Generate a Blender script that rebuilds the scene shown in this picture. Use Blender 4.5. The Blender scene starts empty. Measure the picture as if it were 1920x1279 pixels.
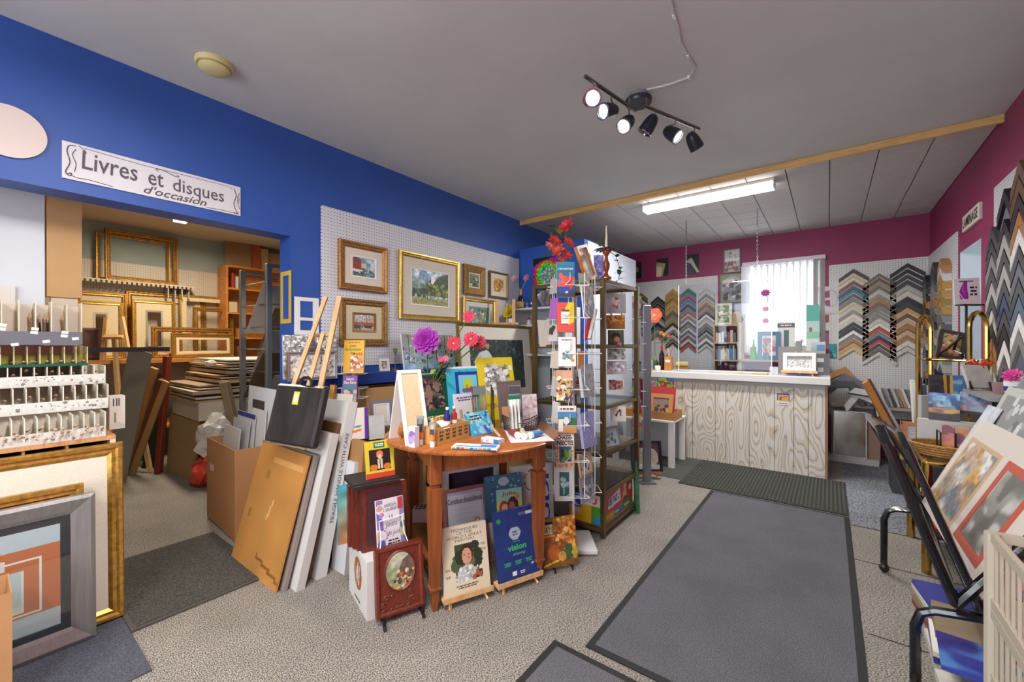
import bpy, math, random
import numpy as np
from mathutils import Vector, Matrix

# ------------------------------------------------------------------ camera, world, light, exposure
SC = bpy.context.scene
COL = SC.collection
F, CX, CY, CAMH = 780.0, 960.0, 645.0, 1.30
TH = math.radians(37.3)
FWD = Vector((-math.sin(TH), math.cos(TH), 0)); RIGHT = Vector((math.cos(TH), math.sin(TH), 0)); UP = Vector((0, 0, 1))
CAM = Vector((0, 0, CAMH))
cd = bpy.data.cameras.new('camera'); cam = bpy.data.objects.new('camera', cd); COL.objects.link(cam)
cd.sensor_width = 36.0; cd.lens = F / 1920.0 * 36.0; cd.shift_y = (CY - 639.5) / 1920.0
cd.clip_start = 0.02
cam.location = CAM; cam.rotation_euler = (math.pi / 2, 0, TH)
SC.camera = cam
SC.view_settings.view_transform = 'Standard'; SC.view_settings.look = 'None'
SC.view_settings.gamma = 1.0; SC.view_settings.use_curve_mapping = False
SC.view_settings.exposure = 0.6
W = bpy.data.worlds.new('daylight'); SC.world = W; W.use_nodes = True
W.node_tree.nodes['Background'].inputs[0].default_value = (0.86, 0.93, 1.0, 1)
W.node_tree.nodes['Background'].inputs[1].default_value = 5.2

def area_light(name, loc, sx, sy, power, color=(1, 1, 1), rot=(0, 0, 0)):
    l = bpy.data.lights.new(name, 'AREA'); l.shape = 'RECTANGLE'; l.size = sx; l.size_y = sy
    l.energy = power; l.color = color
    o = bpy.data.objects.new(name, l); COL.objects.link(o); o.location = loc; o.rotation_euler = rot
    return o
TUBE = (1.0, 0.97, 0.93)
# light of the ceiling fluorescent fixtures (built further down); middle two are unseen, added fill
FIXTURES = [(-0.95, 4.28, 2.655, 1.15, 0.0, 34), (-0.8, -1.2, 2.655, 1.2, 0.0, 34), (-1.0, 0.35, 2.655, 1.2, 0.0, 34),
            (-5.2, 1.45, 2.62, 1.2, 0.0, 34)]
for (x, y, z, ln, rz, pw) in FIXTURES:
    area_light('tube_or_fill_light', (x, y, z - 0.045), ln, 0.14, pw, TUBE if x > -4 else (1.0, 0.86, 0.66), (0, 0, rz))

# ------------------------------------------------------------------ pixel to world
def ray(px, py): return FWD + RIGHT * ((px - CX) / F) + UP * ((CY - py) / F)
def at_z(px, py, z):
    d = ray(px, py); return CAM + d * ((z - CAMH) / d.z)
def at_x(px, py, x):
    d = ray(px, py); return CAM + d * (x / d.x)
def at_y(px, py, y):
    d = ray(px, py); return CAM + d * (y / d.y)
def at_d(px, py, dep): return CAM + ray(px, py) * dep
class PL:
    """a placement: bottom-centre point, yaw, lean, and the width and height that follow"""
    def __init__(s, loc, yaw, lean=0, w=0, h=0, roll=0): s.loc, s.yaw, s.lean, s.w, s.h, s.roll = Vector(loc), yaw, lean, w, h, roll
def _plane(B1, B2, tl, lean):
    B2 = Vector((B2.x, B2.y, B1.z)); x = (B2 - B1); w = x.length; x.normalize()
    yaw = math.atan2(x.y, x.x); back = Vector((-x.y, x.x, 0)); a = math.radians(lean)
    up = UP * math.cos(a) + back * math.sin(a); n = x.cross(up)
    d = ray(*tl); t = (B1 - CAM).dot(n) / d.dot(n); P = CAM + d * t
    return PL((B1 + B2) / 2, yaw, a, w, (P - B1).dot(up))
def stand(bl, br, tl, z0, lean=0): return _plane(at_z(*bl, z0), at_z(*br, z0), tl, lean)
def face(bl, br, tl, d1, d2, lean=0): return _plane(at_d(*bl, d1), at_d(*br, d2), tl, lean)
def wallx(tl, br, x, yaw=math.pi / 2):
    a = at_x(*tl, x); b = at_x(*br, x); z0, z1 = min(a.z, b.z), max(a.z, b.z)
    return PL((x, (a.y + b.y) / 2, z0), yaw, 0, abs(a.y - b.y), z1 - z0)
def wally(tl, br, y):
    a = at_y(*tl, y); b = at_y(*br, y); z0, z1 = min(a.z, b.z), max(a.z, b.z)
    return PL(((a.x + b.x) / 2, y, z0), 0.0, 0, abs(a.x - b.x), z1 - z0)

# ------------------------------------------------------------------ materials
def lin(c):
    if isinstance(c, str):
        c = c.lstrip('#'); c = c if len(c) == 6 else ''.join(q * 2 for q in c); c = tuple(int(c[i:i + 2], 16) / 255 for i in (0, 2, 4))
    return tuple((x / 12.92 if x <= 0.04045 else ((x + 0.055) / 1.055) ** 2.4) for x in c)
MATS = {}
def M(col, rough=0.55, metal=0.0, var=0.0, vs=30.0, bump=0.0, stretch=None, emit=0.0, coat=0.0):
    key = (str(col), rough, metal, var, vs, bump, stretch, emit, coat)
    if key in MATS: return MATS[key]
    m = bpy.data.materials.new('surface'); m.use_nodes = True; nt = m.node_tree; b = nt.nodes['Principled BSDF']
    c = lin(col); b.inputs['Base Color'].default_value = (*c, 1); b.inputs['Roughness'].default_value = rough
    b.inputs['Metallic'].default_value = metal
    if coat: b.inputs['Coat Weight'].default_value = coat
    if emit:
        b.inputs['Emission Color'].default_value = (*c, 1); b.inputs['Emission Strength'].default_value = emit
    if var or bump:
        tc = nt.nodes.new('ShaderNodeTexCoord'); nz = nt.nodes.new('ShaderNodeTexNoise'); mp = nt.nodes.new('ShaderNodeMapping')
        nt.links.new(tc.outputs['Object'], mp.inputs[0]); nt.links.new(mp.outputs[0], nz.inputs['Vector'])
        if stretch: mp.inputs['Scale'].default_value = stretch
        nz.inputs['Scale'].default_value = vs; nz.inputs['Detail'].default_value = 5
        if var:
            r = nt.nodes.new('ShaderNodeValToRGB'); r.color_ramp.elements[0].position = 0.3; r.color_ramp.elements[1].position = 0.7
            r.color_ramp.elements[0].color = (*[x * (1 - var) for x in c], 1); r.color_ramp.elements[1].color = (*[min(1, x * (1 + var)) for x in c], 1)
            nt.links.new(nz.outputs['Fac'], r.inputs[0]); nt.links.new(r.outputs[0], b.inputs['Base Color'])
        if bump:
            bp = nt.nodes.new('ShaderNodeBump'); bp.inputs['Strength'].default_value = bump; bp.inputs['Distance'].default_value = 0.01
            nt.links.new(nz.outputs['Fac'], bp.inputs['Height']); nt.links.new(bp.outputs[0], b.inputs['Normal'])
    MATS[key] = m; return m
def carpet(c1, c2, vs=260.0, streak=None, bump=0.5):
    m = bpy.data.materials.new('carpet'); m.use_nodes = True; nt = m.node_tree; b = nt.nodes['Principled BSDF']
    tc = nt.nodes.new('ShaderNodeTexCoord'); mp = nt.nodes.new('ShaderNodeMapping'); nz = nt.nodes.new('ShaderNodeTexNoise'); n2 = nt.nodes.new('ShaderNodeTexNoise')
    nt.links.new(tc.outputs['Object'], mp.inputs[0]); nt.links.new(mp.outputs[0], nz.inputs['Vector']); nt.links.new(tc.outputs['Object'], n2.inputs['Vector'])
    if streak: mp.inputs['Scale'].default_value = streak
    nz.inputs['Scale'].default_value = vs; nz.inputs['Detail'].default_value = 2; n2.inputs['Scale'].default_value = 3.0
    r = nt.nodes.new('ShaderNodeValToRGB'); r.color_ramp.elements[0].position = 0.38; r.color_ramp.elements[1].position = 0.62
    r.color_ramp.elements[0].color = (*lin(c1), 1); r.color_ramp.elements[1].color = (*lin(c2), 1)
    nt.links.new(nz.outputs['Fac'], r.inputs[0])
    mx = nt.nodes.new('ShaderNodeMix'); mx.data_type = 'RGBA'; mx.blend_type = 'MULTIPLY'; mx.inputs[0].default_value = 0.35
    r2 = nt.nodes.new('ShaderNodeValToRGB'); r2.color_ramp.elements[0].color = (0.6, 0.6, 0.6, 1); r2.color_ramp.elements[0].position = 0.35; r2.color_ramp.elements[1].position = 0.6
    nt.links.new(n2.outputs['Fac'], r2.inputs[0]); nt.links.new(r.outputs[0], mx.inputs[6]); nt.links.new(r2.outputs[0], mx.inputs[7])
    nt.links.new(mx.outputs[2], b.inputs['Base Color']); b.inputs['Roughness'].default_value = 0.95
    bp = nt.nodes.new('ShaderNodeBump'); bp.inputs['Strength'].default_value = bump; bp.inputs['Distance'].default_value = 0.006
    nt.links.new(nz.outputs['Fac'], bp.inputs['Height']); nt.links.new(bp.outputs[0], b.inputs['Normal'])
    return m
def pegmat(c, axes, sp=0.0241):
    """pegboard: painted board with drilled holes every inch, along two object axes"""
    m = bpy.data.materials.new('pegboard'); m.use_nodes = True; nt = m.node_tree; b = nt.nodes['Principled BSDF']
    tc = nt.nodes.new('ShaderNodeTexCoord'); sx = nt.nodes.new('ShaderNodeSeparateXYZ'); nt.links.new(tc.outputs['Object'], sx.inputs[0])
    sq = []
    for ax in axes:
        mm = nt.nodes.new('ShaderNodeMath'); mm.operation = 'PINGPONG'; nt.links.new(sx.outputs[ax], mm.inputs[0]); mm.inputs[1].default_value = sp / 2
        p = nt.nodes.new('ShaderNodeMath'); p.operation = 'POWER'; nt.links.new(mm.outputs[0], p.inputs[0]); p.inputs[1].default_value = 2; sq.append(p)
    ad = nt.nodes.new('ShaderNodeMath'); nt.links.new(sq[0].outputs[0], ad.inputs[0]); nt.links.new(sq[1].outputs[0], ad.inputs[1])
    lt = nt.nodes.new('ShaderNodeMath'); lt.operation = 'LESS_THAN'; nt.links.new(ad.outputs[0], lt.inputs[0]); lt.inputs[1].default_value = 0.0034 ** 2
    mx = nt.nodes.new('ShaderNodeMix'); mx.data_type = 'RGBA'; nt.links.new(lt.outputs[0], mx.inputs[0])
    mx.inputs[6].default_value = (*lin(c), 1); mx.inputs[7].default_value = (0.012, 0.012, 0.014, 1)
    nt.links.new(mx.outputs[2], b.inputs['Base Color']); b.inputs['Roughness'].default_value = 0.5
    return m
def wood(c1, c2, vs=6.0, stretch=(1, 1, 12), rough=0.45, dist=2.0):
    m = bpy.data.materials.new('wood'); m.use_nodes = True; nt = m.node_tree; b = nt.nodes['Principled BSDF']
    tc = nt.nodes.new('ShaderNodeTexCoord'); mp = nt.nodes.new('ShaderNodeMapping'); nz = nt.nodes.new('ShaderNodeTexNoise')
    nt.links.new(tc.outputs['Object'], mp.inputs[0]); nt.links.new(mp.outputs[0], nz.inputs['Vector'])
    mp.inputs['Scale'].default_value = stretch; nz.inputs['Scale'].default_value = vs; nz.inputs['Detail'].default_value = 6; nz.inputs['Distortion'].default_value = dist
    r = nt.nodes.new('ShaderNodeValToRGB'); r.color_ramp.elements[0].position = 0.32; r.color_ramp.elements[1].position = 0.68
    r.color_ramp.elements[0].color = (*lin(c1), 1); r.color_ramp.elements[1].color = (*lin(c2), 1)
    nt.links.new(nz.outputs['Fac'], r.inputs[0]); nt.links.new(r.outputs[0], b.inputs['Base Color']); b.inputs['Roughness'].default_value = rough
    return m
def plywood():
    """white-washed fir plywood with cathedral grain"""
    m = bpy.data.materials.new('whitewashed_ply'); m.use_nodes = True; nt = m.node_tree; b = nt.nodes['Principled BSDF']
    tc = nt.nodes.new('ShaderNodeTexCoord'); mp = nt.nodes.new('ShaderNodeMapping'); nt.links.new(tc.outputs['Object'], mp.inputs[0])
    mp.inputs['Scale'].default_value = (2.6, 1, .8)
    nz = nt.nodes.new('ShaderNodeTexNoise'); nz.inputs['Scale'].default_value = 1.7; nz.inputs['Detail'].default_value = 1.5; nt.links.new(mp.outputs[0], nz.inputs['Vector'])
    mu = nt.nodes.new('ShaderNodeMath'); mu.operation = 'MULTIPLY'; mu.inputs[1].default_value = 19.0; nt.links.new(nz.outputs['Fac'], mu.inputs[0])
    fr = nt.nodes.new('ShaderNodeMath'); fr.operation = 'FRACT'; nt.links.new(mu.outputs[0], fr.inputs[0])
    r = nt.nodes.new('ShaderNodeValToRGB'); e = r.color_ramp.elements
    e[0].position = 0.0; e[0].color = (*lin('#857d76'), 1); e[1].position = 0.14; e[1].color = (*lin('#cfc8bf'), 1)
    x = e.new(0.6); x.color = (*lin('#d6d0c9'), 1); x = e.new(0.9); x.color = (*lin('#c4b499'), 1)
    nt.links.new(fr.outputs[0], r.inputs[0]); nt.links.new(r.outputs[0], b.inputs['Base Color']); b.inputs['Roughness'].default_value = 0.6
    return m
def glassy(tint='#ffffff', op=0.12, rough=0.03):
    m = bpy.data.materials.new('clear_sheet'); m.use_nodes = True; nt = m.node_tree; nt.nodes.remove(nt.nodes['Principled BSDF'])
    out = nt.nodes['Material Output']; t = nt.nodes.new('ShaderNodeBsdfTransparent'); g = nt.nodes.new('ShaderNodeBsdfGlossy'); x = nt.nodes.new('ShaderNodeMixShader')
    t.inputs[0].default_value = (*lin(tint), 1); g.inputs['Roughness'].default_value = rough; x.inputs[0].default_value = op
    nt.links.new(t.outputs[0], x.inputs[1]); nt.links.new(g.outputs[0], x.inputs[2]); nt.links.new(x.outputs[0], out.inputs[0]); return m
def attrmat(rough):
    m = bpy.data.materials.new('print'); m.use_nodes = True; nt = m.node_tree; b = nt.nodes['Principled BSDF']
    a = nt.nodes.new('ShaderNodeAttribute'); a.attribute_name = 'Col'; nt.links.new(a.outputs['Color'], b.inputs['Base Color']); b.inputs['Roughness'].default_value = rough
    return m
PRINT = attrmat(0.45); GLOSSPRINT = attrmat(0.2)
INK = M('#1c1b1e', 0.6); WHITE = M('#e8e6e2', 0.5); BLACK = M('#121214', 0.35)
GOLD = M('#b98a3c', 0.34, 0.75, 0.35, 40, 0, (1, 1, 1)); BRASS = M('#c9a45a', 0.2, 1.0); DKBRASS = M('#7d6a45', 0.3, 0.9)
CHROME = M('#c8c8c8', 0.18, 1.0); STEEL = M('#8d9196', 0.4, 0.6); WIRE = M('#f0efec', 0.4)
KRAFT = M('#b98a5c', 0.8, 0, 0.08, 4); PINE = wood('#c79863', '#deb886', 5, (6, 6, 1), 0.55, 0.6)
LINEN = M('#d9d0c0', 0.9, 0, 0.08, 220, 0.15); PAPER = M('#ece9e3', 0.75); CREAM = M('#e6d9b8', 0.7)
PLASTIC = glassy('#f4f6f6', 0.22, 0.12); ACRYL = glassy('#f8fbfb', 0.08, 0.04)

# ------------------------------------------------------------------ objects
def empty(name, loc=(0, 0, 0), rz=0.0, parent=None):
    o = bpy.data.objects.new(name, None); COL.objects.link(o); o.location = loc; o.rotation_euler = (0, 0, rz)
    o.empty_display_size = 0.05
    if parent: o.parent = parent
    return o
def tag(o, label=None, cat=None, group=None, kind=None):
    if label: o['label'] = label
    if cat: o['category'] = cat
    if group: o['group'] = group
    if kind: o['kind'] = kind
    return o
def link(name, me, parent=None, loc=None, rot=None):
    o = bpy.data.objects.new(name, me); COL.objects.link(o)
    if parent: o.parent = parent
    if loc is not None: o.location = loc
    if rot is not None: o.rotation_euler = rot
    return o
def put(o, p, dy=0.0, dz=0.0):
    o.location = p.loc + Vector((0, 0, dz)); o.rotation_euler = (-p.lean, p.roll, p.yaw); return o
class MB:
    def __init__(s): s.v = []; s.f = []; s.T = None
    def add(s, vs, fs):
        n = len(s.v)
        s.v += [tuple(s.T @ Vector(q)) if s.T else tuple(q) for q in vs]; s.f += [tuple(i + n for i in q) for q in fs]; return s
    def box(s, x0, y0, z0, x1, y1, z1, c=0.0):
        if c <= 0:
            vs = [(x, y, z) for z in (z0, z1) for y in (y0, y1) for x in (x0, x1)]
            return s.add(vs, [(0, 2, 3, 1), (4, 5, 7, 6), (0, 1, 5, 4), (2, 6, 7, 3), (0, 4, 6, 2), (1, 3, 7, 5)])
        vs = []; idx = {}
        for iz, z in enumerate((z0, z1)):
            for iy, y in enumerate((y0, y1)):
                for ix, x in enumerate((x0, x1)):
                    sx, sy, sz = (c, -c)[ix], (c, -c)[iy], (c, -c)[iz]
                    for a, q in enumerate(((x, y + sy, z + sz), (x + sx, y, z + sz), (x + sx, y + sy, z))):
                        idx[ix, iy, iz, a] = len(vs); vs.append(q)
        fs = []; I = idx
        for i, fl in ((0, 1), (1, 0)):
            q = [I[i, 0, 0, 0], I[i, 0, 1, 0], I[i, 1, 1, 0], I[i, 1, 0, 0]]; fs.append(q if i == 0 else q[::-1])
            q = [I[0, i, 0, 1], I[1, i, 0, 1], I[1, i, 1, 1], I[0, i, 1, 1]]; fs.append(q if i == 0 else q[::-1])
            q = [I[0, 0, i, 2], I[0, 1, i, 2], I[1, 1, i, 2], I[1, 0, i, 2]]; fs.append(q if i == 0 else q[::-1])
        for a in (0, 1):
            for b in (0, 1):
                fs.append((I[a, b, 0, 0], I[a, b, 1, 0], I[a, b, 1, 1], I[a, b, 0, 1]))
                fs.append((I[a, 0, b, 0], I[a, 1, b, 0], I[a, 1, b, 2], I[a, 0, b, 2]))
                fs.append((I[0, a, b, 1], I[1, a, b, 1], I[1, a, b, 2], I[0, a, b, 2]))
                for d in (0, 1): fs.append((I[a, b, d, 0], I[a, b, d, 1], I[a, b, d, 2]))
        return s.add(vs, fs)
    def tube(s, pts, r, n=6, closed=False):
        pts = [Vector(p) for p in pts]; m = len(pts); vs = []; fs = []
        rs = r if isinstance(r, (list, tuple)) else [r] * m
        prev = None
        for i, p in enumerate(pts):
            a = pts[(i - 1) % m] if (closed or i > 0) else p; b = pts[(i + 1) % m] if (closed or i < m - 1) else p
            t = (b - a); t = t.normalized() if t.length > 1e-9 else Vector((0, 0, 1))
            ref = prev if prev is not None else (Vector((0, 0, 1)) if abs(t.z) < 0.9 else Vector((1, 0, 0)))
            u = ref - t * ref.dot(t)
            if u.length < 1e-6: u = t.orthogonal()
            u.normalize(); w = t.cross(u); prev = u
            vs += [p + (u * math.cos(2 * math.pi * k / n) + w * math.sin(2 * math.pi * k / n)) * rs[i] for k in range(n)]
        for i in range(m if closed else m - 1):
            j = (i + 1) % m
            for k in range(n): fs.append((i * n + k, i * n + (k + 1) % n, j * n + (k + 1) % n, j * n + k))
        if not closed: fs.append(tuple(range(n))[::-1]); fs.append(tuple((m - 1) * n + k for k in range(n)))
        return s.add(vs, fs)
    def lathe(s, prof, n=16, c=(0, 0, 0)):
        vs = []; fs = []
        for (r, z) in prof: vs += [(c[0] + r * math.cos(2 * math.pi * k / n), c[1] + r * math.sin(2 * math.pi * k / n), c[2] + z) for k in range(n)]
        for i in range(len(prof) - 1):
            for k in range(n): fs.append((i * n + k, i * n + (k + 1) % n, (i + 1) * n + (k + 1) % n, (i + 1) * n + k))
        fs.append(tuple(range(n))[::-1]); fs.append(tuple((len(prof) - 1) * n + k for k in range(n)))
        return s.add(vs, fs)
    def prism(s, poly, y0, y1):
        """polygon in xz extruded along y"""
        n = len(poly); vs = [(x, y0, z) for x, z in poly] + [(x, y1, z) for x, z in poly]
        fs = [tuple(range(n)), tuple(range(2 * n - 1, n - 1, -1))] + [(i, n + i, n + (i + 1) % n, (i + 1) % n) for i in range(n)]
        return s.add(vs, fs)
    def slab(s, poly, z0, z1):
        n = len(poly); vs = [(x, y, z0) for x, y in poly] + [(x, y, z1) for x, y in poly]
        fs = [tuple(range(n))[::-1], tuple(range(n, 2 * n))] + [(i, (i + 1) % n, n + (i + 1) % n, n + i) for i in range(n)]
        return s.add(vs, fs)
    def ring(s, w, h, prof, x0=0.0, z0=0.0):
        """mitred rectangular frame, origin bottom centre; prof = (inset, y) points going round the moulding section"""
        n = len(prof); vs = []
        for sx, sz in ((-1, 0), (1, 0), (1, 1), (-1, 1)):
            for i, y in prof: vs.append((x0 + sx * (w / 2 - i), y, z0 + (i if sz == 0 else h - i)))
        fs = []
        for k in range(4):
            for i in range(n):
                j = (i + 1) % n; a, b = k * n, ((k + 1) % 4) * n
                fs.append((a + i, b + i, b + j, a + j))
        return s.add(vs, fs)
    def mesh(s, mat, smooth=False):
        me = bpy.data.meshes.new('shape'); me.from_pydata(s.v, [], s.f); me.materials.append(mat)
        if smooth: me.polygons.foreach_set('use_smooth', [True] * len(me.polygons))
        me.validate(); me.update()
        import bmesh
        bm = bmesh.new(); bm.from_mesh(me); bmesh.ops.recalc_face_normals(bm, faces=bm.faces); bm.to_mesh(me); bm.free()
        if smooth and hasattr(me, 'set_sharp_from_angle'): me.set_sharp_from_angle(angle=math.radians(40))
        return me
    def build(s, name, mat, parent=None, smooth=False, loc=None, rot=None): return link(name, s.mesh(mat, smooth), parent, loc, rot)

def value_noise(nx, ny, sc, rng, asp=1.0):
    gx, gy = int(sc * asp) + 2, int(sc) + 2; g = rng.random((gy, gx)); X = np.linspace(0, gx - 1.001, nx); Y = np.linspace(0, gy - 1.001, ny)
    xi, yi = X.astype(int), Y.astype(int); fx, fy = X - xi, Y - yi; fx = fx * fx * (3 - 2 * fx); fy = fy * fy * (3 - 2 * fy)
    a = g[np.ix_(yi, xi)] * (1 - fx) + g[np.ix_(yi, xi + 1)] * fx; b = g[np.ix_(yi + 1, xi)] * (1 - fx) + g[np.ix_(yi + 1, xi + 1)] * fx
    return a * (1 - fy)[:, None] + b * fy[:, None]
def hx(c):
    if isinstance(c, str): c = c.lstrip('#'); c = c if len(c) == 6 else ''.join(q * 2 for q in c); return np.array([int(c[i:i + 2], 16) / 255 for i in (0, 2, 4)])
    return np.array(c)
def paint(ops, nx, ny, seed=1):
    rng = np.random.default_rng(seed); U, V = np.meshgrid((np.arange(nx) + .5) / nx, (np.arange(ny) + .5) / ny); A = np.ones((ny, nx, 3)) * 0.8
    asp = nx / ny
    for o in ops:
        k = o[0]
        if k == 'g': t = V[..., None]; A = hx(o[1]) * t + hx(o[2]) * (1 - t)
        elif k == 'r': m = (U >= o[1]) & (U <= o[3]) & (V >= o[2]) & (V <= o[4]); A[m] = hx(o[5])
        elif k == 'e': m = ((U - o[1]) / o[3]) ** 2 + ((V - o[2]) / o[4]) ** 2 < 1; A[m] = hx(o[5])
        elif k == 'p':
            m = np.zeros(U.shape, bool); P = o[1]
            for i in range(len(P)):
                (x1, y1), (x2, y2) = P[i - 1], P[i]
                c = ((y1 > V) != (y2 > V)) & (U < (x2 - x1) * (V - y1) / ((y2 - y1) + 1e-9) + x1); m ^= c
            A[m] = hx(o[2])
        elif k == 'l':
            x0, y0, x1, y1, w = o[1:6]; dx, dy = x1 - x0, y1 - y0; L = dx * dx + dy * dy + 1e-9
            t = np.clip(((U - x0) * dx + (V - y0) * dy) / L, 0, 1); m = np.hypot((U - x0 - t * dx) * asp, V - y0 - t * dy) < w; A[m] = hx(o[6])
        elif k == 'b':
            n, x0, y0, x1, y1, s0, s1, cols = o[1:9]
            for i in range(n):
                cx, cy = rng.uniform(x0, x1), rng.uniform(y0, y1); s = rng.uniform(s0, s1); m = ((U - cx) * asp) ** 2 + (V - cy) ** 2 < s * s
                A[m] = hx(cols[int(rng.integers(len(cols)))])
        elif k == 'n': A = A * (1 + o[1] * (value_noise(nx, ny, o[2], rng, asp) - .5) * 2)[..., None]
        elif k == 'm':  # blend towards a colour with noise, inside a box
            x0, y0, x1, y1 = o[4:8] if len(o) > 4 else (0, 0, 1, 1)
            t = np.clip((value_noise(nx, ny, o[2], rng, asp) - .45) * 4, 0, 1)[..., None] * ((U >= x0) & (U <= x1) & (V >= y0) & (V <= y1))[..., None] * (o[3] if o[3] else 1)
            A = A * (1 - t) + hx(o[1]) * t
        elif k == 's':  # rainbow rings
            R = np.hypot((U - o[1]) * asp, V - o[2]); A = 0.45 + 0.4 * np.cos(6.28 * (R[..., None] * o[3] + np.array([0, .33, .67])))
    return np.clip(A, 0, 1)
def artmesh(w, h, ops, seed=1, res=34, mat=None):
    nx = max(6, int(round(res * math.sqrt(w / h)))); ny = max(6, int(round(res * math.sqrt(h / w)))); A = paint(ops, nx, ny, seed)
    xs = np.linspace(-w / 2, w / 2, nx + 1); zs = np.linspace(0, h, ny + 1); X, Z = np.meshgrid(xs, zs)
    co = np.stack([X, np.zeros_like(X), Z], -1).reshape(-1, 3); i = (np.arange(ny)[:, None] * (nx + 1) + np.arange(nx)[None]).reshape(-1)
    fs = np.stack([i, i + 1, i + nx + 2, i + nx + 1], -1)
    me = bpy.data.meshes.new('print'); me.from_pydata(co.tolist(), [], fs.tolist()); me.materials.append(mat or PRINT)
    at = me.color_attributes.new('Col', 'FLOAT_COLOR', 'CORNER'); c = A.reshape(-1, 3); c = np.where(c <= .04045, c / 12.92, ((c + .055) / 1.055) ** 2.4)
    c4 = np.ones((len(c), 4)); c4[:, :3] = c; at.data.foreach_set('color', np.repeat(c4, 4, 0).astype(np.float32).ravel()); me.update(); return me
TXT = {}
def textmesh(s, shear=0.0, bold=0.0):
    k = (s, shear, bold)
    if k not in TXT:
        cu = bpy.data.curves.new('t', 'FONT'); cu.body = s; cu.shear = shear; cu.resolution_u = 2; cu.offset = bold; cu.align_x = 'CENTER'; cu.space_line = 0.9
        ob = bpy.data.objects.new('t', cu); COL.objects.link(ob); me = bpy.data.meshes.new_from_object(ob)
        COL.objects.unlink(ob); bpy.data.objects.remove(ob); bpy.data.curves.remove(cu)
        n = len(me.vertices); co = np.zeros(n * 3); me.vertices.foreach_get('co', co); TXT[k] = (co.reshape(-1, 3), [tuple(p.vertices) for p in me.polygons])
        bpy.data.meshes.remove(me)
    return TXT[k]
def text(parent, s, x, z, w, h, mat=None, y=-0.0012, shear=0.0, bold=0.0, rot=0.0, name='lettering', flat=False):
    """lettering fitted into a box w by h, centred at local x, z, on the front (-y) side (or on top, flat)"""
    if s[0] == '~':   # print too small to read: rows of word-like dashes
        rr = random.Random(len(s) + int(w * 9999)); n = int(s[1:]); m = MB(); rh = h / n
        for i in range(n):
            q = -w / 2; z1 = z + h / 2 - rh * i - rh * .2; half = w * rr.uniform(.36, .5); q = -half
            while q < half * .95:
                e = min(half, q + rh * rr.uniform(.5, 2.2)); m.add([(x + q, y, z1 - rh * .55), (x + e, y, z1 - rh * .55), (x + e, y, z1), (x + q, y, z1)], [(0, 1, 2, 3)]); q = e + rh * .3
        return m.build('small_print', mat or INK, parent)
    co, fs = textmesh(s, shear, bold)
    if len(co) == 0: return None
    lo, hi = co.min(0), co.max(0); c = (co - (lo + hi) / 2) / np.maximum(hi - lo, 1e-6)
    c = c * np.array([w, h, 0]); ca, sa = math.cos(rot), math.sin(rot)
    px, pz = c[:, 0] * ca - c[:, 1] * sa + x, c[:, 0] * sa + c[:, 1] * ca + z
    vs = np.stack([px, pz, np.full(len(px), y)], -1) if flat else np.stack([px, np.full(len(px), y), pz], -1)
    me = bpy.data.meshes.new('letters'); me.from_pydata(vs.tolist(), [], fs); me.materials.append(mat or INK); me.update()
    return link(name, me, parent)

def frame_profile(fw, d, style=0):
    if style == 0: return [(0, d), (0, 0.3 * d), (0.12 * fw, 0), (0.35 * fw, 0), (0.5 * fw, 0.3 * d), (0.75 * fw, 0.25 * d), (fw, 0.55 * d), (fw, d)]
    if style == 1: return [(0, d), (0, 0), (fw, 0), (fw, d)]
    return [(0, d), (0, 0.15 * d), (0.2 * fw, 0), (0.8 * fw, 0.35 * d), (fw, 0.5 * d), (fw, d)]
def picture(name, label, cat, p, fw=0.03, fmat=None, matw=0.0, mmat=None, art=None, seed=1, depth=0.025, style=0, res=34, group=None, glass=False, back=True, w=None, h=None, off=0.0, inner=None, artmat=None):
    """a framed picture: frame, mat, artwork, backing; off moves it out from the wall along its front"""
    w = w or p.w; h = h or p.h
    r = empty(name); put(r, p)
    if off: r.location += Vector((math.sin(p.yaw), -math.cos(p.yaw), 0)) * off
    tag(r, label, cat, group)
    if fw: MB().ring(w, h, frame_profile(fw, depth, style)).build('frame', fmat or GOLD, r)
    y = depth * 0.6 if fw else 0.0
    iw, ih = w - 2 * fw, h - 2 * fw
    if matw:
        MB().ring(iw + 0.004, ih + 0.004, [(0, y + 0.003), (0, y), (matw, y), (matw + 0.003, y + 0.003)], 0, fw - 0.002).build('mat', mmat or LINEN, r)
        iw -= 2 * matw; ih -= 2 * matw
    if inner:
        MB().ring(iw + 0.004, ih + 0.004, [(0, y + 0.003), (0, y - 0.004), (inner[0], y - 0.001), (inner[0], y + 0.003)], 0, fw + matw - 0.002).build('inner_fillet', inner[1], r)
    if art: link('artwork', artmesh(iw + 0.006, ih + 0.006, art, seed, res, artmat), r, (0, y + 0.0025, (h - ih) / 2 - 0.003))
    if back: MB().box(-w / 2 + fw * .6, y + 0.004, fw * .6, w / 2 - fw * .6, max(depth, y + 0.006) - 0.0005, h - fw * .6).build('backing', M('#a88f6c', 0.8), r)
    if glass: MB().box(-w / 2 + fw, y - 0.003, fw, w / 2 - fw, y - 0.0015, h - fw).build('glazing', ACRYL, r)
    return r
def board(name, label, cat, p, t=0.005, mat=None, art=None, seed=1, res=30, group=None, w=None, h=None, artname='print', inset=0.0, off=0.0, artmat=None):
    w = w or p.w; h = h or p.h
    o = MB().box(-w / 2, 0, 0, w / 2, t, h).build(name, mat or PAPER); put(o, p); tag(o, label, cat, group)
    if off: o.location += Vector((math.sin(p.yaw), -math.cos(p.yaw), 0)) * off
    if art: link(artname, artmesh(w - 2 * inset, h - 2 * inset, art, seed, res, artmat), o, (0, -0.0006, inset))
    o['w'] = w; o['h'] = h
    return o
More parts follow.
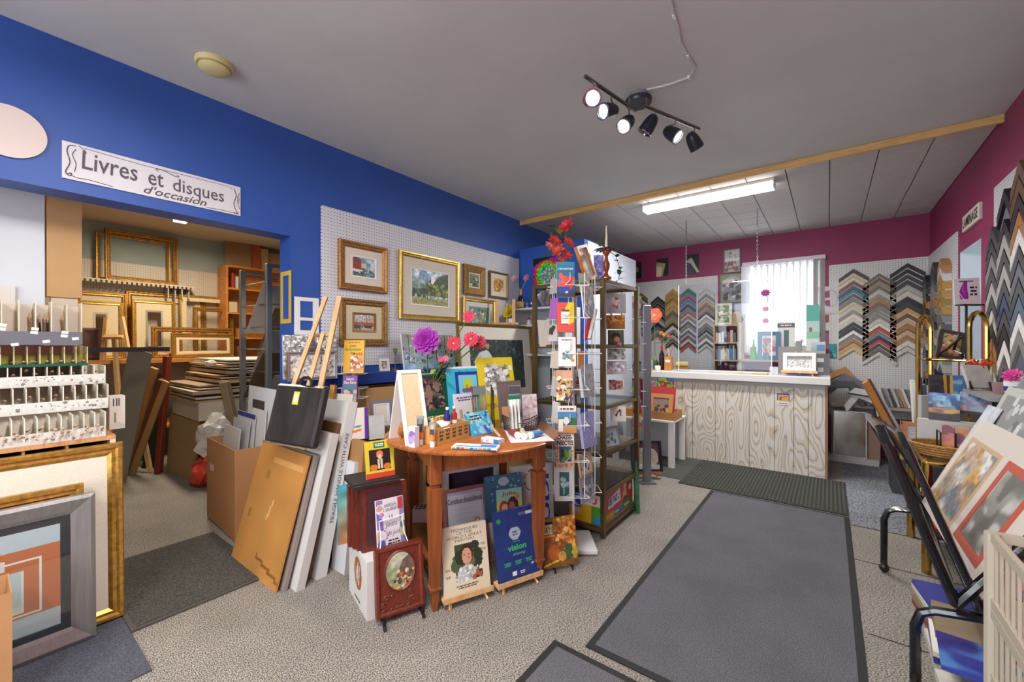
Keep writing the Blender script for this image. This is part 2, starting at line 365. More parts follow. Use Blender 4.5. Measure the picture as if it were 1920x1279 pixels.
def book(name, label, p, t=0.015, mat=None, art=None, seed=1, res=30, group=None, w=None, h=None, cat='book', spine=None):
    w = w or p.w; h = h or p.h; c = 0.0025
    m = MB().box(-w / 2, 0, 0, w / 2, c, h).box(-w / 2, t - c, 0, w / 2, t, h).box(-w / 2, c, 0, -w / 2 + c, t - c, h)
    o = m.build(name, mat or PAPER); put(o, p); tag(o, label, cat, group)
    MB().box(-w / 2 + c, c, 0.003, w / 2 - 0.003, t - c, h - 0.003).build('page_block', M('#ded6c2', 0.8, 0, 0.15, 300, 0, (0.01, 30, 0.01)), o)
    if art: link('cover_print', artmesh(w, h, art, seed, res), o, (0, -0.0006, 0))
    o['w'] = w; o['h'] = h
    return o
def carton(name, label, p, d, mat=None, t=0.004, open_top=True, cat='box', group=None, w=None, h=None):
    w = w or p.w; h = h or p.h; m = MB()
    m.box(-w / 2, 0, 0, w / 2, t, h).box(-w / 2, d - t, 0, w / 2, d, h).box(-w / 2, t, 0, -w / 2 + t, d - t, h).box(w / 2 - t, t, 0, w / 2, d - t, h).box(-w / 2 + t, t, 0, w / 2 - t, d - t, t)
    if not open_top: m.box(-w / 2 + t, t, h - t, w / 2 - t, d - t, h)
    o = m.build(name, mat or KRAFT); put(o, p); tag(o, label, cat, group); return o
def minieasel(name, label, p, w, h, mat=None, lean=None, footh=0.05, ledge_h=0.02, reach=0.12):
    """small tripod display easel: two splayed front legs, ledge, rear leg; its ledge holds something at p (bottom centre)"""
    mat = mat or PINE; r = empty(name); r.location = p.loc; r.rotation_euler = (0, 0, p.yaw); tag(r, label, 'easel')
    s = math.sin(p.lean); cz = math.cos(p.lean)
    for sg in (-1, 1):
        MB().tube([(sg * w * .38, -0.012, -footh * cz), (sg * w * .30, 0.034, 0.0), (sg * w * .10, 0.034 + h * s, h * cz)], 0.0075, 4).build('leg', mat, r)
    MB().box(-w / 2, -0.012, -ledge_h, w / 2, 0.042, -0.001, 0.002).build('ledge', mat, r)
    MB().box(-w / 2, -0.016, -ledge_h, w / 2, -0.011, 0.006).build('lip', mat, r)
    MB().tube([(0, 0.04 + h * .9 * s, h * .9 * cz), (0, reach + h * s, -footh * cz)], 0.006, 4).build('rear_leg', mat, r)
    return r
def strip(name, label, cat, a, b, wdt, t, mat, group=None):
    """a straight batten from point a to point b"""
    a, b = Vector(a), Vector(b); d = b - a; L = d.length
    o = MB().box(-wdt / 2, -t / 2, 0, wdt / 2, t / 2, L, min(wdt, t) * .12).build(name, mat); o.location = a
    o.rotation_mode = 'QUATERNION'; o.rotation_quaternion = d.to_track_quat('Z', 'Y'); 
    if label: tag(o, label, cat, group)
    return o
def flower(parent, c, r, n, mat, layers=2, cup=0.5, center=None, axis=(0, -1, 0.3), name='bloom', petw=0.42):
    """a flower head of separate petals in layers, facing axis, at local c; joined bloom with a centre"""
    q = Vector(axis).normalized().to_track_quat('Z', 'Y').to_matrix().to_4x4(); m = MB()
    for l in range(layers):
        rr = r * (1 - l * .6 / max(1, layers)); tilt = cup * (0.25 + l * 0.8 / max(1, layers))
        for k in range(n):
            a = 2 * math.pi * (k + .5 * (l % 2)) / n; R = Matrix.Translation(c) @ q @ Matrix.Rotation(a, 4, 'Z') @ Matrix.Rotation(-tilt, 4, 'Y'); m.T = R
            wd = rr * petw
            m.add([(0.05 * rr, 0, 0), (0.45 * rr, -wd * .55, 0.05 * rr), (0.45 * rr, 0, -0.02 * rr), (0.45 * rr, wd * .55, 0.05 * rr), (0.85 * rr, -wd * .45, 0.02 * rr), (0.8 * rr, 0, -0.02 * rr), (0.85 * rr, wd * .45, 0.02 * rr), (rr, 0, -0.05 * rr)],
                  [(0, 1, 2), (0, 2, 3), (1, 4, 5, 2), (2, 5, 6, 3), (4, 7, 5), (5, 7, 6)])
    o = m.build(name, mat, parent)
    if center:
        m2 = MB(); m2.T = Matrix.Translation(c) @ q; m2.lathe([(r * .16, 0), (r * .17, r * .08), (r * .1, r * .16), (0.001, r * .18)], 8); m2.build('flower_centre', center, o, True)
    return o
def leaf(parent, c, L, wd, dirv, mat, droop=0.3):
    d = Vector(dirv).normalized(); q = d.to_track_quat('X', 'Z').to_matrix().to_4x4(); m = MB(); m.T = Matrix.Translation(c) @ q
    m.add([(0, 0, 0), (L * .35, -wd / 2, 0.04 * L), (L * .4, 0, -0.02 * L), (L * .35, wd / 2, 0.04 * L), (L * .75, -wd * .32, -droop * .3 * L), (L * .75, 0, -droop * .35 * L), (L * .75, wd * .32, -droop * .3 * L), (L, 0, -droop * .7 * L)],
          [(0, 1, 2), (0, 2, 3), (1, 4, 5, 2), (2, 5, 6, 3), (4, 7, 5), (5, 7, 6)])
    return m.build('leaf', mat, parent)
def world_of(p, x, y, z):
    """local point of a placement to world"""
    from mathutils import Euler
    return p.loc + Euler((-p.lean, p.roll, p.yaw)).to_matrix() @ Vector((x, y, z))
def orient(z0, c, yaw, w, h, lean=0): return PL((c[0], c[1], z0), yaw, lean, w, h)
R = random.Random(7)
ORD = ['first', 'second', 'third', 'fourth', 'fifth', 'sixth', 'seventh', 'eighth', 'ninth', 'tenth', 'eleventh', 'twelfth', 'thirteenth', 'fourteenth', 'fifteenth', 'sixteenth', 'seventeenth', 'eighteenth', 'nineteenth', 'twentieth', 'twenty-first', 'twenty-second']
# ------------------------------------------------------------------ the room
XL, XR, YB, YF, HC = -2.9, 0.88, 6.4, -2.6, 2.75
BLUE = M('#2b52a0', 0.5, 0, 0.06, 3, 0.03); CRIM = M('#8c2553', 0.5, 0, 0.10, 2, 0.03); CEIL = M('#c9c8c6', 0.85, 0, 0.05, 2, 0.05)
SAGE = M('#98a39c', 0.7, 0, 0.06, 4); PALE = M('#c3ccd2', 0.7)
FLOORM = carpet('#433f3a', '#bab2a7', 140, (1, 1.8, 1), 0.8)
def struct(name, mb, mat, **k): return tag(mb.build(name, mat, **k), kind='structure')
fl = struct('floor', MB().box(-7, YF - .2, -0.1, 2.6, YB + .2, 0.0), FLOORM)
struct('wall_left', MB().box(XL - .16, 1.333, 0, XL, YB, HC).box(XL - .16, -1.2, 2.03, XL, 1.333, HC).box(XL - .16, YF, 0, XL, -1.2, HC), BLUE)
struct('wall_back', MB().box(XL - .16, YB, 0, -0.9, YB + .15, HC).box(-0.06, YB, 0, XR + .15, YB + .15, HC).box(-0.9, YB, 0, -0.06, YB + .15, 1.15).box(-0.9, YB, 2.36, -0.06, YB + .15, HC), CRIM)
struct('wall_right', MB().box(XR, 5.085, 0, XR + .12, YB, HC).box(XR, YF, 0, XR + .12, 4.47, HC).box(XR, 4.47, 2.07, XR + .12, 5.085, HC), CRIM)
struct('wall_front', MB().box(XL - .16, YF - .15, 0, XR + .12, YF, 0.55).box(XL - .16, YF - .15, 2.45, XR + .12, YF, HC).box(XL - .16, YF - .15, 0.55, -2.5, YF, 2.45).box(0.5, YF - .15, 0.55, XR + .12, YF, 2.45).box(-1.1, YF - .15, .55, -0.95, YF, 2.45), M('#d8d5cf', 0.7))
w2 = empty('window_2', (-1.0, YF, 0.55)); tag(w2, kind='structure')
for x in (-1.8 + 1, -0.225 + 1):
    MB().ring(1.4, 1.9, [(0, 0.03), (0, -0.03), (0.05, -0.03), (0.05, 0.03)]).build('window_frame', WHITE, w2, loc=(x, -0.07, 0))
    MB().box(-0.66, -0.072, 0.04, 0.66, -0.068, 1.86).build('pane', glassy('#ffffff', 0.04), w2, loc=(x, 0, 0))
struct('ceiling', MB().box(XL - .16, YF, HC, XR + .12, 3.97, HC + .1).box(XL - .16, 3.97, HC, XR + .12, YB + .1, HC + .1), CEIL)
tc_ = struct('ceiling', MB().box(XL, 3.97, HC - 0.005, XR, YB, HC - 0.001), M('#77736f', 0.9))
TILE = M('#c2bdbb', 0.9, 0, 0.04, 40)
tme = MB().box(-0.1425, -0.1425, -0.012, 0.1425, 0.1425, 0, 0.003).mesh(TILE)
for j in range(9):
    for i in range(13):
        o = link('tile', tme, tc_, (0.88 - 0.146 - i * 0.2915, 3.985 + 0.146 + j * 0.2915, HC - 0.005))
        if j == 8: o.scale = (1, 0.27, 1); o.location.y = 3.985 + 8 * 0.2915 + 0.04
struct('trim_1', MB().box(XL, 3.955, HC - 0.052, XR, 3.985, HC, 0.003), wood('#c79a58', '#e0b878', 4, (1, 10, 10), 0.5))
# blue half-height partition with the white side
struct('wall_partition', MB().box(XL, 3.95, 0, -2.05, 4.03, 2.41), M('#2f5cb4', 0.5))
struct('wall_partition_side', MB().box(-2.10, 4.03, 0, -2.05, 5.42, 2.41), M('#b9c0cc', 0.6))
# storage room behind the opening
struct('wall_storage_back', MB().box(-6.9, -1.8, 0, -6.75, 3.2, 2.75), SAGE)
struct('wall_storage_side', MB().box(-6.75, 3.0, 0, XL - .16, 3.1, 2.75).box(-6.75, -1.8, 0, XL - .16, -1.7, 2.75), SAGE)
struct('ceiling', MB().box(-6.9, -1.8, 2.72, XL - .16, 3.1, 2.8), M('#c3b299', 0.85))
# laminating nook behind the right wall
struct('wall_nook', MB().box(2.3, 3.6, 0, 2.4, 6.4, 1.0).box(2.3, 3.6, 2.1, 2.4, 6.4, 2.75).box(2.3, 3.6, 1.0, 2.4, 4.2, 2.1).box(2.3, 5.6, 1, 2.4, 6.4, 2.1).box(XR + .12, 3.6, 0, 2.3, 3.7, 2.75).box(XR + .12, 6.3, 0, 2.3, 6.4, 2.75), PALE)
struct('ceiling', MB().box(XR + .12, 3.6, 2.72, 2.4, 6.4, 2.8), PALE)
struct('door_1', MB().box(XR + .001, 5.079, 0, XR + .14, 5.0845, 2.0645).box(XR + .001, 4.475, 2.0645, XR + .14, 5.0845, 2.0695).box(XR + .001, 4.4705, 0, XR + .14, 4.476, 2.0645), PALE)
# pegboards
PEGL = pegmat('#d3d4da', (1, 2)); PEGB = pegmat('#d3d1cf', (0, 2)); PEGR = pegmat('#cfcfd2', (1, 2)); PEGS = pegmat('#cbc0ae', (1, 2))
def pegpanel(label, x0, y0, z0, x1, y1, z1, mat): return tag(MB().box(x0, y0, z0, x1, y1, z1).build('pegboard', mat), label, 'pegboard')
ya, yb = at_x(601, 400, XL).y, 3.93
zt = at_x(601, 385, XL).z; zb = at_x(685, 685, XL).z
pegpanel('white pegboard hung with gold framed paintings on the blue wall', XL + 0.002, ya, zb, XL + 0.012, yb, zt, PEGL)
pegpanel('white pegboard of frame corners left of the window', -2.6, YB - .012, 0.75, -1.24, YB - .002, 2.26, PEGB)
pegpanel('white pegboard of frame corners right of the window', 0.0, YB - .012, 0.45, 0.868, YB - .002, 2.26, PEGB)
pegpanel('white pegboard on the crimson side wall beside the doorway', XR - .012, 5.13, 0.8, XR - .002, 6.385, 2.26, PEGR)
pegpanel('white pegboard behind the black and silver corners at right', XR - .012, 2.0, 0.8, XR - .002, 4.12, 2.33, PEGR)
a = at_x(148, 484, -6.74); b = at_x(430, 515, -6.74)
pegpanel('beige pegboard across the back of the storage room', -6.748, -1.6, 0.7, -6.738, 2.95, (a.z + b.z) / 2, PEGS)
# blue ledge under the painting board
za = at_x(700, 697, XL + .1).z
tag(MB().box(XL + 0.002, ya + .1, za - 0.09, XL + 0.16, 3.2, za, 0.006).build('wall_shelf', M('#1d3f8e', 0.4)), 'dark blue wall shelf under the white pegboard', 'shelf')
ledge_z = za
# window in the back wall with vertical blinds
w1 = empty('window_1', (-0.48, YB, 1.15)); tag(w1, kind='structure')
MB().ring(0.84, 1.21, [(0, 0.12), (0, -0.012), (0.045, -0.012), (0.045, 0.12)]).build('window_frame', WHITE, w1)
MB().box(-0.385, 0.06, 0.04, 0.385, 0.064, 1.17).build('pane', glassy('#ffffff', 0.04), w1)
MB().box(-0.02, 0.05, 0.04, 0.02, 0.08, 1.17).build('mullion', WHITE, w1)
bl = empty('vertical_blind', (-0.48, YB - .05, 1.12)); tag(bl, 'white vertical blinds half open across the bright back window', 'blinds')
MB().box(-0.45, -0.03, 1.22, 0.45, 0.03, 1.27, 0.004).build('head_rail', M('#d7cdd6', 0.4), bl)
sl = MB(); sl.box(-0.045, -0.001, 0.06, 0.045, 0.001, 1.225); sme = sl.mesh(M('#e3e2e4', 0.6))
for i in range(13):
    o = link('slat', sme, bl, (-0.42 + i * 0.07, 0, 0), (0, 0, math.radians(58 if i > 0 else 30)))
# ------------------------------------------------------------------ mats and carpet on the floor
def matrect(label, x0, y0, x1, y1, mat, bw=0.03, bmat=None, z=0.008, name='floor_mat'):
    o = MB().box(x0 + bw, y0 + bw, 0.0005, x1 - bw, y1 - bw, z).build(name, mat); tag(o, label, 'mat')
    if bw:
        m = MB()
        m.box(x0, y0, 0.0005, x1, y0 + bw, z * .8).box(x0, y1 - bw, 0.0005, x1, y1, z * .8).box(x0, y0 + bw, 0.0005, x0 + bw, y1 - bw, z * .8).box(x1 - bw, y0 + bw, 0.0005, x1, y1 - bw, z * .8)
        m.build('rubber_border', bmat or M('#1b1d1d', 0.7), o)
    return o
GREYMAT = carpet('#47464c', '#716f77', 240, None, 0.3)
matrect('long grey runner mat with black border in the aisle', -0.83, 1.61, 0.12, 4.0, GREYMAT)
matrect('grey mat with black edge at the bottom of the view', -0.955, -0.2, 0.0, 1.56, GREYMAT)
wm = matrect('black waffle mat along the foot of the counter', -1.12, 4.03, 0.12, 4.97, carpet('#262724', '#3d3f3a', 200), 0.0)
m = MB()
for i in range(44):
    for j in range(26):
        x, y = -1.10 + i * 0.0277, 4.05 + j * 0.0352 + (0.017 if i % 2 else 0)
        m.add([(x, y, .008), (x + .016, y, .008), (x + .016, y + .026, .008), (x, y + .026, .008), (x + .004, y + .005, .015), (x + .012, y + .005, .015), (x + .012, y + .021, .015), (x + .004, y + .021, .015)],
              [(4, 5, 6, 7), (0, 1, 5, 4), (1, 2, 6, 5), (2, 3, 7, 6), (3, 0, 4, 7)])
tag(m.build('rubber_studs', M('#4a4c46', 0.8), wm), kind='stuff')
matrect('plain charcoal mat beside the waffle mat by the counter end', -1.62, 4.14, -1.13, 4.97, carpet('#3c3d3a', '#56574f', 240), 0.0, z=0.005)
matrect('black ribbed mat in the opening to the storage room', -3.37, 0.45, -2.49, 1.03, carpet('#141414', '#63615c', 210, (2, 1, 1)), 0.02, M('#4a4742', 0.8), 0.012)
matrect('blue grey mat under the leaning frames at the left', -2.72, -0.9, -2.14, 0.449, carpet('#3a3c46', '#5c5f6c', 230), 0.0, z=0.006)
o = MB().box(0.12, 3.86, 0.0004, XR, YB, 0.002).build('floor', carpet('#4a5058', '#9b9fa5', 90)); tag(o, kind='structure')
for n, (y0, x0) in enumerate(((3.85, 0.12), (3.25, 0.12), (2.45, 0.14))):
    tag(MB().box(x0, y0, 0.0004, XR, y0 + 0.006, 0.0015).build('trim_%d' % (n + 2), M('#2a2a2a', 0.9)), kind='structure')
# ------------------------------------------------------------------ ceiling fittings
DIFF = M('#fffaf2', 0.5, emit=9.0); DIFFW = M('#ffe9c8', 0.5, emit=9.0)
FL_LAB = ['long white fluorescent fixture on the tiled ceiling above the counter', 'added unseen fill fluorescent fixture at the shop front ceiling', 'added unseen fill fluorescent fixture on the plain ceiling overhead', 'bare double tube fluorescent fixture in the storage room']  # shop front and overhead fixtures are out of view, added to brighten the room
for k, (x, y, z, ln, rz, pw) in enumerate(FIXTURES):
    top = HC - (0.013 if k == 0 else 0) - (0.03 if k == 3 else 0)
    r = empty('fluorescent_or_fill_fixture', (x, y, top), rz); tag(r, FL_LAB[k], 'ceiling light')
    MB().box(-ln / 2, -0.075, -0.03, ln / 2, 0.075, -0.001, 0.004).build('housing', WHITE, r)
    if k == 3:
        for sg in (-.04, .04): MB().tube([(-ln / 2 + .02, sg, -0.05), (ln / 2 - .02, sg, -0.05)], 0.014, 10).build('tube', DIFFW, r, True)
        for sg in (-1, 1): MB().box(sg * (ln / 2 - .01) - .01, -.06, -.065, sg * (ln / 2 - .01) + .01, .06, -.03).build('end_cap', WHITE, r)
    else:
        MB().prism([(-0.07, -0.03), (0.07, -0.03), (0.06, -0.075), (-0.06, -0.075)], -ln / 2 + .01, ln / 2 - .01).build('diffuser', DIFF, r, rot=(0, 0, math.pi / 2))
        for sg in (-1, 1): MB().box(sg * (ln / 2 - .005) - .005, -.072, -.078, sg * (ln / 2 - .005) + .005, .072, -.03).build('end_cap', WHITE, r)
# smoke detector
p = at_z(402, 118, HC); r = empty('smoke_detector', p); tag(r, 'yellowed round smoke detector on the plain ceiling', 'smoke detector')
MB().lathe([(0.083, 0), (0.083, -0.015), (0.078, -0.024)], 28).build('base', M('#cfc389', 0.5), r, True)
MB().lathe([(0.07, -0.024), (0.07, -0.034), (0.055, -0.045), (0.02, -0.047)], 28).build('cover', M('#d8cb90', 0.5), r, True)
for k in range(3): MB().lathe([(0.072 - k * 0.008, -0.027 - k * .005), (0.0735 - k * 0.008, -0.029 - k * .005)], 28).build('vent_ring', M('#8a8256', 0.6), r)
# white cable along the ceiling
pts = [at_z(x, y, HC - .006) for x, y in ((1254, -30), (1258, 0), (1264, 30), (1272, 52), (1275, 78), (1290, 104), (1303, 125), (1292, 145), (1262, 156), (1240, 162), (1212, 168))]
cb = tag(MB().tube(pts, 0.006, 6).build('ceiling_cable', M('#c9c9c9', 0.5), smooth=True), 'white electric cable running over the ceiling to the spotlights', 'cable')
for i in (2, 5, 7): MB().box(-.006, -.012, -.008, .006, .012, .006).build('clip', WHITE, cb, loc=pts[i])
# track light with six heads
tr = empty('track_light', at_z(1197, 176, HC)); tag(tr, 'six head ceiling spotlight bar with three lit lamps', 'track light')
o0 = tr.location.copy()
MB().lathe([(0.055, 0), (0.055, -0.035)], 10).build('junction_box', M('#b5b8ba', 0.35, 0.8), tr)
MB().lathe([(0.075, -0.035), (0.075, -0.05), (0.07, -0.06)], 24).build('canopy', M('#2a2f38', 0.3), tr, True)
ZR = 2.645
e1, e2 = at_z(1097, 143, ZR), at_z(1192, 208, ZR); e3, e4 = at_z(1206, 197, ZR), at_z(1311, 242, ZR)
BRN = M('#8d8a86', 0.3, 1.0)
for a, b in ((e1, e2), (e3, e4)):
    MB().tube([a - o0, b - o0], 0.0095, 8).build('rail', BRN, tr, True)
for q in (e1.lerp(e2, .86), e3.lerp(e4, .04)): MB().tube([q - o0, Vector((q.x - o0.x, q.y - o0.y, -0.055))], 0.008, 8).build('post', BRN, tr, True)
SHELL = M('#252a33', 0.3, 0.2); LENS_ON = M('#ffffff', 0.4, emit=14.0); LENS_OFF = M('#c9ccd0', 0.2)
heads = [((1107, 186), e1.lerp(e2, .15), FWD * -1 + Vector((.1, 0, -.5)), True), ((1143, 208), e1.lerp(e2, .48), RIGHT * -.85 + FWD * -.5 + UP * -.35, True), ((1176, 230), e1.lerp(e2, .85), RIGHT * -.6 + FWD * -.55 + UP * -.75, True),
         ((1218, 233), e3.lerp(e4, .2), RIGHT * -.5 + FWD * .3 + UP * -.8, False), ((1259, 250), e3.lerp(e4, .55), RIGHT * .6 + FWD * -.5 + UP * -.7, True), ((1300, 264), e3.lerp(e4, .9), RIGHT * .6 + FWD * .35 + UP * -.7, False)]
for k, ((px, py), q, d, on) in enumerate(heads):
    d = d.normalized(); c = Vector((q.x, q.y, q.z - 0.085)); c = at_d(px, py, (c - CAM).dot(FWD))
    mt = d.to_track_quat('-Z', 'Y').to_matrix().to_4x4(); mt.translation = c - o0
    hd = MB(); hd.lathe([(0.012, .055), (0.026, .045), (0.036, .02), (0.041, -.02), (0.043, -.05), (0.039, -.05), (0.036, -.03)], 20)
    h = hd.build('lamp_head', SHELL, tr, True); h.matrix_local = mt
    MB().lathe([(0.036, -.044), (0.03, -.041), (0.001, -.041)], 20).build('lens', LENS_ON if on else LENS_OFF, h, True)
    MB().lathe([(0.0435, -.05), (0.0435, -.054), (0.037, -.054), (0.037, -.05)], 20).build('rim', CHROME, h, True)
    MB().tube([q - o0, q - o0 + Vector((0, 0, -.03)), c - o0 - d * .03 + Vector((0, 0, .03))], 0.004, 6).build('yoke', BRN, tr, True)
    if on:
        l = bpy.data.lights.new('spot_lamp', 'SPOT'); l.energy = 28; l.spot_size = math.radians(75); l.spot_blend = 0.6; l.shadow_soft_size = 0.03; l.color = (1, .97, .93)
        lo = bpy.data.objects.new('spot_lamp', l); COL.objects.link(lo); lo.location = c + d * 0.07; lo.rotation_mode = 'QUATERNION'; lo.rotation_quaternion = d.to_track_quat('-Z', 'Y')
# acrylic counter screen hung on two chains
def chain(label, x, y, z0, z1):
    r = empty('hanging_chain', (x, y, z1)); tag(r, label, 'chain')
    lk = MB(); lk.tube([(0.007 * math.cos(t) , 0, 0.012 * math.sin(t)) for t in [k * math.pi / 4 for k in range(8)]], 0.0022, 4, True); me = lk.mesh(CHROME)
    n = int((z1 - z0) / 0.021)
    for k in range(n): link('chain_link', me, r, (0, 0, -0.012 - k * 0.021), (0, 0, (k % 2) * math.pi / 2))
    return r
chain('white chain dropping from the tiled ceiling, left of two', -1.316, 5.06, 1.98, HC - .012)
chain('white chain dropping from the tiled ceiling, nearer the window', -0.6, 5.06, 1.98, HC - .012)
sc = tag(MB().box(-1.4, 5.055, 1.0, -0.47, 5.061, 1.98).build('acrylic_screen', glassy('#f4f6fa', 0.03)), 'clear acrylic screen hanging on chains above the counter', 'screen')
MB().box(-1.402, 5.054, 0.998, -1.396, 5.062, 1.982).box(-0.474, 5.054, .998, -0.468, 5.062, 1.982).box(-1.4, 5.054, .996, -.47, 5.062, 1.002).build('polished_edge', M('#e9eef2', 0.2), sc)
# ------------------------------------------------------------------ signs
sg = MB().box(-0.376, 0, 0, 0.376, 0.006, 0.177).build('wall_sign', M('#d9d6da', 0.7)); put(sg, PL((XL + .008, 0.652, 2.09), math.pi / 2)); tag(sg, 'long white hand lettered sign reading Livres et disques d\'occasion', 'sign')
GI = M('#57525a', 0.7)
text(sg, 'Livres', -0.208, 0.108, 0.205, 0.09, GI, shear=.05, bold=.008); text(sg, 'et', -0.03, 0.098, 0.065, 0.07, GI, bold=.008); text(sg, 'disques', 0.165, 0.085, 0.245, 0.095, GI, bold=.006)
text(sg, "d'occasion", 0.06, 0.034, 0.28, 0.044, GI, shear=.35, bold=.012)
def curl(parent, pts, r=0.0016):
    q = []
    for i in range(len(pts) - 1):
        for t in (0, .34, .67): 
            p0, p1, p2, p3 = [Vector((pts[max(0, min(len(pts) - 1, i + d))][0], pts[max(0, min(len(pts) - 1, i + d))][1], 0)) for d in (-1, 0, 1, 2)]
            v = 0.5 * ((2 * p1) + (p2 - p0) * t + (2 * p0 - 5 * p1 + 4 * p2 - p3) * t * t + (3 * p1 - p0 - 3 * p2 + p3) * t ** 3); q.append((v.x, -0.001, v.y))
    q.append((pts[-1][0], -0.001, pts[-1][1])); return MB().tube(q, r, 4).build('drawn_flourish', GI, parent)
curl(sg, [(-.33, .165), (-.352, .16), (-.36, .13), (-.35, .08), (-.365, .03), (-.35, .015), (-.345, .03), (-.36, .022)], .0022)
curl(sg, [(-.33, .15), (-.342, .12), (-.33, .08), (-.335, .04)]); curl(sg, [(-.35, .02), (-.32, .012), (-.29, .016), (-.2, .008)]); curl(sg, [(-.32, .17), (-.30, .155), (-.295, .14)])
curl(sg, [(-.3, .166), (-.1, .158), (.1, .162), (.3, .163), (.33, .15)], .0012); curl(sg, [(-.02, .145), (-.03, .155), (.0, .158), (.05, .142), (.07, .145), (.06, .152)], .0018)
curl(sg, [(.34, .16), (.352, .12), (.34, .07), (.35, .03), (.365, .012), (.34, .014)], .0022); curl(sg, [(.37, .14), (.36, .1), (.365, .06), (.372, .04)]); curl(sg, [(.355, .12), (.37, .1), (.36, .085), (.372, .08)]); curl(sg, [(.2, .008), (.3, .012), (.36, .008)])
# oval board high on the blue wall
c = at_x(-4, 240, XL + .01); ov = MB().prism([(0.115 * math.cos(k * math.pi / 18), 0.115 + 0.115 * math.sin(k * math.pi / 18)) for k in range(36)], 0, 0.008).build('oval_board', M('#d9c9c2', 0.7))
put(ov, PL((XL + .012, c.y + .03, c.z - .115), math.pi / 2)); tag(ov, 'pale oval board high on the blue wall above the opening', 'board')
# LAMINAGE sign on the right wall
p = wallx((1804, 400), (1835, 440), XR - .02, -math.pi / 2); p.loc.z = at_x(1804, 437, XR - .02).z; hgt = at_x(1804, 408, XR - .02).z - p.loc.z
s2 = MB().box(-p.w / 2, 0, 0, p.w / 2, 0.02, hgt, .002).build('wall_sign', M('#cfc4bb', 0.6)); put(s2, p); tag(s2, 'small block letter sign reading LAMINAGE on the crimson wall', 'sign')
text(s2, 'LAMINAGE', 0, hgt / 2, p.w * .88, hgt * .62, INK, bold=.02)
# ------------------------------------------------------------------ storage room and left foreground
def plank(name, label, cat, a, b, wd, t, mat, group=None, axis=None):
    a, b = Vector(a), Vector(b); z = (b - a); L = z.length; z.normalize(); x = Vector(axis or RIGHT); x = (x - z * x.dot(z)).normalized(); y = z.cross(x)
    o = MB().box(-wd / 2, -t / 2, 0, wd / 2, t / 2, L, min(wd, t) * .1).build(name, mat)
    mt = Matrix((x, y, z)).transposed().to_4x4(); mt.translation = a; o.matrix_world = mt
    if label: tag(o, label, cat, group)
    return o
OAK = wood('#a3662f', '#c78a4a', 4, (1, 1, 8), 0.5); WALNUT = wood('#5a3a26', '#7d5235', 5, (1, 1, 8), 0.5); DKBROWN = M('#4a2c1f', 0.5); REDW = wood('#6d2a18', '#8f4326', 4, (1, 1, 8), 0.4)
GOLDF = M('#a87a34', 0.36, 0.6, 0.4, 60, 0.2); GOLDL = M('#c49a4a', 0.32, 0.7, 0.3, 50); ORN = M('#8f6a35', 0.45, 0.5, 0.5, 90, 0.6); ROPE = M('#9a6b2c', 0.4, 0.5, 0.5, 70, 0.4)
BEIGEMAT = M('#d6c6a4', 0.85, 0, 0.05, 100)
# workbench along the storage back wall
SB = 1.13
b = empty('workbench', (-6.35, 0.6, 0)); tag(b, 'long wooden bench holding empty gold frames in the storage room', 'bench')
MB().box(-0.38, -2.0, SB - .04, 0.38, 1.4, SB - .0005).build('bench_top', OAK, b)
for y in (-1.9, -.3, 1.3): MB().box(0.28, y - .03, 0, 0.34, y + .03, SB - .04).box(-.34, y - .03, 0, -.28, y + .03, SB - .04).build('leg', OAK, b)
MB().box(-0.36, -1.95, .35, 0.36, 1.35, .38).build('lower_shelf', OAK, b)
def sframe(tl, br, x, label, fw, fm, matw=0, mm=None, style=0, lean=3, zb=None, inner=None):
    p = wallx(tl, br, x); zb = SB if zb is None else zb; top = p.loc.z + p.h; p.loc.z = zb; p.h = top - zb; p.lean = math.radians(lean)
    return picture('framed_picture', label, 'frame', p, fw, fm, matw, mm, depth=0.03, style=style, back=False, inner=inner)
sframe((140, 543), (240, 660), -6.62, 'wide gold frame with cream mat leaning at the left of the storage pegboard', .05, GOLDF, .06, BEIGEMAT)
sframe((146, 562), (232, 660), -6.50, 'gold frame with cream mat in front of the wide gold frame', .04, GOLDL, .085, BEIGEMAT, inner=(.02, M('#b9ad97', 0.5)))
sframe((237, 543), (388, 660), -6.66, 'largest dark gold frame leaning at the middle of the storage pegboard', .06, GOLDF, .06, BEIGEMAT)
sframe((249, 560), (331, 660), -6.52, 'gold frame with silver edged mat before the largest dark gold frame', .04, GOLDL, .085, BEIGEMAT, inner=(.02, M('#a9a498', 0.4, .3)))
sframe((338, 551), (432, 662), -6.58, 'thin bright gold frame beside the orange bookcase', .03, GOLDL, .05, BEIGEMAT)
sframe((364, 575), (440, 662), -6.49, 'empty bronze frame beside the orange bookcase', .05, GOLDF)
sframe((285, 612), (440, 664), -6.33, 'low wide frame with carved gold edge at the front of the bench', .06, ROPE)
sframe((322, 624), (440, 666), -6.22, 'lowest brown frame with cream mat at the bench front', .05, GOLDF, .03, BEIGEMAT)
sframe((150, 614), (189, 668), -6.15, 'small deep dark brown frame beside the wooden easel', .10, DKBROWN, 0, None, 2)
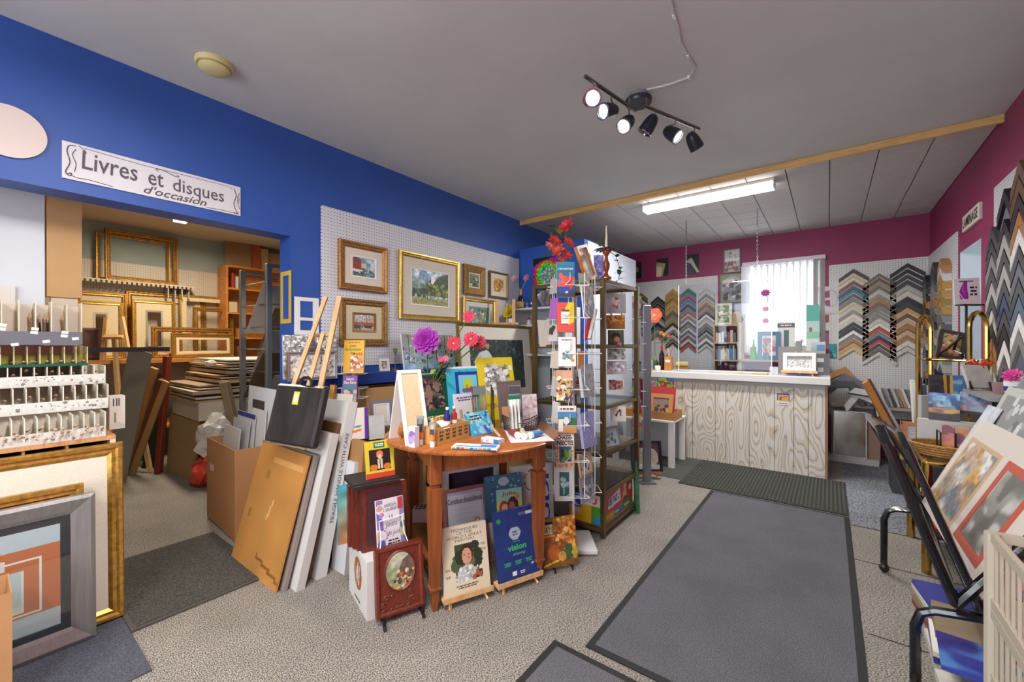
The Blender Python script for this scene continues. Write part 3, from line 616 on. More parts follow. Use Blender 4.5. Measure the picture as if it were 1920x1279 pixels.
# slotted wall rack with two hanging rope frames
z0 = at_x(150, 520, -6.6).z; ya_, yb_ = at_x(147, 520, -6.6).y, at_x(362, 530, -6.6).y
r = empty('wall_rack', (-6.738, (ya_ + yb_) / 2, z0)); tag(r, 'white slotted wall rack on the storage pegboard', 'rack')
MB().box(0, -(yb_ - ya_) / 2, -0.012, 0.2, (yb_ - ya_) / 2, 0).build('rail_board', M('#c9bfb0', 0.6), r)
n = 24; tme2 = MB().box(.17, -.012, -.04, .2, .012, -.012).mesh(M('#b8ad9c', 0.6))
for k in range(n): link('tooth', tme2, r, (0, -(yb_ - ya_) / 2 + .02 + k * (yb_ - ya_ - .04) / (n - 1), 0))
for k in range(4): MB().box(0, -.006, -.16, .16, .006, -.012).build('bracket', M('#b8ad9c', 0.6), r, loc=(0, (yb_ - ya_) / 2 - .05 - k * .07, 0))
for (tl, br, x, lb) in (((197, 425), (335, 522), -6.56, 'rope moulded gold frame standing on the slotted wall rack'), ((180, 432), (320, 520), -6.66, 'thin gold frame behind the rope moulded frame on the wall rack')):
    sframe(tl, br, x, lb, .05 if x > -6.6 else .035, ROPE if x > -6.6 else GOLDL, zb=z0 + .001, lean=2)
# orange bookcase against the storage back wall
bk = empty('bookcase', (-6.57, 2.5, 0)); tag(bk, 'orange wooden bookcase behind the grey metal rack', 'bookcase')
ORW = wood('#b06a28', '#cf8a3f', 4, (1, 1, 6), 0.5)
for y in (-.38, .38): MB().box(-.16, y - .012, 0, .16, y + .012, 2.36).build('side_panel', ORW, bk)
for z in (.1, .6, 1.08, 1.38, 1.72, 2.05, 2.35): MB().box(-.16, -.368, z - .012, .16, .368, z + .012).build('shelf', ORW, bk)
MB().box(-.165, -.37, 0, -.16, .37, 2.36).build('back_panel', ORW, bk)
for k, (yy, zz, h, c, lb) in enumerate(((-.3, 2.062, .2, '#a33025', 'red'), (-.25, 2.062, .16, '#c9bfae', 'pale'), (-.19, 1.392, .12, '#b5793c', 'tan'), (-.3, 1.732, .14, '#c7b28c', 'buff'), (-.24, 1.092, .18, '#9c5a2c', 'rust'))):
    q = PL((-6.44, 2.5 + yy, zz), math.pi / 2); book('book', '%s book standing on the orange bookcase shelf' % lb, q, .09, M(c, .6), w=.03 if k < 2 else .1, h=h)
for k, (y, h, c, ln, lb) in enumerate(((2.17, .42, '#8e6a48', 12, 'brown'), (2.30, .40, '#a04a22', 10, 'rust red'), (2.40, .38, '#b98e60', 8, 'tan'), (2.62, .36, '#a98058', 6, 'darker tan'))):
    q = PL((-6.5, y + .12, 2.364), math.pi / 2 - .2, math.radians(ln)); board('art_board', '%s board leaning on top of the orange bookcase' % lb, 'board', q, .02, M(c, .7), w=.3, h=h - .03 * k)
# wooden easel standing in the storage room
ez = empty('floor_easel', at_d(215, 700, 4.35).xy.to_3d()); tag(ez, 'plain wooden floor easel behind the brush display', 'easel'); eo = ez.location
def W2(px, py, d): return at_d(px, py, d) - eo
for a, bb in (((186, 740), (200, 595)), ((255, 740), (228, 594)), ((222, 740), (214, 628))):
    A, B_ = W2(*a, 4.3), W2(*bb, 4.4); D = (B_ - A) / (B_.z - A.z); MB().tube([A - D * (A.z - .002), B_], .024, 4).build('leg', PINE, ez)
MB().tube([W2(196, 632, 4.36), W2(232, 632, 4.36)], .025, 4).build('crossbar', PINE, ez)
# boards and mouldings leaning in the storage room
lean_items = [('aluminium_sheet', 'wide grey metal sheet leaning at the storage room entrance', 'panel', (214, 905), (264, 657), 3.75, .21, .006, M('#9a9184', 0.45, 0.0)),
              ('moulding', 'tan moulding length leaning beside the grey metal panel', 'moulding', (228, 893), (290, 690), 3.95, .07, .03, M('#a87c46', .5)),
              ('moulding', 'red brown moulding length leaning second from the grey panel', 'moulding', (238, 886), (305, 712), 4.1, .06, .05, M('#74431f', .45)),
              ('moulding', 'long light kraft moulding with a taped white end', 'moulding', (247, 890), (312, 715), 4.05, .06, .02, M('#b08d5c', .6)),
              ('board', 'dark red board leaning beside the stacked paper', 'board', (297, 888), (314, 668), 4.2, .05, .06, M('#7a2f18', .5)),
              ('board', 'black board standing in the gap behind the mouldings', 'board', (278, 878), (303, 700), 4.5, .12, .02, M('#1c1a1c', .5))]
for (nm, lb, ct, f, t, d, wd, th, mt) in lean_items:
    a = at_z(*f, 0.002); plank(nm, lb, ct, a, at_d(*t, d), wd, th, mt)
rs = at_d(250, 660, 4.1)
tag(MB().box(-.02, -.22, 0, .02, .3, .035).build('shelf_rail', M('#3b3634', .5), loc=(at_d(225, 655, 3.2).x, at_d(225, 655, 3.2).y, at_d(225, 655, 3.2).z - .02)), 'dark narrow rail beside the easel in the storage room', 'rail')
# stack of cartons and sheets
carton('carton', 'kraft carton under the white lidded box in the storage room', PL((-5.07, 1.34, 0), 0, 0, .72, .58), .6, M('#a8906c', .8), open_top=False)
p = stand((312, 882), (366, 907), (318, 776), 0.0, 3); board('corrugated_panel', 'tall tan slotted panel standing before the cartons', 'panel', p, .012, M('#a98c63', .8, 0, .25, 30, 0, (10, 1, .4)))
bx = carton('lidded_box', 'white flat box under the sheets of card', PL((-5.02, 1.3, .585), 0, 0, .8, .17), .6, M('#cfc4b2', .7), open_top=False)
SHEET = [M(c, .75, 0, .06, 8) for c in ('#c7a97c', '#d8cfc2', '#a98a63', '#b7a48c', '#d0c2ad', '#8f7a63')]
z = .757
for k in range(9):
    t = (.012, .02, .006, .03, .01, .014, .03, .012, .01)[k]; w_, d_ = 1.0 - .04 * (k % 3), .95
    q = PL((-5.1 + R.uniform(-.04, .04), 1.26 + R.uniform(0, .06) + (.18 if k > 5 else 0), z), R.uniform(-.03, .03)); z += t + .012
    o = MB().box(-w_ / 2, 0, 0, w_ / 2, d_, t).build('card_sheet', SHEET[k % 6]); put(o, q); tag(o, '%s sheet from the bottom in the stack of card in the storage room' % ORD[k], 'card sheet', 'stacked sheets of card in the storage room')
for k in range(5):
    t = (.03, .012, .02, .01, .012)[k]; q = PL((-5.15 + R.uniform(-.05, .05), 1.55 + R.uniform(-.05, .05), z), R.uniform(-.06, .06)); z += t + .013
    o = MB().box(-.55, 0, 0, .55, .8, t).build('wrapped_sheet', M(('#9f8b70', '#d6cdbf', '#c3aa84', '#e0dad0', '#cfc8be')[k], .5)); put(o, q); tag(o, '%s sheet of the upper wrapped stack in the storage room' % ORD[k], 'wrapped sheet', 'upper stack of wrapped sheets')
def crumple(name, label, cat, c, r, mat, seed, sx=1, sy=1, sz=1):
    import bmesh
    bm = bmesh.new(); bmesh.ops.create_icosphere(bm, subdivisions=3, radius=1); rr = random.Random(seed)
    from mathutils import noise
    for v in bm.verts:
        n_ = noise.noise(v.co * 2.2 + Vector((seed, 0, 0))) * .35 + noise.noise(v.co * 5 + Vector((seed, 3, 0))) * .18
        v.co *= 1 + n_; v.co.x *= r * sx; v.co.y *= r * sy; v.co.z = max(v.co.z, -.85) * r * sz
    me = bpy.data.meshes.new('crumple'); bm.to_mesh(me); bm.free(); me.materials.append(mat); o = link(name, me, None, c)
    return tag(o, label, cat)
crumple('string_ball', 'small ball of white string on the sheets of card', 'string', (-4.72, 1.42, z - .045), .045, M('#ddd6c6', .8), 3, 1, 1, .7)
crumple('plastic_bag', 'translucent white bag stuffed beside the cartons', 'bag', at_z(392, 905, .34).xy.to_3d() * 0 + Vector((-4.55, 1.42, .42)), .17, M('#d6d2c8', .4), 5, .7, .9, 1.3)
crumple('shopping_bag', 'colourful printed shopping bag on the floor by the cartons', 'bag', Vector((-4.52, 1.32, .125)), .13, M('#c8402a', .5, 0, .6, 9), 8, .7, .8, 1.1)
crumple('red_cloth', 'red cloth bundle hanging behind the slotted panel', 'cloth', Vector((-5.62, 1.45, .42)), .12, M('#b3161c', .6), 11, .8, 1, 1.6)
plank('paper_roll', 'brown paper roll standing beside the wrapped stack', 'paper roll', (-4.42, 1.62, .001), at_d(421, 716, 3.95), .07, .07, M('#8f7d61', .7))
# grey metal drying rack
gr = empty('metal_rack', (-4.17, 1.95, 0)); tag(gr, 'grey metal rack holding slanted mat boards beside the opening', 'rack')
for x in (-.28, .28):
    for y in (-.35, .35): MB().box(x - .022, y - .022, 0, x + .022, y + .022, 2.0, .003).build('post', STEEL, gr)
    MB().box(x - .012, -.35, 1.97, x + .012, .35, 2.0).build('top_rail', STEEL, gr)
for k in range(9):
    z = .25 + k * .2; MB().tube([(-.28, -.35, z), (.28, -.35, z)], .006, 6).build('rung', STEEL, gr); MB().tube([(.28, -.35, z), (.28, .35, z)], .006, 6).build('rung', STEEL, gr)
for k in range(7):
    c = ('#b5b3ab', '#8a6b48', '#cfcfca', '#6d5a41', '#a9a9a4', '#94754d', '#d4d2ca')[k]
    plank('mat_board', '%s mat board from the bottom slanting in the grey metal rack' % ORD[k], 'mat board', (-4.42 + .02 * k, 1.72 + .05 * (k % 3), .2 + .2 * k), (-3.93, 1.72 + .05 * (k % 3), .62 + .2 * k), .3, .004, M(c, .7), 'mat boards in the grey metal rack', axis=(0, 1, 0))
# ------------------------------------------------------------------ brush display at the far left
CABZ = .86; CAB = empty('cubby_cabinet', (-3.1, -.1, 0)); tag(CAB, 'wooden cubby cabinet under the brush trays at the left', 'cabinet')
CW = wood('#a9794e', '#c7986a', 4, (1, 6, 1), .6)
MB().box(-.35, -.7, CABZ - .02, .35, .54, CABZ).build('top_board', CW, CAB)
MB().box(-.35, -.7, 0, -.33, .54, CABZ - .02).build('back_panel', M('#c7b7a0', .7), CAB)
for y in (-.69, .53): MB().box(-.33, y - .01, 0, .35, y + .01, CABZ - .02).build('side_panel', M('#d3c2a6', .6), CAB)
for z in (.58, .72): MB().box(-.33, -.68, z - .005, .34, .52, z + .005).build('shelf', CW, CAB)
for k in range(7): MB().box(-.33, -.40 + k * .13 - .004, .585, .34, -.40 + k * .13 + .004, CABZ - .02).build('divider', CW, CAB)
MB().box(-.33, -.68, 0, .30, .52, .57).build('base_panel', M('#b59a78', .7), CAB)
TRAYW = M('#e3dccd', .4); LABS = M('#d9d6d0', .6)
def brush_tray(label, x, z, y1, n, pitch, h, depth, strip_art, seed, divm=TRAYW):
    r = empty('brush_tray', (x, y1, z)); tag(r, label, 'tray')
    L = n * pitch
    MB().box(-depth, -L, 0, 0, 0, .004).box(-depth, -L, 0, -depth + .004, 0, h).build('tray_body', TRAYW, r)
    for k in range(n + 1): MB().box(-depth + .004, -k * pitch - .0015, .004, -.002, -k * pitch + .0015, h).build('divider', divm, r)
    s = MB().box(-.001, -L, -.002, .003, 0, .048).build('label_strip', LABS, r)
    o = link('price_labels', artmesh(L, .046, strip_art, seed, 40), s, (.0036, -L / 2, 0), (0, 0, math.pi / 2))
    return r
strip_ops = [('g', '#d8d5cd', '#c9c5bd'), ('b', 40, 0, .1, 1, .9, .05, .16, ['#f0eeea', '#b9b5ae', '#7d7a78', '#e2dfd8']), ('b', 24, 0, .2, 1, .9, .03, .08, ['#5a5a60', '#77777c', '#a86a5a', '#99958f'])]
BW = M('#caa987', .5); HANDLE = [M('#23211f', .3), M('#b9835a', .4), M('#e0d7c9', .4), M('#a3262a', .35), M('#8a6c4e', .4)]; BRIST = M('#c9ab8a', .8, 0, .3, 200); FER = M('#c9c4ba', .25, .9)
def brush_proto(L=.16, hm=HANDLE[0], rb=.007):
    r = empty('paint_brush')
    MB().lathe([(.002, 0), (.0045, L * .3), (.0035, L * .7)], 6).build('handle', hm, r, True)
    MB().lathe([(.0042, L * .7), (.005, L * .8)], 6).build('ferrule', FER, r, True)
    MB().lathe([(.005, L * .8), (rb, L * .9), (.001, L)], 6).build('bristles', BRIST, r, True)
    return r
def dup(src, loc, rot, label, group, cat):
    c = src.copy(); COL.objects.link(c); c.location = loc; c.rotation_euler = rot; tag(c, label, cat, group)
    for ch in src.children: d = ch.copy(); COL.objects.link(d); d.parent = c
    return c
protos = [brush_proto(.15, hm) for hm in HANDLE]; used = [False] * 5
def place_brush(k, loc, rot, label, group):
    if not used[k]:
        used[k] = True; o = protos[k]; o.location = loc; o.rotation_euler = rot; tag(o, label, 'paint brush', group); return o
    return dup(protos[k], loc, rot, label, group, 'paint brush')
tiers = [(-2.755, CABZ + .001, .405, 10, .036, .115, .14, 'lowest white brush tray just above the cubby cabinet', 3), (-2.86, .985, .43, 10, .038, .115, .2, 'middle white brush tray between two others', 5), (-2.965, 1.10, .435, 10, .040, .09, .2, 'upper white brush tray under the yellow tinted bins', 9)]
TN = ['lowest', 'middle', 'upper']
for ti, (x, z, y1, n, pt, h, dp, lb, sd) in enumerate(tiers):
    brush_tray(lb, x, z, y1, n, pt, h, dp, strip_ops, sd)
    for k in range(n):
        for j in range(2):
            kk = [0, 3, 2][ti] if R.random() < .45 else R.randrange(5)
            y = y1 - (k + .3 + .4 * j) * pt
            place_brush(kk, (x - dp + .03, y, z + .012 + .03 * j), (0, math.radians(82 + R.uniform(-6, 4)), R.uniform(-.06, .06)), '%s handled brush, %s one in %s compartment from the right, %s white tray' % (('black', 'tan', 'cream', 'red', 'brown')[kk], ('right', 'left')[j], ORD[k], TN[ti]), 'brushes in the %s white tray' % TN[ti])
    if ti: carton('tray_riser', 'plain riser box under the %s brush tray' % TN[ti], PL((x - .1, y1 - .2, CABZ + .0005), math.pi / 2, 0, .36, z - CABZ - .001), .1, M('#c9c0b0', .7), open_top=False)
# the yellow tinted bins
r = empty('bin_row', (-3.0, .375, 1.192)); tag(r, 'row of yellow tinted clear bins with rubber stumps', 'bins')
YB_ = glassy('#e8d26a', .12, .05)
MB().box(-.14, -.4, 0, .02, .0, .012).build('green_base', M('#1f5a4a', .3), r)
MB().box(-.14, -.4, .012, -.135, 0, .1).build('back_sheet', M('#d9c266', .4), r)
MB().box(.0, -.4, .06, .003, 0, .1).build('front_lip', ACRYL, r)
for k in range(11): MB().box(-.135, -.4 + k * .04 - .0012, .012, .0, -.4 + k * .04 + .0012, .095).build('divider', M('#e6dcae', .3), r)
MB().box(-.14, -.4, .095, .01, 0, .1).build('top_lid', ACRYL, r)
for k in range(10):
    tag(MB().lathe([(.006, 0), (.006, .045), (.002, .055)], 8).build('paper_stump', BW, None, True, (-3.06, .36 - k * .038 + R.uniform(-.006, .006), 1.212), (0, math.radians(86), R.uniform(-.3, .3))), 'tan paper stump in the yellow tinted bins, %s from the right' % ORD[k], 'stump', 'paper stumps in the yellow bins')
# top rack of upright white dividers
r = empty('divider_rack', (-3.05, .36, 1.295)); tag(r, 'upright rack of white dividers with a grey tagged band', 'rack')
MB().box(-.1, -.45, 0, .0, 0, .004).box(-.1, -.45, 0, -.095, 0, .2).build('rack_body', M('#ddd2c4', .5), r)
for k in range(9): MB().box(-.095, -k * .052 - .0015, .004, .004, -k * .052 + .0015, .215 - .01 * (k % 2)).build('divider', M('#e5d9c2', .45), r)
g = MB().box(.004, -.45, 0, .007, 0, .065).build('grey_band', M('#6a6a72', .5), r)
for k in range(8):
    for j in range(1 + (k % 2)): MB().box(.0072, -.03 - k * .05, .028 + .018 * j, .0082, -.006 - k * .05, .042 + .018 * j).build('price_tag', WHITE, g, rot=(.15 * (1 - 2 * (k % 2)), 0, 0))
for k, (y, zz) in enumerate(((.3, 0), (.245, 0), (.235, .0), (.225, 0), (.19, .005))): place_brush(0 if k % 2 else 4, (-3.10, y, 1.302 + zz), (R.uniform(-.06, .06), -.12, 0), 'slim brush standing between the white dividers, %s from the right' % ORD[k], 'brushes standing in the divider rack')
board('white_carton', 'small white box with a barcode beside the brush trays', 'box', PL((-2.93, .475, CABZ + .0005), math.pi / 2, 0, .06, .17), .08, M('#dcd6cb', .6), [('g', '#e0dbd0', '#d6cfc2'), ('r', .2, .68, .7, .95, '#d0cac0'), ('r', .25, .7, .3, .92, '#333'), ('r', .36, .7, .39, .92, '#333'), ('r', .45, .7, .52, .92, '#333'), ('r', .58, .7, .62, .92, '#333'), ('r', .3, .2, .45, .5, '#8a857c')], 2, 24)
# boards behind the brush rack
sup = carton('back_riser', 'tall white cabinet behind the brush rack', PL((-3.2, -.1, CABZ + .0005), math.pi / 2, 0, .9, .43), .2, M('#d6d6d8', .6), open_top=False)
p = PL((-3.26, -.2, 1.2915), math.pi / 2, math.radians(1), .9, 1.2); board('foam_board', 'large white foam board behind the brush rack', 'board', p, .008, M('#d4d8dd', .7))
board('mat_sample', 'beige mat sheet clipped on the white foam board', 'mat board', PL((-3.245, .09, 1.33), math.pi / 2, math.radians(1), .12, .26), .003, M('#d8d2c8', .8))
board('mat_sample', 'lower white card under the beige mat sheet', 'mat board', PL((-3.235, .12, 1.2955), math.pi / 2, math.radians(1), .3, .2), .003, M('#dbdcdd', .8))
board('cardboard_slab', 'tall tan cardboard slab beside the white foam board', 'cardboard', PL((-3.27, .322, 1.55), math.pi / 2, 0, .13, .6), .06, M('#c39a68', .75, 0, .06, 5))
carton('slab_support', 'narrow white box carrying the tan cardboard slab', PL((-3.28, .322, 1.2915), math.pi / 2, 0, .1, .257), .05, M('#cdbfa8', .6), open_top=False)
r = empty('sheet_pockets', (-3.23, -.02, 1.5)); tag(r, 'clear slanted sheet pockets on the white foam board', 'pockets')
for k in range(4): o = MB().box(-.004, -.25, 0, -.001, .05, .1).build('pocket_sheet', ACRYL, r, loc=(.01 + .004 * k, .02, .09 * k), rot=(.32, 0, 0)); MB().box(-.005, -.25, .097, .0, .05, .1).build('bright_edge', WHITE, o)
MB().prism([(-.2, 0), (.07, 0), (.07, .11), (-.2, .0)], 0, .002).build('orange_card', M('#b8562e', .6), r, rot=(0, 0, math.pi / 2), loc=(.006, 0, -.04))
# ------------------------------------------------------------------ leaning frames, far left
A90 = math.pi / 2
picture('framed_picture', 'big gold frame with linen mat leaning on the cubby cabinet', 'frame', PL((-2.66, -.02, .0085), A90, math.radians(3), .96, .82), .055, GOLDL, .105, LINEN, depth=.04, inner=(.012, M('#b9b3a2', .5)), art=[('g', '#b8966a', '#a8845a'), ('n', .1, 6)], back=True)
picture('framed_picture', 'gold frame over kraft board between the big gold and grey frames', 'frame', PL((-2.61, -.11, .0085), A90, math.radians(3), .86, .67), .05, GOLDL, 0, None, depth=.035, art=[('g', '#c59b78', '#b98e6a'), ('n', .08, 5)])
f3 = picture('framed_picture', 'grey silver frame with orange mat at the front left', 'frame', PL((-2.57, -.12, .0085), A90, math.radians(3), .94, .63), .075, M('#8c8a89', .35, .5, .12, 90, 0, (1, 1, .05)), .03, M('#23262c', .4), depth=.04, style=2,
             art=[('r', 0, 0, 1, 1, '#c3cbcf'), ('r', .0, .18, 1, .82, '#c9703e'), ('r', 0, .2, .92, .72, '#eceae4'), ('r', 0, .21, .915, .71, '#c9703e'), ('r', 0, .23, .86, .63, '#e8e4da'), ('r', 0, .25, .845, .615, '#c4cdcf'), ('r', 0, .25, .845, .3, '#dedbd0'), ('r', .70, .66, .79, .76, '#e6ddd6')], glass=True, res=80)
carton('open_carton', 'open kraft carton with blue print at the bottom left corner', PL((-2.31, -.12, .007), A90, 0, .44, .41), .2, KRAFT)
# ------------------------------------------------------------------ boards leaning beside the opening
bx = stand((388, 968), (440, 1015), (408, 822), .0125, 4); bx.lean = 0
cart = carton('tall_carton', 'open kraft carton holding mat boards in the opening', bx, .18, M('#a9794c', .75, 0, .05, 4), cat='box')
board('shipping_sticker', 'red and white sticker on the open kraft carton', 'sticker', PL(world_of(bx, -bx.w * .3, -.001, bx.h * .62), bx.yaw, 0, .09, .045), .0006, WHITE, [('g', '#d9c9c4', '#d9c9c4'), ('b', 40, 0, .1, 1, .9, .04, .1, ['#b3262a', '#c0484a', '#e9dfda'])], 4, 26)
def inbox(dx, dy, w, h, lb, mat, art=None, ln=5, nm='mat_board', t=.004, dz=.03): return board(nm, lb, 'mat board', PL(world_of(bx, dx, dy, dz), bx.yaw, math.radians(ln), w, h), t, mat, art)
inbox(.18, .155, .5, .95, 'white mat with dark window rising out of the kraft carton', M('#cfd0d3', .7), [('r', 0, 0, 1, 1, '#cfd0d3'), ('r', .2, .62, .62, .9, '#4a423c')], 3)
inbox(.2, .125, .26, .80, 'small pale card before the white mat with dark window', M('#c9c8c6', .7), None, 4)
inbox(.0, .10, .36, .76, 'blue edged card standing in the kraft carton', M('#c4c6c8', .6), [('r', 0, 0, 1, 1, '#c6c7c9'), ('r', 0, .95, 1, 1, '#3a3f8c')], 5)
inbox(-.03, .07, .34, .71, 'silver grey card in front of the blue edged card', M('#b9babb', .5), None, 6); inbox(-.06, .035, .34, .66, 'lowest white card at the front of the kraft carton', M('#c9c6bf', .6), None, 5)
def lb_(y, xr, w, h, t, lb, mat, ln=13, nm='leaning_board', art=None): return board(nm, lb, 'board', PL((xr - w / 2, y, .0015), 0, math.radians(ln), w, h), t, mat, art, res=40)
lb_(.975, -2.29, .60, .70, .008, 'tan taped cardboard sheet foremost of the leaning boards', M('#b5803f', .75, 0, .05, 3), 15, 'cardboard_sheet',
    [('g', '#b07a3e', '#b98444'), ('n', .06, 4), ('r', .35, .86, .95, .9, '#c9975a'), ('l', .5, .42, .56, .58, .012, '#cfa873'), ('r', .28, .72, .34, .78, '#8f6a30'), ('r', .1, .38, .16, .44, '#8f6a30'), ('l', .5, .14, .98, .06, .014, '#8a5a28')])
lb_(1.005, -2.27, .58, .70, .02, 'thin grey board right behind the tan cardboard sheet', M('#8d827a', .6), 14.5)
lb_(1.045, -2.215, .56, .82, .045, 'plastic wrapped white edged frame among the leaning boards', M('#c9c6c2', .4), 14)
lb_(1.115, -2.27, .36, .86, .03, 'brown backed frame among the leaning boards', M('#6f4a2c', .5), 13)
fo = lb_(1.165, -2.24, .36, .98, .06, 'tall white foam edged pack at the rear of the leaning boards', M('#d6d6d4', .6), 11.5)
tx = text(fo, 'FRAGILE HANDLE WITH CARE', 0, 0, .5, .022, M('#3a4a6a', .6), rot=0); tx.rotation_euler = (0, math.pi * 1.5, 0)
tx.rotation_euler = (math.radians(0), 0, 0)
me = tx.data
for v in me.vertices: x_, z_ = v.co.x, v.co.z; v.co = (.1812, .03 - z_, .55 + x_)
lb_(1.245, -2.36, .4, .6, .03, 'kraft board low behind the tall foam pack', M('#a06c34', .7), 9)
lb_(1.285, -2.16, .14, .62, .03, 'narrow white board by the book stack', M('#c9c9cc', .5), 6)
lb_(1.33, -2.12, .35, .74, .02, 'brown cardboard sheet beside the book stack', M('#9b7145', .7), 4)
# gold rope moulding and plastic sheet in the pile
plank('gold_moulding', 'gold rope moulding length rising from the leaning boards', 'moulding', at_d(604, 868, 2.5), at_d(626, 722, 2.62), .035, .03, ROPE); 
plank('red_moulding', 'dark red moulding beside the gold rope moulding', 'moulding', at_d(592, 868, 2.52), at_d(611, 724, 2.64), .03, .03, REDW)
p = face((618, 800), (652, 812), (636, 738), 2.62, 2.55, 12); board('plastic_sleeve', 'grey plastic sleeved sheet with a folded white flap', 'sheet', p, .006, M('#b3b2b0', .35), [('g', '#bdbcba', '#c2c1bd'), ('r', 0, .75, 1, 1, '#dcd8d0')], 3)
# black portfolio in plastic
p = face((494, 826), (583, 846), (530, 719), 2.42, 2.22, 14); r = MB().box(-p.w / 2, 0, 0, p.w / 2, .05, p.h, .012).build('portfolio_case', M('#2e2c2c', .32, 0, .45, 14, .5, (1, 1, .3))); put(r, p); tag(r, 'black artist portfolio in clear plastic with yellow tag', 'portfolio')
MB().box(-p.w * .07, -.002, p.h * .66, p.w * .05, -.0005, p.h * .88).build('yellow_tag', M('#d3c93a', .5), r); MB().box(-p.w * .05, -.003, p.h * .7, p.w * .03, -.0022, p.h * .84).build('white_label', M('#d6d2c4', .5), r)
MB().tube([(-.05 + .02, .025, p.h - .005), (-.045 + .02, .02, p.h + .03), (-.02 + .02, .018, p.h + .045), (.02 + .02, .018, p.h + .045), (.045 + .02, .02, p.h + .03), (.05 + .02, .025, p.h - .005)], .009, 8).build('handle', M('#33221a', .4), r, True)
MB().box(-p.w / 2 - .004, -.004, -.012, p.w / 2 + .012, .056, .006, .003).build('plastic_fold', PLASTIC, r)
# tall slim easel before the blue wall
ez = empty('floor_easel', at_d(590, 730, 2.75).xy.to_3d()); tag(ez, 'tall folded pine easel leaning on the white pegboard', 'easel'); eo = ez.location
def leg3(a, b, d0, d1, r=.017):
    A, B_ = at_d(*a, d0) - eo, at_d(*b, d1) - eo; D = (B_ - A) / (B_.z - A.z); MB().tube([A - D * (A.z - .727), B_], r, 4).build('leg', PINE, ez)
leg3((553, 716), (611, 557), 2.6, 2.7); leg3((602, 722), (637, 556), 2.62, 2.72, .02); leg3((580, 718), (606, 625), 2.62, 2.7, .016)
carton('carton', 'kraft carton hidden behind the black portfolio', PL((-2.66, 1.2, .0005), 0, 0, .44, .724), .3, KRAFT, open_top=False)
MB().tube([at_d(584, 628, 2.75) - eo, at_d(628, 630, 2.69) - eo], .013, 4).build('crossbar', PINE, ez)
# silver pictures behind the easel
p = face((532, 712), (632, 716), (530, 628), 2.74, 3.0, 3)
board('canvas', 'silver glitter canvas of a roof behind the pine easel', 'canvas', p, .02, M('#bdbcbc', .5), [('g', '#b7b6b6', '#a8a5a2'), ('n', .4, 26), ('p', [(.18, .35), (.5, .95), (.85, .55), (.98, .3)], '#5d5660'), ('p', [(.4, .98), (.6, .98), (.5, .8)], '#8f5a3c'), ('r', 0, 0, 1, .3, '#8b8078'), ('n', .4, 30)], 5, 40)
p = face((540, 716), (634, 712), (537, 660), 2.69, 2.92, 3)
picture('framed_picture', 'silver framed snowy street picture behind the pine easel', 'picture', p, .022, M('#b9b9bb', .25, .8), 0, None, [('g', '#cfc9c4', '#c9c2bc'), ('n', .3, 14), ('b', 16, .0, .1, 1, .7, .02, .07, ['#8a6a58', '#5f5a5c', '#e0dcd8', '#c66a2e']), ('l', .2, .1, .3, .9, .012, '#5d4a3c'), ('l', .75, .1, .7, .9, .012, '#5d4a3c')], 6)
# mats on the blue pier
p = wally((526, 511), (545, 606), 1.3275)
picture('yellow_mat', 'yellow mat with narrow window on the blue opening jamb', 'mat board', p, .03, M('#c9a83f', .7), 0, None, None, depth=.004, style=1, back=False)
p = wallx((552, 558), (598, 628), XL + .006); p.loc.z = at_x(575, 628, XL).z; p.h = at_x(575, 558, XL).z - p.loc.z
r = empty('white_mat'); put(r, p); tag(r, 'white mat with two windows on the blue pier', 'mat board')
ww = p.w; q = p.h
MB().box(-ww / 2, 0, 0, ww / 2, .004, q * .12).box(-ww / 2, 0, q * .9, ww / 2, .004, q).box(-ww / 2, 0, q * .12, -ww * .27, .004, q * .9).box(ww * .25, 0, q * .12, ww / 2, .004, q * .9).box(-ww * .27, 0, q * .38, ww * .25, .004, q * .46).build('mat_sheet', M('#e0dfdf', .7), r)
# white wire book spinner with French paperbacks
ws = empty('wire_rack', at_d(662, 800, 2.95).xy.to_3d()); tag(ws, 'white wire book rack behind the table\'s left side', 'wire rack'); eo = ws.location
MB().tube([(0, 0, .0), (0, 0, 1.3)], .008, 8).build('pole', WIRE, ws); MB().lathe([(.16, 0), (.16, .012), (.03, .03)], 20).build('base', WIRE, ws)
for z in (.72, .92, 1.09):
    MB().tube([(-.09, -.05, z), (.09, -.05, z), (.09, .05, z), (-.09, .05, z)], .0025, 5, True).build('pocket_wire', WIRE, ws, rot=(0, 0, TH)); MB().tube([(-.09, -.05, z + .07), (.09, -.05, z + .07), (.09, .05, z + .07), (-.09, .05, z + .07)], .0025, 5, True).build('pocket_wire', WIRE, ws, rot=(0, 0, TH))
    for x in (-.06, -.02, .02, .06): MB().tube([(x, -.05, z), (x, -.05, z + .07)], .002, 5).build('upright_wire', WIRE, ws, rot=(0, 0, TH))
p = face((643, 700), (681, 698), (646, 638), 2.84, 2.84, 6)
o = book('book', 'yellow paperback titled petit dictionnaire des trucs in the wire rack', p, .02, M('#d9a51e', .5), [('g', '#e0b01f', '#e0a81c'), ('r', .3, .06, .95, .48, '#c98a5a'), ('b', 30, .3, .06, .95, .48, .02, .06, ['#e8d8c8', '#8f4a2c', '#b5632f', '#f0e0d0'])], 4)
GRN = M('#3f7a2c', .5); text(o, '~1', 0, p.h * .93, p.w * .6, p.h * .05, M('#b5402a', .5)); text(o, 'petit\ndictionnaire\ndes', -p.w * .05, p.h * .72, p.w * .8, p.h * .3, GRN, bold=.02); text(o, 'trucs', p.w * .18, p.h * .585, p.w * .5, p.h * .1, M('#b3262a', .5), bold=.02)
p = face((641, 758), (668, 762), (640, 704), 2.8, 2.8, 6)
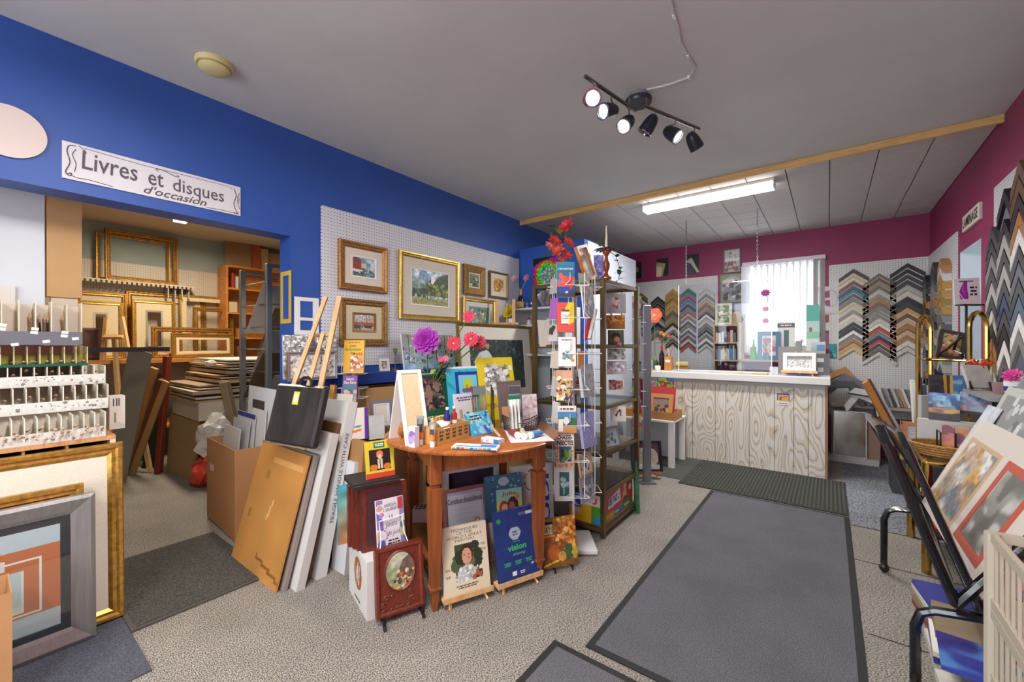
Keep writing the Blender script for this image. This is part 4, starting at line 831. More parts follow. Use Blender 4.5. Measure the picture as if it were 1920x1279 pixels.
o = book('book', 'purple stained glass craft book in the wire rack', p, .015, M('#6a3a86', .5), [('g', '#7a4796', '#b08a9a'), ('r', .1, .5, .9, .66, '#4a8aa0'), ('b', 40, 0, 0, 1, .45, .03, .08, ['#d8c8c0', '#8a5a4a', '#a9a0a8', '#c7b0a0'])], 4)
text(o, 'Stained\nGlass Basics', 0, p.h * .82, p.w * .85, p.h * .22, WHITE, bold=.02)
# cartons left of the table
def box3(name, label, cat, x0, y0, z0, x1, y1, z1, mat, c=0.0): return tag(MB().box(x0, y0, z0, x1, y1, z1, c).build(name, mat), label, cat)
carton('carton', 'low kraft carton open behind the book stack', PL((-2.3, 1.52, 0), .25, 0, .42, .75), .3, M('#a97c4b', .8)); carton('carton', 'tall kraft carton under the blue ledge', PL((-2.62, 2.0, 0), A90 - .15, 0, .5, .98), .2, M('#b28a5c', .8))
p = face((697, 806), (737, 800), (699, 752), 2.62, 2.7, 8); picture('striped_mat', 'blue and white striped mat leaning by the kraft carton', 'mat board', p, .015, M('#6a7186', .6), .015, M('#d8d5cf', .6), [('g', '#d6cdbf', '#d6cdbf')], depth=.01, style=1)
p = face((655, 826), (690, 818), (658, 766), 2.45, 2.5, 6); o = board('craft_box', 'white craft box with orange and teal logo and purple edge', 'box', p, .05, M('#d8cfc6', .6), [('g', '#dcd3ca', '#d6cbc0'), ('r', .82, 0, 1, 1, '#5a2a8c'), ('l', .2, .25, .6, .3, .04, '#e07038'), ('l', .3, .4, .6, .42, .03, '#3a9a9a')], 3)
p = face((693, 825), (722, 812), (686, 780), 2.5, 2.55, 10); board('clear_bag', 'folded grey plastic bag by the craft box', 'bag', p, .03, M('#b5b5b3', .3, 0, .2, 9, .4))
# ------------------------------------------------------------------ paintings on the white pegboard
PW = XL + .014
def wp(tl, tr, br, bl, x=PW):
    T, Bm = [at_x(*q, x) for q in (tl, tr)], [at_x(*q, x) for q in (br, bl)]
    y0, y1 = (T[0].y + Bm[1].y) / 2, (T[1].y + Bm[0].y) / 2; z1, z0 = (T[0].z + T[1].z) / 2, (Bm[0].z + Bm[1].z) / 2
    return PL((x, (y0 + y1) / 2, z0), A90, 0, y1 - y0, z1 - z0)
SKY = ('g', '#8fa9bd', '#c9d3d4')
GF1 = M('#9a6c3a', .4, .45, .3, 60, .2); GF2 = M('#c2a052', .3, .65, .25, 50)
def wpic(c, lb, fw, fm, mw, mm, art, seed, inner=None, style=0, res=44): return picture('painting', lb, 'painting', wp(*c), fw, fm, mw, mm, art, seed, .03, style, res, off=.031, inner=inner)
wpic(((634, 448), (725, 466), (723, 551), (632, 542)), 'gold framed painting of red fishing sheds and boats', .05, GF1, .055, LINEN,
     [('g', '#7d97ad', '#5f7a80'), ('n', .2, 6), ('m', '#dfe4e4', 5, .8, .4, .3, 1, .9), ('p', [(.0, .35), (.0, .75), (.12, .92), (.22, .75), (.3, .85), (.4, .72), (.5, .7), (.52, .4)], '#8f3f30'), ('p', [(.1, .88), (.3, .7), (.4, .8), (.2, 1)], '#6b4a40'), ('r', .4, .45, .6, .68, '#c9c0a8'), ('p', [(.05, .3), (.4, .22), (.7, .3), (.6, .38), (.1, .4)], '#d9d6cc'), ('b', 30, 0, 0, .6, .3, .02, .06, ['#3f5a48', '#2f3f3c', '#6b7a5a', '#22302c']), ('b', 20, .5, 0, 1, .4, .03, .09, ['#55737c', '#7f98a0', '#46636c'])], 3, inner=(.012, WHITE))
wpic(((746, 469), (860, 492), (857, 604), (745.5, 598)), 'large gold framed mountain forest landscape with wide linen mat', .045, GF2, .085, LINEN,
     [('g', '#6f9ac4', '#cdd5da'), ('m', '#eef1f2', 5, .9, 0, .45, 1, 1), ('p', [(0, .35), (0, .8), (.25, .62), (.5, .5), (.5, .3)], '#5f7f6c'), ('m', '#b5c4c0', 4, .5, 0, .4, .5, .8), ('p', [(.35, .3), (.4, .6), (.48, .75), (.52, .55), (.6, .7), (.7, .85), (.8, .9), (1, .98), (1, .3)], '#33492f'), ('b', 70, .35, .3, 1, .62, .02, .06, ['#7a8a3a', '#93973f', '#5d7430', '#a9a14a', '#3d5228']), ('b', 30, 0, .25, .4, .45, .02, .06, ['#2f4428', '#4d6534', '#3a5030']), ('r', 0, 0, 1, .24, '#a3a062'), ('n', .25, 18), ('b', 30, 0, 0, 1, .24, .01, .04, ['#6b7a3a', '#c2b878', '#8a8a48']), ('l', .5, .2, .5, .8, .007, '#2a3826'), ('l', .42, .2, .42, .72, .007, '#2a3826')], 5, inner=(.012, WHITE), res=60)
wpic(((868, 494), (907.6, 503.6), (906, 556), (867, 552)), 'small painting in a wide ornate bronze frame', .075, ORN, .012, M('#e2dcc8', .6), [('g', '#6d7a58', '#3f4f30'), ('b', 25, 0, 0, 1, .7, .05, .15, ['#33422a', '#8a8a50', '#5a6a3c', '#c7c09a'])], 7, style=2)
wpic(((916, 508), (950.7, 514), (949, 561.5), (915.6, 558)), 'thin bronze framed autumn picture with pale mat', .022, M('#7a6136', .4, .5), .05, M('#d8d0c2', .8), [('g', '#c99a3c', '#a8702a'), ('b', 30, 0, 0, 1, 1, .04, .12, ['#d9b04a', '#b5702a', '#e6cf8a', '#8a5a28'])], 9)
wpic(((866, 557), (926, 563), (926, 640), (866, 634)), 'gold framed white blossom picture half behind the boy picture', .04, GF2, .05, M('#cfcfc6', .8), [('g', '#6f8a86', '#8a9a7c'), ('b', 40, .1, .2, .8, .9, .03, .08, ['#d9dcd6', '#4a6a62', '#b5a878', '#a9c0bc'])], 11)
wpic(((636.5, 561.5), (724, 563), (723, 646), (634, 650)), 'ornate gold framed painting of boats in harbour', .05, ORN, .055, M('#cfc3a6', .85), [('g', '#c4c9cb', '#b5b0a6'), ('r', 0, .3, 1, .52, '#a5654e'), ('r', .45, .5, .95, .68, '#c9a08c'), ('n', .2, 14), ('p', [(.0, .2), (.3, .18), (.4, .32), (.05, .38)], '#3f5a48'), ('p', [(.5, .2), (.8, .22), (.85, .34), (.5, .36)], '#3a3f48'), ('l', .2, .3, .22, .98, .008, '#6b5a50'), ('l', .6, .3, .6, .98, .008, '#6b5a50'), ('l', .72, .3, .74, .85, .008, '#6b5a50'), ('b', 40, 0, 0, 1, .28, .02, .06, ['#8a9a98', '#c4c2b6', '#5a6a68', '#a3786a'])], 13, inner=(.016, GF1))
# on the ledge
LZ = ledge_z + .001
def onledge(x0, x1, ytop, lb, **k): pass
p = face((759, 694), (846, 691), (746, 621), 3.02, 3.32, 8); p.loc = Vector((PW + .125, (at_x(759, 694, PW + .1).y + at_x(848, 690, PW + .1).y) / 2, LZ)); p.yaw = A90; p.w = at_x(848, 690, PW + .1).y - at_x(752, 694, PW + .1).y; p.h = .30; p.lean = math.radians(9)
board('canvas', 'unframed winter forest canvas leaning on the blue wall shelf', 'canvas', p, .02, WHITE, [('g', '#8a8a78', '#9fc0dc'), ('b', 60, 0, .3, 1, 1, .02, .06, ['#4a4a3c', '#8a6a48', '#2f3a34', '#b5a890', '#d9dcd6']), ('b', 40, 0, 0, 1, .4, .03, .08, ['#a9cbe6', '#7fa9cc', '#dfe9f0', '#5a7a8c'])] + [('l', x, .2, x + .02, 1, .012, c) for x, c in ((.1, '#3a342c'), (.2, '#d8d4cc'), (.33, '#2f2a26'), (.5, '#cfcac0'), (.62, '#3a342c'), (.8, '#4a443a'), (.9, '#c9c4ba'))], 5, 54)
p = PL((XL + .11, at_x(722, 690, XL + .11).y, LZ), A90 - .2, math.radians(12), .085, .10)
picture('small_photo', 'small white framed photo on the blue wall shelf', 'photo', p, .02, M('#dcd0cc', .5), 0, None, [('g', '#8a8a86', '#5a5a58'), ('b', 14, .1, .1, .9, .9, .06, .2, ['#c9c9c4', '#3a3a3a', '#a9a9a4'])], 3, depth=.012, style=1)
y_ = at_x(741, 690, XL + .09).y; cs = empty('candle_stand', (XL + .09, y_, LZ)); tag(cs, 'thin wire candle stand with green cup on the blue wall shelf', 'candle holder')
MB().lathe([(.03, 0), (.03, .006), (.006, .012)], 12).build('base', M('#8a5a48', .4), cs); MB().tube([(0, 0, .01), (0, 0, .13)], .0025, 6).build('stem', M('#77706c', .4), cs); MB().lathe([(.004, .13), (.028, .133), (.028, .136)], 12).build('drip_plate', M('#77706c', .4), cs); MB().lathe([(.008, .136), (.016, .15), (.019, .18), (.015, .178)], 8).build('cup', M('#5f7a3a', .5), cs)
# boy picture standing on cartons below the shelf
p = face((868, 735), (1002, 742), (863, 606), 3.28, 3.42, 3)
a = at_x(866, 735, -2.52); b_ = at_x(1003, 742, -2.52); z_ = 1.3 - 100 * 3.5 / 780
p = PL((-2.50, (a.y + b_.y) / 2, .70), A90, math.radians(5), b_.y - a.y, at_x(940, 608, -2.57).z - .70)
picture('painting', 'large gold framed picture of a boy in white among dark leaves', 'painting', p, .03, M('#8f7038', .4, .5), .12, M('#d9d4c9', .8), [('g', '#2f3f3c', '#37433c'), ('n', .35, 20), ('b', 120, 0, 0, 1, 1, .01, .035, ['#5f7a72', '#26322c', '#4a5f54', '#7a938a', '#384a40']), ('p', [(.04, .3), (.08, .62), (.17, .76), (.29, .8), (.36, .7), (.41, .3)], '#c9d3da'), ('e', .29, .92, .045, .06, '#3a2a22'), ('e', .305, .875, .033, .055, '#b98a72'), ('b', 30, .1, .3, .34, .7, .01, .03, ['#b5c0c8', '#dfe5e8', '#a4b0ba'])], 15, depth=.03, res=64, style=2)
cc = carton('carton', 'big kraft carton carrying the boy picture', PL((-2.45, (a.y + b_.y) / 2 + .05, 0), A90, 0, .9, .695), .11, M('#a2703f', .8), open_top=False)
# shelf against the blue partition: white cabinet top with bottle and glasses
SX0, SX1, SY = -2.75, -2.1, 3.62
shz = at_y(985, 577, 3.6).z
r = empty('white_cupboard', (-2.42, 3.78, 0)); tag(r, 'white open cupboard in front of the blue partition', 'cupboard')
MB().box(-.33, -.16, shz - .02, .33, .16, shz).build('top_board', M('#dcd8d2', .5), r)
for x in (-.32, .32): MB().box(x - .01, -.16, 0, x + .01, .16, shz - .02).build('side_panel', M('#c9ccd2', .5), r)
for z in (shz - .19, shz - .5, .4): MB().box(-.31, -.16, z - .01, .31, .16, z + .01).build('shelf', M('#c9ccd2', .5), r)
MB().box(-.31, .15, 0, .31, .16, shz - .02).build('back_panel', M('#b5bac4', .5), r)
bp_ = at_y(976, 574, 3.74); bt = empty('champagne_bottle', (bp_.x, 3.74, shz + .0005)); tag(bt, 'dark champagne bottle with tan label on the white cupboard', 'bottle')
MB().lathe([(.036, 0), (.038, .01), (.038, .10), (.03, .125), (.014, .16), (.012, .2)], 18).build('glass_body', M('#1b1d16', .12), bt, True); MB().lathe([(.0385, .02), (.0385, .085)], 18).build('label', M('#b08a4e', .5), bt, True); MB().lathe([(.0165, .155), (.0145, .2), (.013, .222)], 12).build('foil', M('#a9744a', .35, .5), bt, True)
for k, (dx, dz, cc_) in enumerate(((-.075, .30, '#d9a9b9'), (.085, .29, '#c77a9c'))):
    MB().tube([(0, 0, .2), (dx * .4, 0, .25), (dx, 0, dz + .04)], .003, 5).build('stem', M('#8aa07a', .5), bt, True); flower(bt, Vector((dx * 1.05, -.01, dz + .05)), .045, 9, M(cc_, .6), 2, .8, M('#d9c98a', .6), name='flower')
for k, px in enumerate((988, 998)):
    q = at_y(px, 573, 3.72); g = MB().lathe([(.018, 0), (.005, .008), (.004, .03), (.02, .05), (.022, .065)], 12).build('small_glass', glassy('#dfe6ea', .35, .05), None, True, (q.x, 3.72, shz + .001)); tag(g, 'small stemmed glass on the white cupboard, %s' % ('next to the bottle' if k == 0 else 'next to the plate'), 'glass')
q = at_y(1018, 572, 3.8); pl = tag(MB().lathe([(.005, .0), (.085, .004), (.1, .012), (.1, .016), (.08, .008)], 24).build('glass_plate', glassy('#c9d3dc', .4, .1), None, True, (q.x, 3.83, shz + .1), (math.radians(82), 0, 0)), 'patterned glass plate standing on the white cupboard', 'plate')
fp = at_y(978, 600, 3.66); vz = shz - .18
v = empty('flower_vase', (at_y(992, 603, 3.70).x, 3.70, vz)); tag(v, 'little white vase with pink blooms inside the white cupboard', 'vase'); MB().lathe([(.018, 0), (.026, .02), (.02, .05), (.014, .06)], 12).build('pot', WHITE, v, True)
for k in range(4): flower(v, Vector((-.03 + .04 * k, -.02, .05 + .02 * (k % 2))), .02, 6, M(('#c9405a', '#8a4a62', '#b5305a', '#a35a78')[k], .6), 1, .5); leaf(v, Vector((.03 * k - .03, 0, .06)), .04, .02, (1 - k * .6, -.5, .4), M('#35512c', .6))
# mini easel and yellow flower in front of pegboard, on a cupboard
ys = at_d(948, 606, 4.36)
e = empty('table_easel', ys); tag(e, 'small pine table easel standing empty beside the yellow flower', 'easel'); e.scale = (1.35, 1.35, 1.35)
for sx in (-.07, .07): MB().box(sx * .9 - .012, -.008, -.01, sx * .9 + .012, .008, .19).build('leg', PINE, e, rot=(-.15, 0, TH))
MB().box(-.10, -.03, -.012, .10, .012, .004).build('ledge', PINE, e, rot=(0, 0, TH)); MB().tube([(0, .02, .16), (-.03, .05, -.01)], .008, 4).build('rear_leg', PINE, e)
pz = ys.z - .018
tag(MB().box(-.14, -.06, -pz, .0, .12, 0).build('plinth', M('#bfc4cc', .5), None, loc=(ys.x, ys.y, pz)), 'grey white plinth under the small pine table easel', 'plinth')
vq = at_d(958, 603, 4.45); v = empty('yellow_flower_vase', (vq.x, vq.y, pz + .001)); v.scale = (1.4, 1.4, 1.4); tag(v, 'white cup with a yellow pompom flower behind the table easel', 'vase'); MB().lathe([(.02, 0), (.026, .04), (.024, .05)], 12).build('cup', WHITE, v, True)
flower(v, Vector((0, -.02, .1)), .062, 12, M('#d9c21e', .6), 4, 1.0, None, (0, -1, .4)); leaf(v, Vector((0, 0, .05)), .06, .025, (-1, -.3, .2), M('#4a6a2c', .6))
# rainbow picture on the partition
p = wally((1000, 486), (1048, 540), 3.945); board('rainbow_print', 'black print with rainbow swirl on the blue partition', 'print', p, .006, BLACK, [('r', 0, 0, 1, 1, '#15131a'), ('s', .55, .45, 2.2), ('p', [(0, .75), (0, 1), (.9, 1), (.35, .9)], '#15131a'), ('e', .6, .42, .28, .28, '#8aa89a'), ('n', .45, 24), ('b', 60, .35, .15, .85, .65, .01, .03, ['#d9e2d2', '#3a4a5c', '#9a5a7a', '#5a8a7a'])], 7, 44, off=.003)
# ------------------------------------------------------------------ round table
TZ = .80; TC = Vector((-1.64, 1.78, 0)); TR = .49
tb = empty('round_table', TC); tag(tb, 'round polished wooden table covered with art supplies', 'table')
CHERRY = wood('#8a4a22', '#b06a34', 4, (8, 1, 1), .3); CHLEG = wood('#7a3f1d', '#9d5a2c', 4, (4, 4, .6), .3)
MB().lathe([(TR - .02, TZ - .025), (TR, TZ - .018), (TR + .002, TZ - .008), (TR - .008, TZ)], 64).build('table_top', CHERRY, tb, True)
legs = [Vector((.11, -.395, 0)), Vector((.36, .14, 0)), Vector((-.11, .395, 0)), Vector((-.36, -.14, 0))]
lme = MB()
lme.box(-.03, -.03, .62, .03, .03, TZ - .025, .003).box(-.02, -.02, .60, .02, .02, .62)
for (a, b2, w0, w1) in ((.12, .60, .022, .032),):
    lme.add([(sx * w, sy * w, z) for z, w in ((a, w0), (b2, w1)) for sx, sy in ((-1, -1), (1, -1), (1, 1), (-1, 1))], [(3, 2, 1, 0), (4, 5, 6, 7)] + [(i, (i + 1) % 4, 4 + (i + 1) % 4, 4 + i) for i in range(4)])
lme.box(-.028, -.028, .105, .028, .028, .12, .003)
lme.add([(sx * w, sy * w, z) for z, w in ((.0, .012), (.105, .019)) for sx, sy in ((-1, -1), (1, -1), (1, 1), (-1, 1))], [(3, 2, 1, 0), (4, 5, 6, 7)] + [(i, (i + 1) % 4, 4 + (i + 1) % 4, 4 + i) for i in range(4)])
lme = lme.mesh(CHLEG); lrot = math.atan2(.535, .25)
for l in legs: link('leg', lme, tb, l, (0, 0, lrot))
for i in range(4):
    a, b2 = legs[i], legs[(i + 1) % 4]; d = (b2 - a).normalized(); a, b2 = a + d * .03, b2 - d * .03; mid = (a + b2) / 2; L = (b2 - a).length
    MB().box(-L / 2, -.01, TZ - .125, L / 2, .01, TZ - .026).build('apron', CHERRY, tb, loc=mid, rot=(0, 0, math.atan2(d.y, d.x)))
    if i: MB().box(-L / 2, -.012, .16, L / 2, .012, .19).build('stretcher', CHLEG, tb, loc=mid, rot=(0, 0, math.atan2(d.y, d.x)))
Z = TZ + .0008
# A-frame board
p = face((768, 836), (801, 822), (733, 697), 2.04, 2.10, 16); p.loc.z = Z; p = PL(p.loc, p.yaw, math.radians(16), .10, .37)
r = empty('sandwich_board'); r.location = p.loc; r.rotation_euler = (0, 0, p.yaw); tag(r, 'small white folding sign board with sand coloured panel on the table', 'sign board')
f = MB().ring(p.w + .03, .38, [(0, .012), (0, 0), (.018, 0), (.018, .012)]).box(-p.w / 2, .004, .02, p.w / 2, .010, .36).build('front_panel', M('#e9e5e0', .6), r, rot=(-.28, 0, 0)); link('sand_surface', artmesh(p.w - .004, .34, [('g', '#d9bf9c', '#d6b890'), ('n', .05, 60)], 3, 40), f, (0, .0035, .02))
MB().box(-p.w / 2 - .015, 0, 0, p.w / 2 + .015, .01, .37).build('rear_panel', M('#e3dfda', .6), r, loc=(0, .205, 0), rot=(.28, 0, 0))
# pads and books standing on the table
def onT(bl, br, tl, lean=14, z=Z): return stand(bl, br, tl, z, lean)
p = onT((793, 803), (852, 793), (778, 699), 16); o = book('drawing_pad', 'dark green drawing pad with a dark portrait and white title', p, .012, M('#1f5a3a', .5), [('r', 0, 0, 1, 1, '#24593b'), ('r', .12, .3, .8, .93, '#3a2f30'), ('b', 90, .15, .3, .78, .9, .015, .045, ['#6a4a42', '#2a2226', '#8a6a5a', '#4a3a40', '#a3867a', '#5f6a52']), ('e', .35, .6, .1, .16, '#8f6f60'), ('e', .62, .75, .1, .14, '#93735f'), ('r', .84, .84, .95, .92, '#c9cfca')], 8, cat='pad', res=44)
text(o, 'artagain', 0, p.h * .15, p.w * .85, p.h * .11, WHITE); text(o, '~1', -p.w * .1, p.h * .965, p.w * .7, p.h * .02, WHITE)
p = onT((846, 796), (921, 787), (843, 688), 12); o = book('colour_book', 'light blue book with fish picture in a dark blue square', p, .014, M('#2fb0d0', .5), [('g', '#38b9d6', '#3fb5d2'), ('r', 0, .96, 1, 1, '#dfe9ec'), ('r', .2, .45, .8, .9, '#1f3a94'), ('b', 40, .2, .45, .8, .9, .008, .02, ['#3a5ab0', '#16297a']), ('r', .28, .5, .73, .84, '#79c9e2'), ('e', .5, .66, .12, .12, '#b9d43a'), ('e', .5, .57, .16, .05, '#7a4aa0'), ('b', 12, .4, .5, .65, .66, .012, .03, ['#e0702a', '#d9c23a', '#c0306a', '#3a8a4a']), ('r', .9, .86, .97, .92, '#e8ece8')], 6, 46)
p = onT((905, 790), (973, 783), (889, 671), 14); o = book('yellow_book', 'yellow book with a grey landscape engraving on its cover', p, .012, M('#d9c023', .5), [('g', '#e0cc2f', '#d9be22'), ('r', .2, .4, .82, .86, '#a9a9a6'), ('b', 60, .2, .4, .82, .86, .015, .05, ['#d6d6d2', '#6a6a68', '#8f8f8c', '#efeeea']), ('r', .86, .78, .96, .86, '#e9e6d8')], 6, 40)
text(o, 'PENCIL', -p.w * .02, p.h * .22, p.w * .7, p.h * .08, M('#8f6a1a', .5))
p = onT((858, 806), (896, 799), (856, 739), 12); o = book('pencil_booklet', 'small white booklet with red edge and pencil drawing', p, .006, WHITE, [('g', '#e6e4e4', '#e0dede'), ('p', [(.8, 0), (1, 0), (1, 1), (.88, 1)], '#c23a30'), ('e', .6, .25, .18, .2, '#6a5a55'), ('r', .2, .3, .35, .55, '#c9a58a'), ('b', 12, .45, .1, .8, .4, .03, .07, ['#4a3f3c', '#8a7a72'])], 4); text(o, '~2', 0, p.h * .84, p.w * .75, p.h * .14, M('#4a4a9a', .5))
p = onT((890, 806), (915, 802), (894, 724), 6); r = MB().box(-p.w / 2, 0, 0, p.w / 2, .012, p.h).build('pencil_pack', glassy('#e6e6dc', .25, .08)); put(r, p); tag(r, 'clear upright pack of pale pencils on the table', 'pencil pack')
for k in range(5): MB().lathe([(.003, .02), (.003, p.h * .7), (.001, p.h * .76)], 6).build('pencil', M(('#d9c99a', '#e3dcc0', '#a9b08a', '#cdb98a', '#e0d2a8')[k], .5), r, loc=(-p.w * .36 + k * p.w * .18, .006, 0))
MB().box(-p.w * .45, -.001, p.h * .8, p.w * .45, .012, p.h * .97).build('header_card', M('#7a8a86', .5), r)
for k in range(3): strip('paint_brush', 'long dark brush beside the yellow book, %s from the left' % ORD[k], 'paint brush', at_z(921 + 3 * k, 800, Z), at_d(921 + 2 * k, 722 + 5 * k, 2.28), .006, .006, M('#3a352f', .4), 'brushes beside the yellow book')
p = onT((940, 800), (984, 794), (938, 716), 10); o = book('spiral_pad', 'brown spiral sketch pad behind the black wire basket', p, .012, M('#6f5c58', .6), [('g', '#7d6a66', '#6a5652'), ('r', .1, .05, .5, .42, '#d99a6a'), ('r', 0, 0, .6, .08, '#a9b0a0')], 4, cat='pad')
for k in range(14): MB().tube([(-p.w / 2 + (k + .5) * p.w / 14 + .004 * math.cos(t) * .0, .006 + .009 * math.cos(t), p.h - .004 + .009 * math.sin(t)) for t in [j * math.pi / 4 for j in range(8)]], .0012, 4, True).build('wire_coil', BLACK, o)
p = onT((958, 812), (981, 809), (958, 723), 7); r = board('marker_pack', 'tall pack of white drawing tools with a green band', 'marker pack', p, .012, glassy('#eef2ee', .3, .06), None)
for k in range(3): MB().lathe([(.0075, 0), (.0075, p.h * .62), (.003, p.h * .68)], 8).build('marker', M('#eceae6', .4), r, loc=(-p.w * .28 + k * p.w * .28, .006, .02), smooth=True)
MB().box(-p.w * .48, -.0015, p.h * .70, p.w * .48, -.0005, p.h * .78).build('green_band', M('#1f7a5a', .5), r); MB().box(-p.w * .45, -.0015, p.h * .82, p.w * .45, -.0005, p.h * .98).build('header_card', M('#55525a', .5), r)
p = onT((981, 800), (1009, 797), (983, 740), 6); board('marbled_pad', 'pink and white marbled pad in the black wire basket', 'pad', p, .014, M('#5a3a4a', .5), [('g', '#e3d9dc', '#d9c9ce'), ('m', '#c78a9c', 9, .7), ('m', '#f3eef0', 12, .8)], 8)
# black wire basket
c = at_z(977, 806, Z); r = empty('wire_basket', c); r.rotation_euler = (0, 0, TH + .1); tag(r, 'low oval black wire basket on the table', 'basket')
def oval(a, b2, z, n=28): return [(a * math.cos(2 * math.pi * k / n), b2 * math.sin(2 * math.pi * k / n), z + .022 * math.cos(4 * math.pi * k / n)) for k in range(n)]
for k in range(6): MB().tube(oval(.112 - .003 * (5 - k), .05, .012 + k * .011), .0014 if k < 5 else .0028, 4, True).build('hoop_wire', M('#3a3a3e', .35, .6), r)
for k in range(36):
    t = 2 * math.pi * k / 36; MB().tube([(.097 * math.cos(t), .05 * math.sin(t), .002), (.112 * math.cos(t), .05 * math.sin(t), .067 + .022 * math.cos(2 * t))], .0011, 4).build('upright_wire', M('#3a3a3e', .35, .6), r)
MB().slab([(.097 * math.cos(2 * math.pi * k / 24), .05 * math.sin(2 * math.pi * k / 24)) for k in range(24)], .0, .003).build('basket_floor', M('#3a3a3e', .4), r)
# wooden crate with bottles and bags
p = onT((821, 836), (879, 818), (820, 803), 0); o = carton('wooden_crate', 'small printed tan crate of glue bottles on the table', p, .09, M('#c9a05e', .65), .005); o['w'] = p.w
cr = p
for k in range(5): text(o, '~3', -p.w * .4 + k * p.w * .2, p.h * .5, p.w * .13, p.h * .62, M('#6a4a28', .6))
def bottle(dx, dy, capc, labc, lb, h=.125, rr=.0165):
    c = world_of(cr, dx, dy, .006); b3 = empty('glue_bottle', c); tag(b3, lb, 'bottle')
    MB().lathe([(rr, 0), (rr, h * .72), (rr * .9, h * .74)], 14).build('bottle_body', M('#e0d8cf', .4), b3, True); MB().lathe([(rr + .0006, h * .15), (rr + .0006, h * .6)], 14).build('label', M(labc, .5), b3, True)
    MB().lathe([(rr, h * .74), (rr, h), (rr * .5, h), (rr * .45, h * 1.2)], 14).build('cap', M(capc, .4), b3, True); MB().lathe([(rr * .5, h * 1.2), (rr * .5, h * 1.3)], 10).build('tip', WHITE, b3)
bottle(.005, .05, '#2a2a7a', '#d98a2a', 'glue bottle with dark blue cap in the tan crate'); bottle(.055, .045, '#b3302e', '#c9662a', 'glue bottle with red cap in the tan crate')
for k in range(2):
    q = PL(world_of(cr, -.065 + .04 * k, .045 + .02 * k, .006), cr.yaw, math.radians(8 - 12 * k), .05, .12); board('printed_bag', 'tan printed paper packet in the crate, %s' % ('left one' if k == 0 else 'beside the blue capped bottle'), 'packet', q, .02, M('#d6b56e', .6), [('g', '#dcc07c', '#d3ad62'), ('b', 50, 0, 0, 1, 1, .02, .05, ['#b5873f', '#e8d6a0', '#c99a4e', '#8f6a30'])], 3)
q = PL(world_of(cr, -.06, -.003, .075), cr.yaw, math.radians(55), .05, .06); board('price_card', 'small white card lying over the crate edge', 'card', q, .001, WHITE)
# paint tubes standing on their caps
def paint_tube(bl, lb, h, wd, bodyc, labc, group=None):
    c = at_z(*bl, Z); r = empty('paint_tube', c, TH - .2); tag(r, lb, 'paint tube')
    MB().lathe([(wd * .42, 0), (wd * .42, .028), (wd * .36, .03)], 14).build('cap', WHITE, r, True)
    n = 12; m = MB(); ring = []
    for (z, a, b4) in ((.03, wd * .45, wd * .45), (.05, wd * .5, wd * .48), (h * .6, wd * .52, wd * .3), (h, wd * .55, .002)): ring.append([(a * math.cos(2 * math.pi * k / n), b4 * math.sin(2 * math.pi * k / n), z) for k in range(n)])
    m.add(sum(ring, []), [(i * n + k, i * n + (k + 1) % n, (i + 1) * n + (k + 1) % n, (i + 1) * n + k) for i in range(3) for k in range(n)]); m.build('tube_body', M(bodyc, .35, .1), r, True)
    MB().lathe([(wd * .49, .033), (wd * .51, .062)], 14).build('label_band', M(labc, .5), r, True); MB().box(-wd * .56, -.003, h - .012, wd * .56, .003, h + .004).build('crimp', M('#8a8a8c', .4), r); MB().box(-wd * .3, -wd * .44, h * .5, wd * .35, -wd * .28, h * .75).build('print_panel', M('#3a3a3e', .5), r)
paint_tube((788, 834), 'grey paint tube with orange band nearest the folding sign', .14, .034, '#6a6a6c', '#d9722a'); paint_tube((811, 838), 'clear paint tube with orange band beside the crate', .115, .03, '#a99a90', '#d98a3a')
p = onT((766, 838), (778, 840), (767, 800), 0); board('craft_box', 'narrow white and purple box under the folding sign', 'box', p, .03, M('#dcd6e0', .5), [('g', '#e3dde6', '#dcd3e0'), ('b', 14, 0, .2, 1, .7, .08, .2, ['#6a4a9a', '#b09ac9', '#8a6ab0'])], 2, 20)
# blue craft packet, white box, paint set
p = onT((888, 818), (929, 808), (878, 775), 30); o = board('craft_packet', 'turquoise packet leaning behind the white paint boxes', 'packet', p, .015, M('#3f9ec4', .45), [('g', '#58b9d6', '#3fa5cc'), ('m', '#c9e3ec', 6, .7), ('b', 18, .3, .1, 1, .9, .03, .08, ['#2a6ab5', '#7fd0e0', '#e8eef0'])], 6); text(o, '~2', -p.w * .15, p.h * .76, p.w * .6, p.h * .25, INK)
p = onT((890, 826), (948, 836), (891, 812), 0); o = board('paint_box', 'white and blue paint box behind the flat colour set', 'box', PL(p.loc, p.yaw, 0, .11, .022), .05, M('#d6dadf', .4), [('g', '#dfe2e6', '#d3d8e0'), ('r', .72, 0, 1, 1, '#3a72b8'), ('b', 10, 0, .1, .6, .9, .1, .25, ['#b5b8c0', '#8a8f9a'])], 3)
for k, (cx_, cy_, cc_, lb) in enumerate(((912, 806, '#2a3fa8', 'dark blue'), (929, 812, '#c9a98a', 'tan'))): strip('glue_stick', '%s pen lying across the white and blue paint box' % lb, 'pen', at_z(cx_ - 8, cy_ - 12, Z + .04), at_z(cx_ + 8, cy_ + 6, Z + .027), .011, .011, M(cc_, .4))
p = onT((846, 843), (932, 847), (847, 835), 0); r = MB().box(-p.w / 2, 0, 0, p.w / 2, .075, .014, .001).build('paint_set', M('#dfe1e2', .4)); put(r, p); tag(r, 'flat white paint set with colour squares along its front edge', 'paint set')
MB().box(-p.w * .42, .012, .014, p.w * .45, .062, .0146).build('window_print', M('#4f86c2', .4), r); MB().box(-p.w * .46, .03, .0147, p.w * .1, .055, .0152).build('white_flash', WHITE, r)
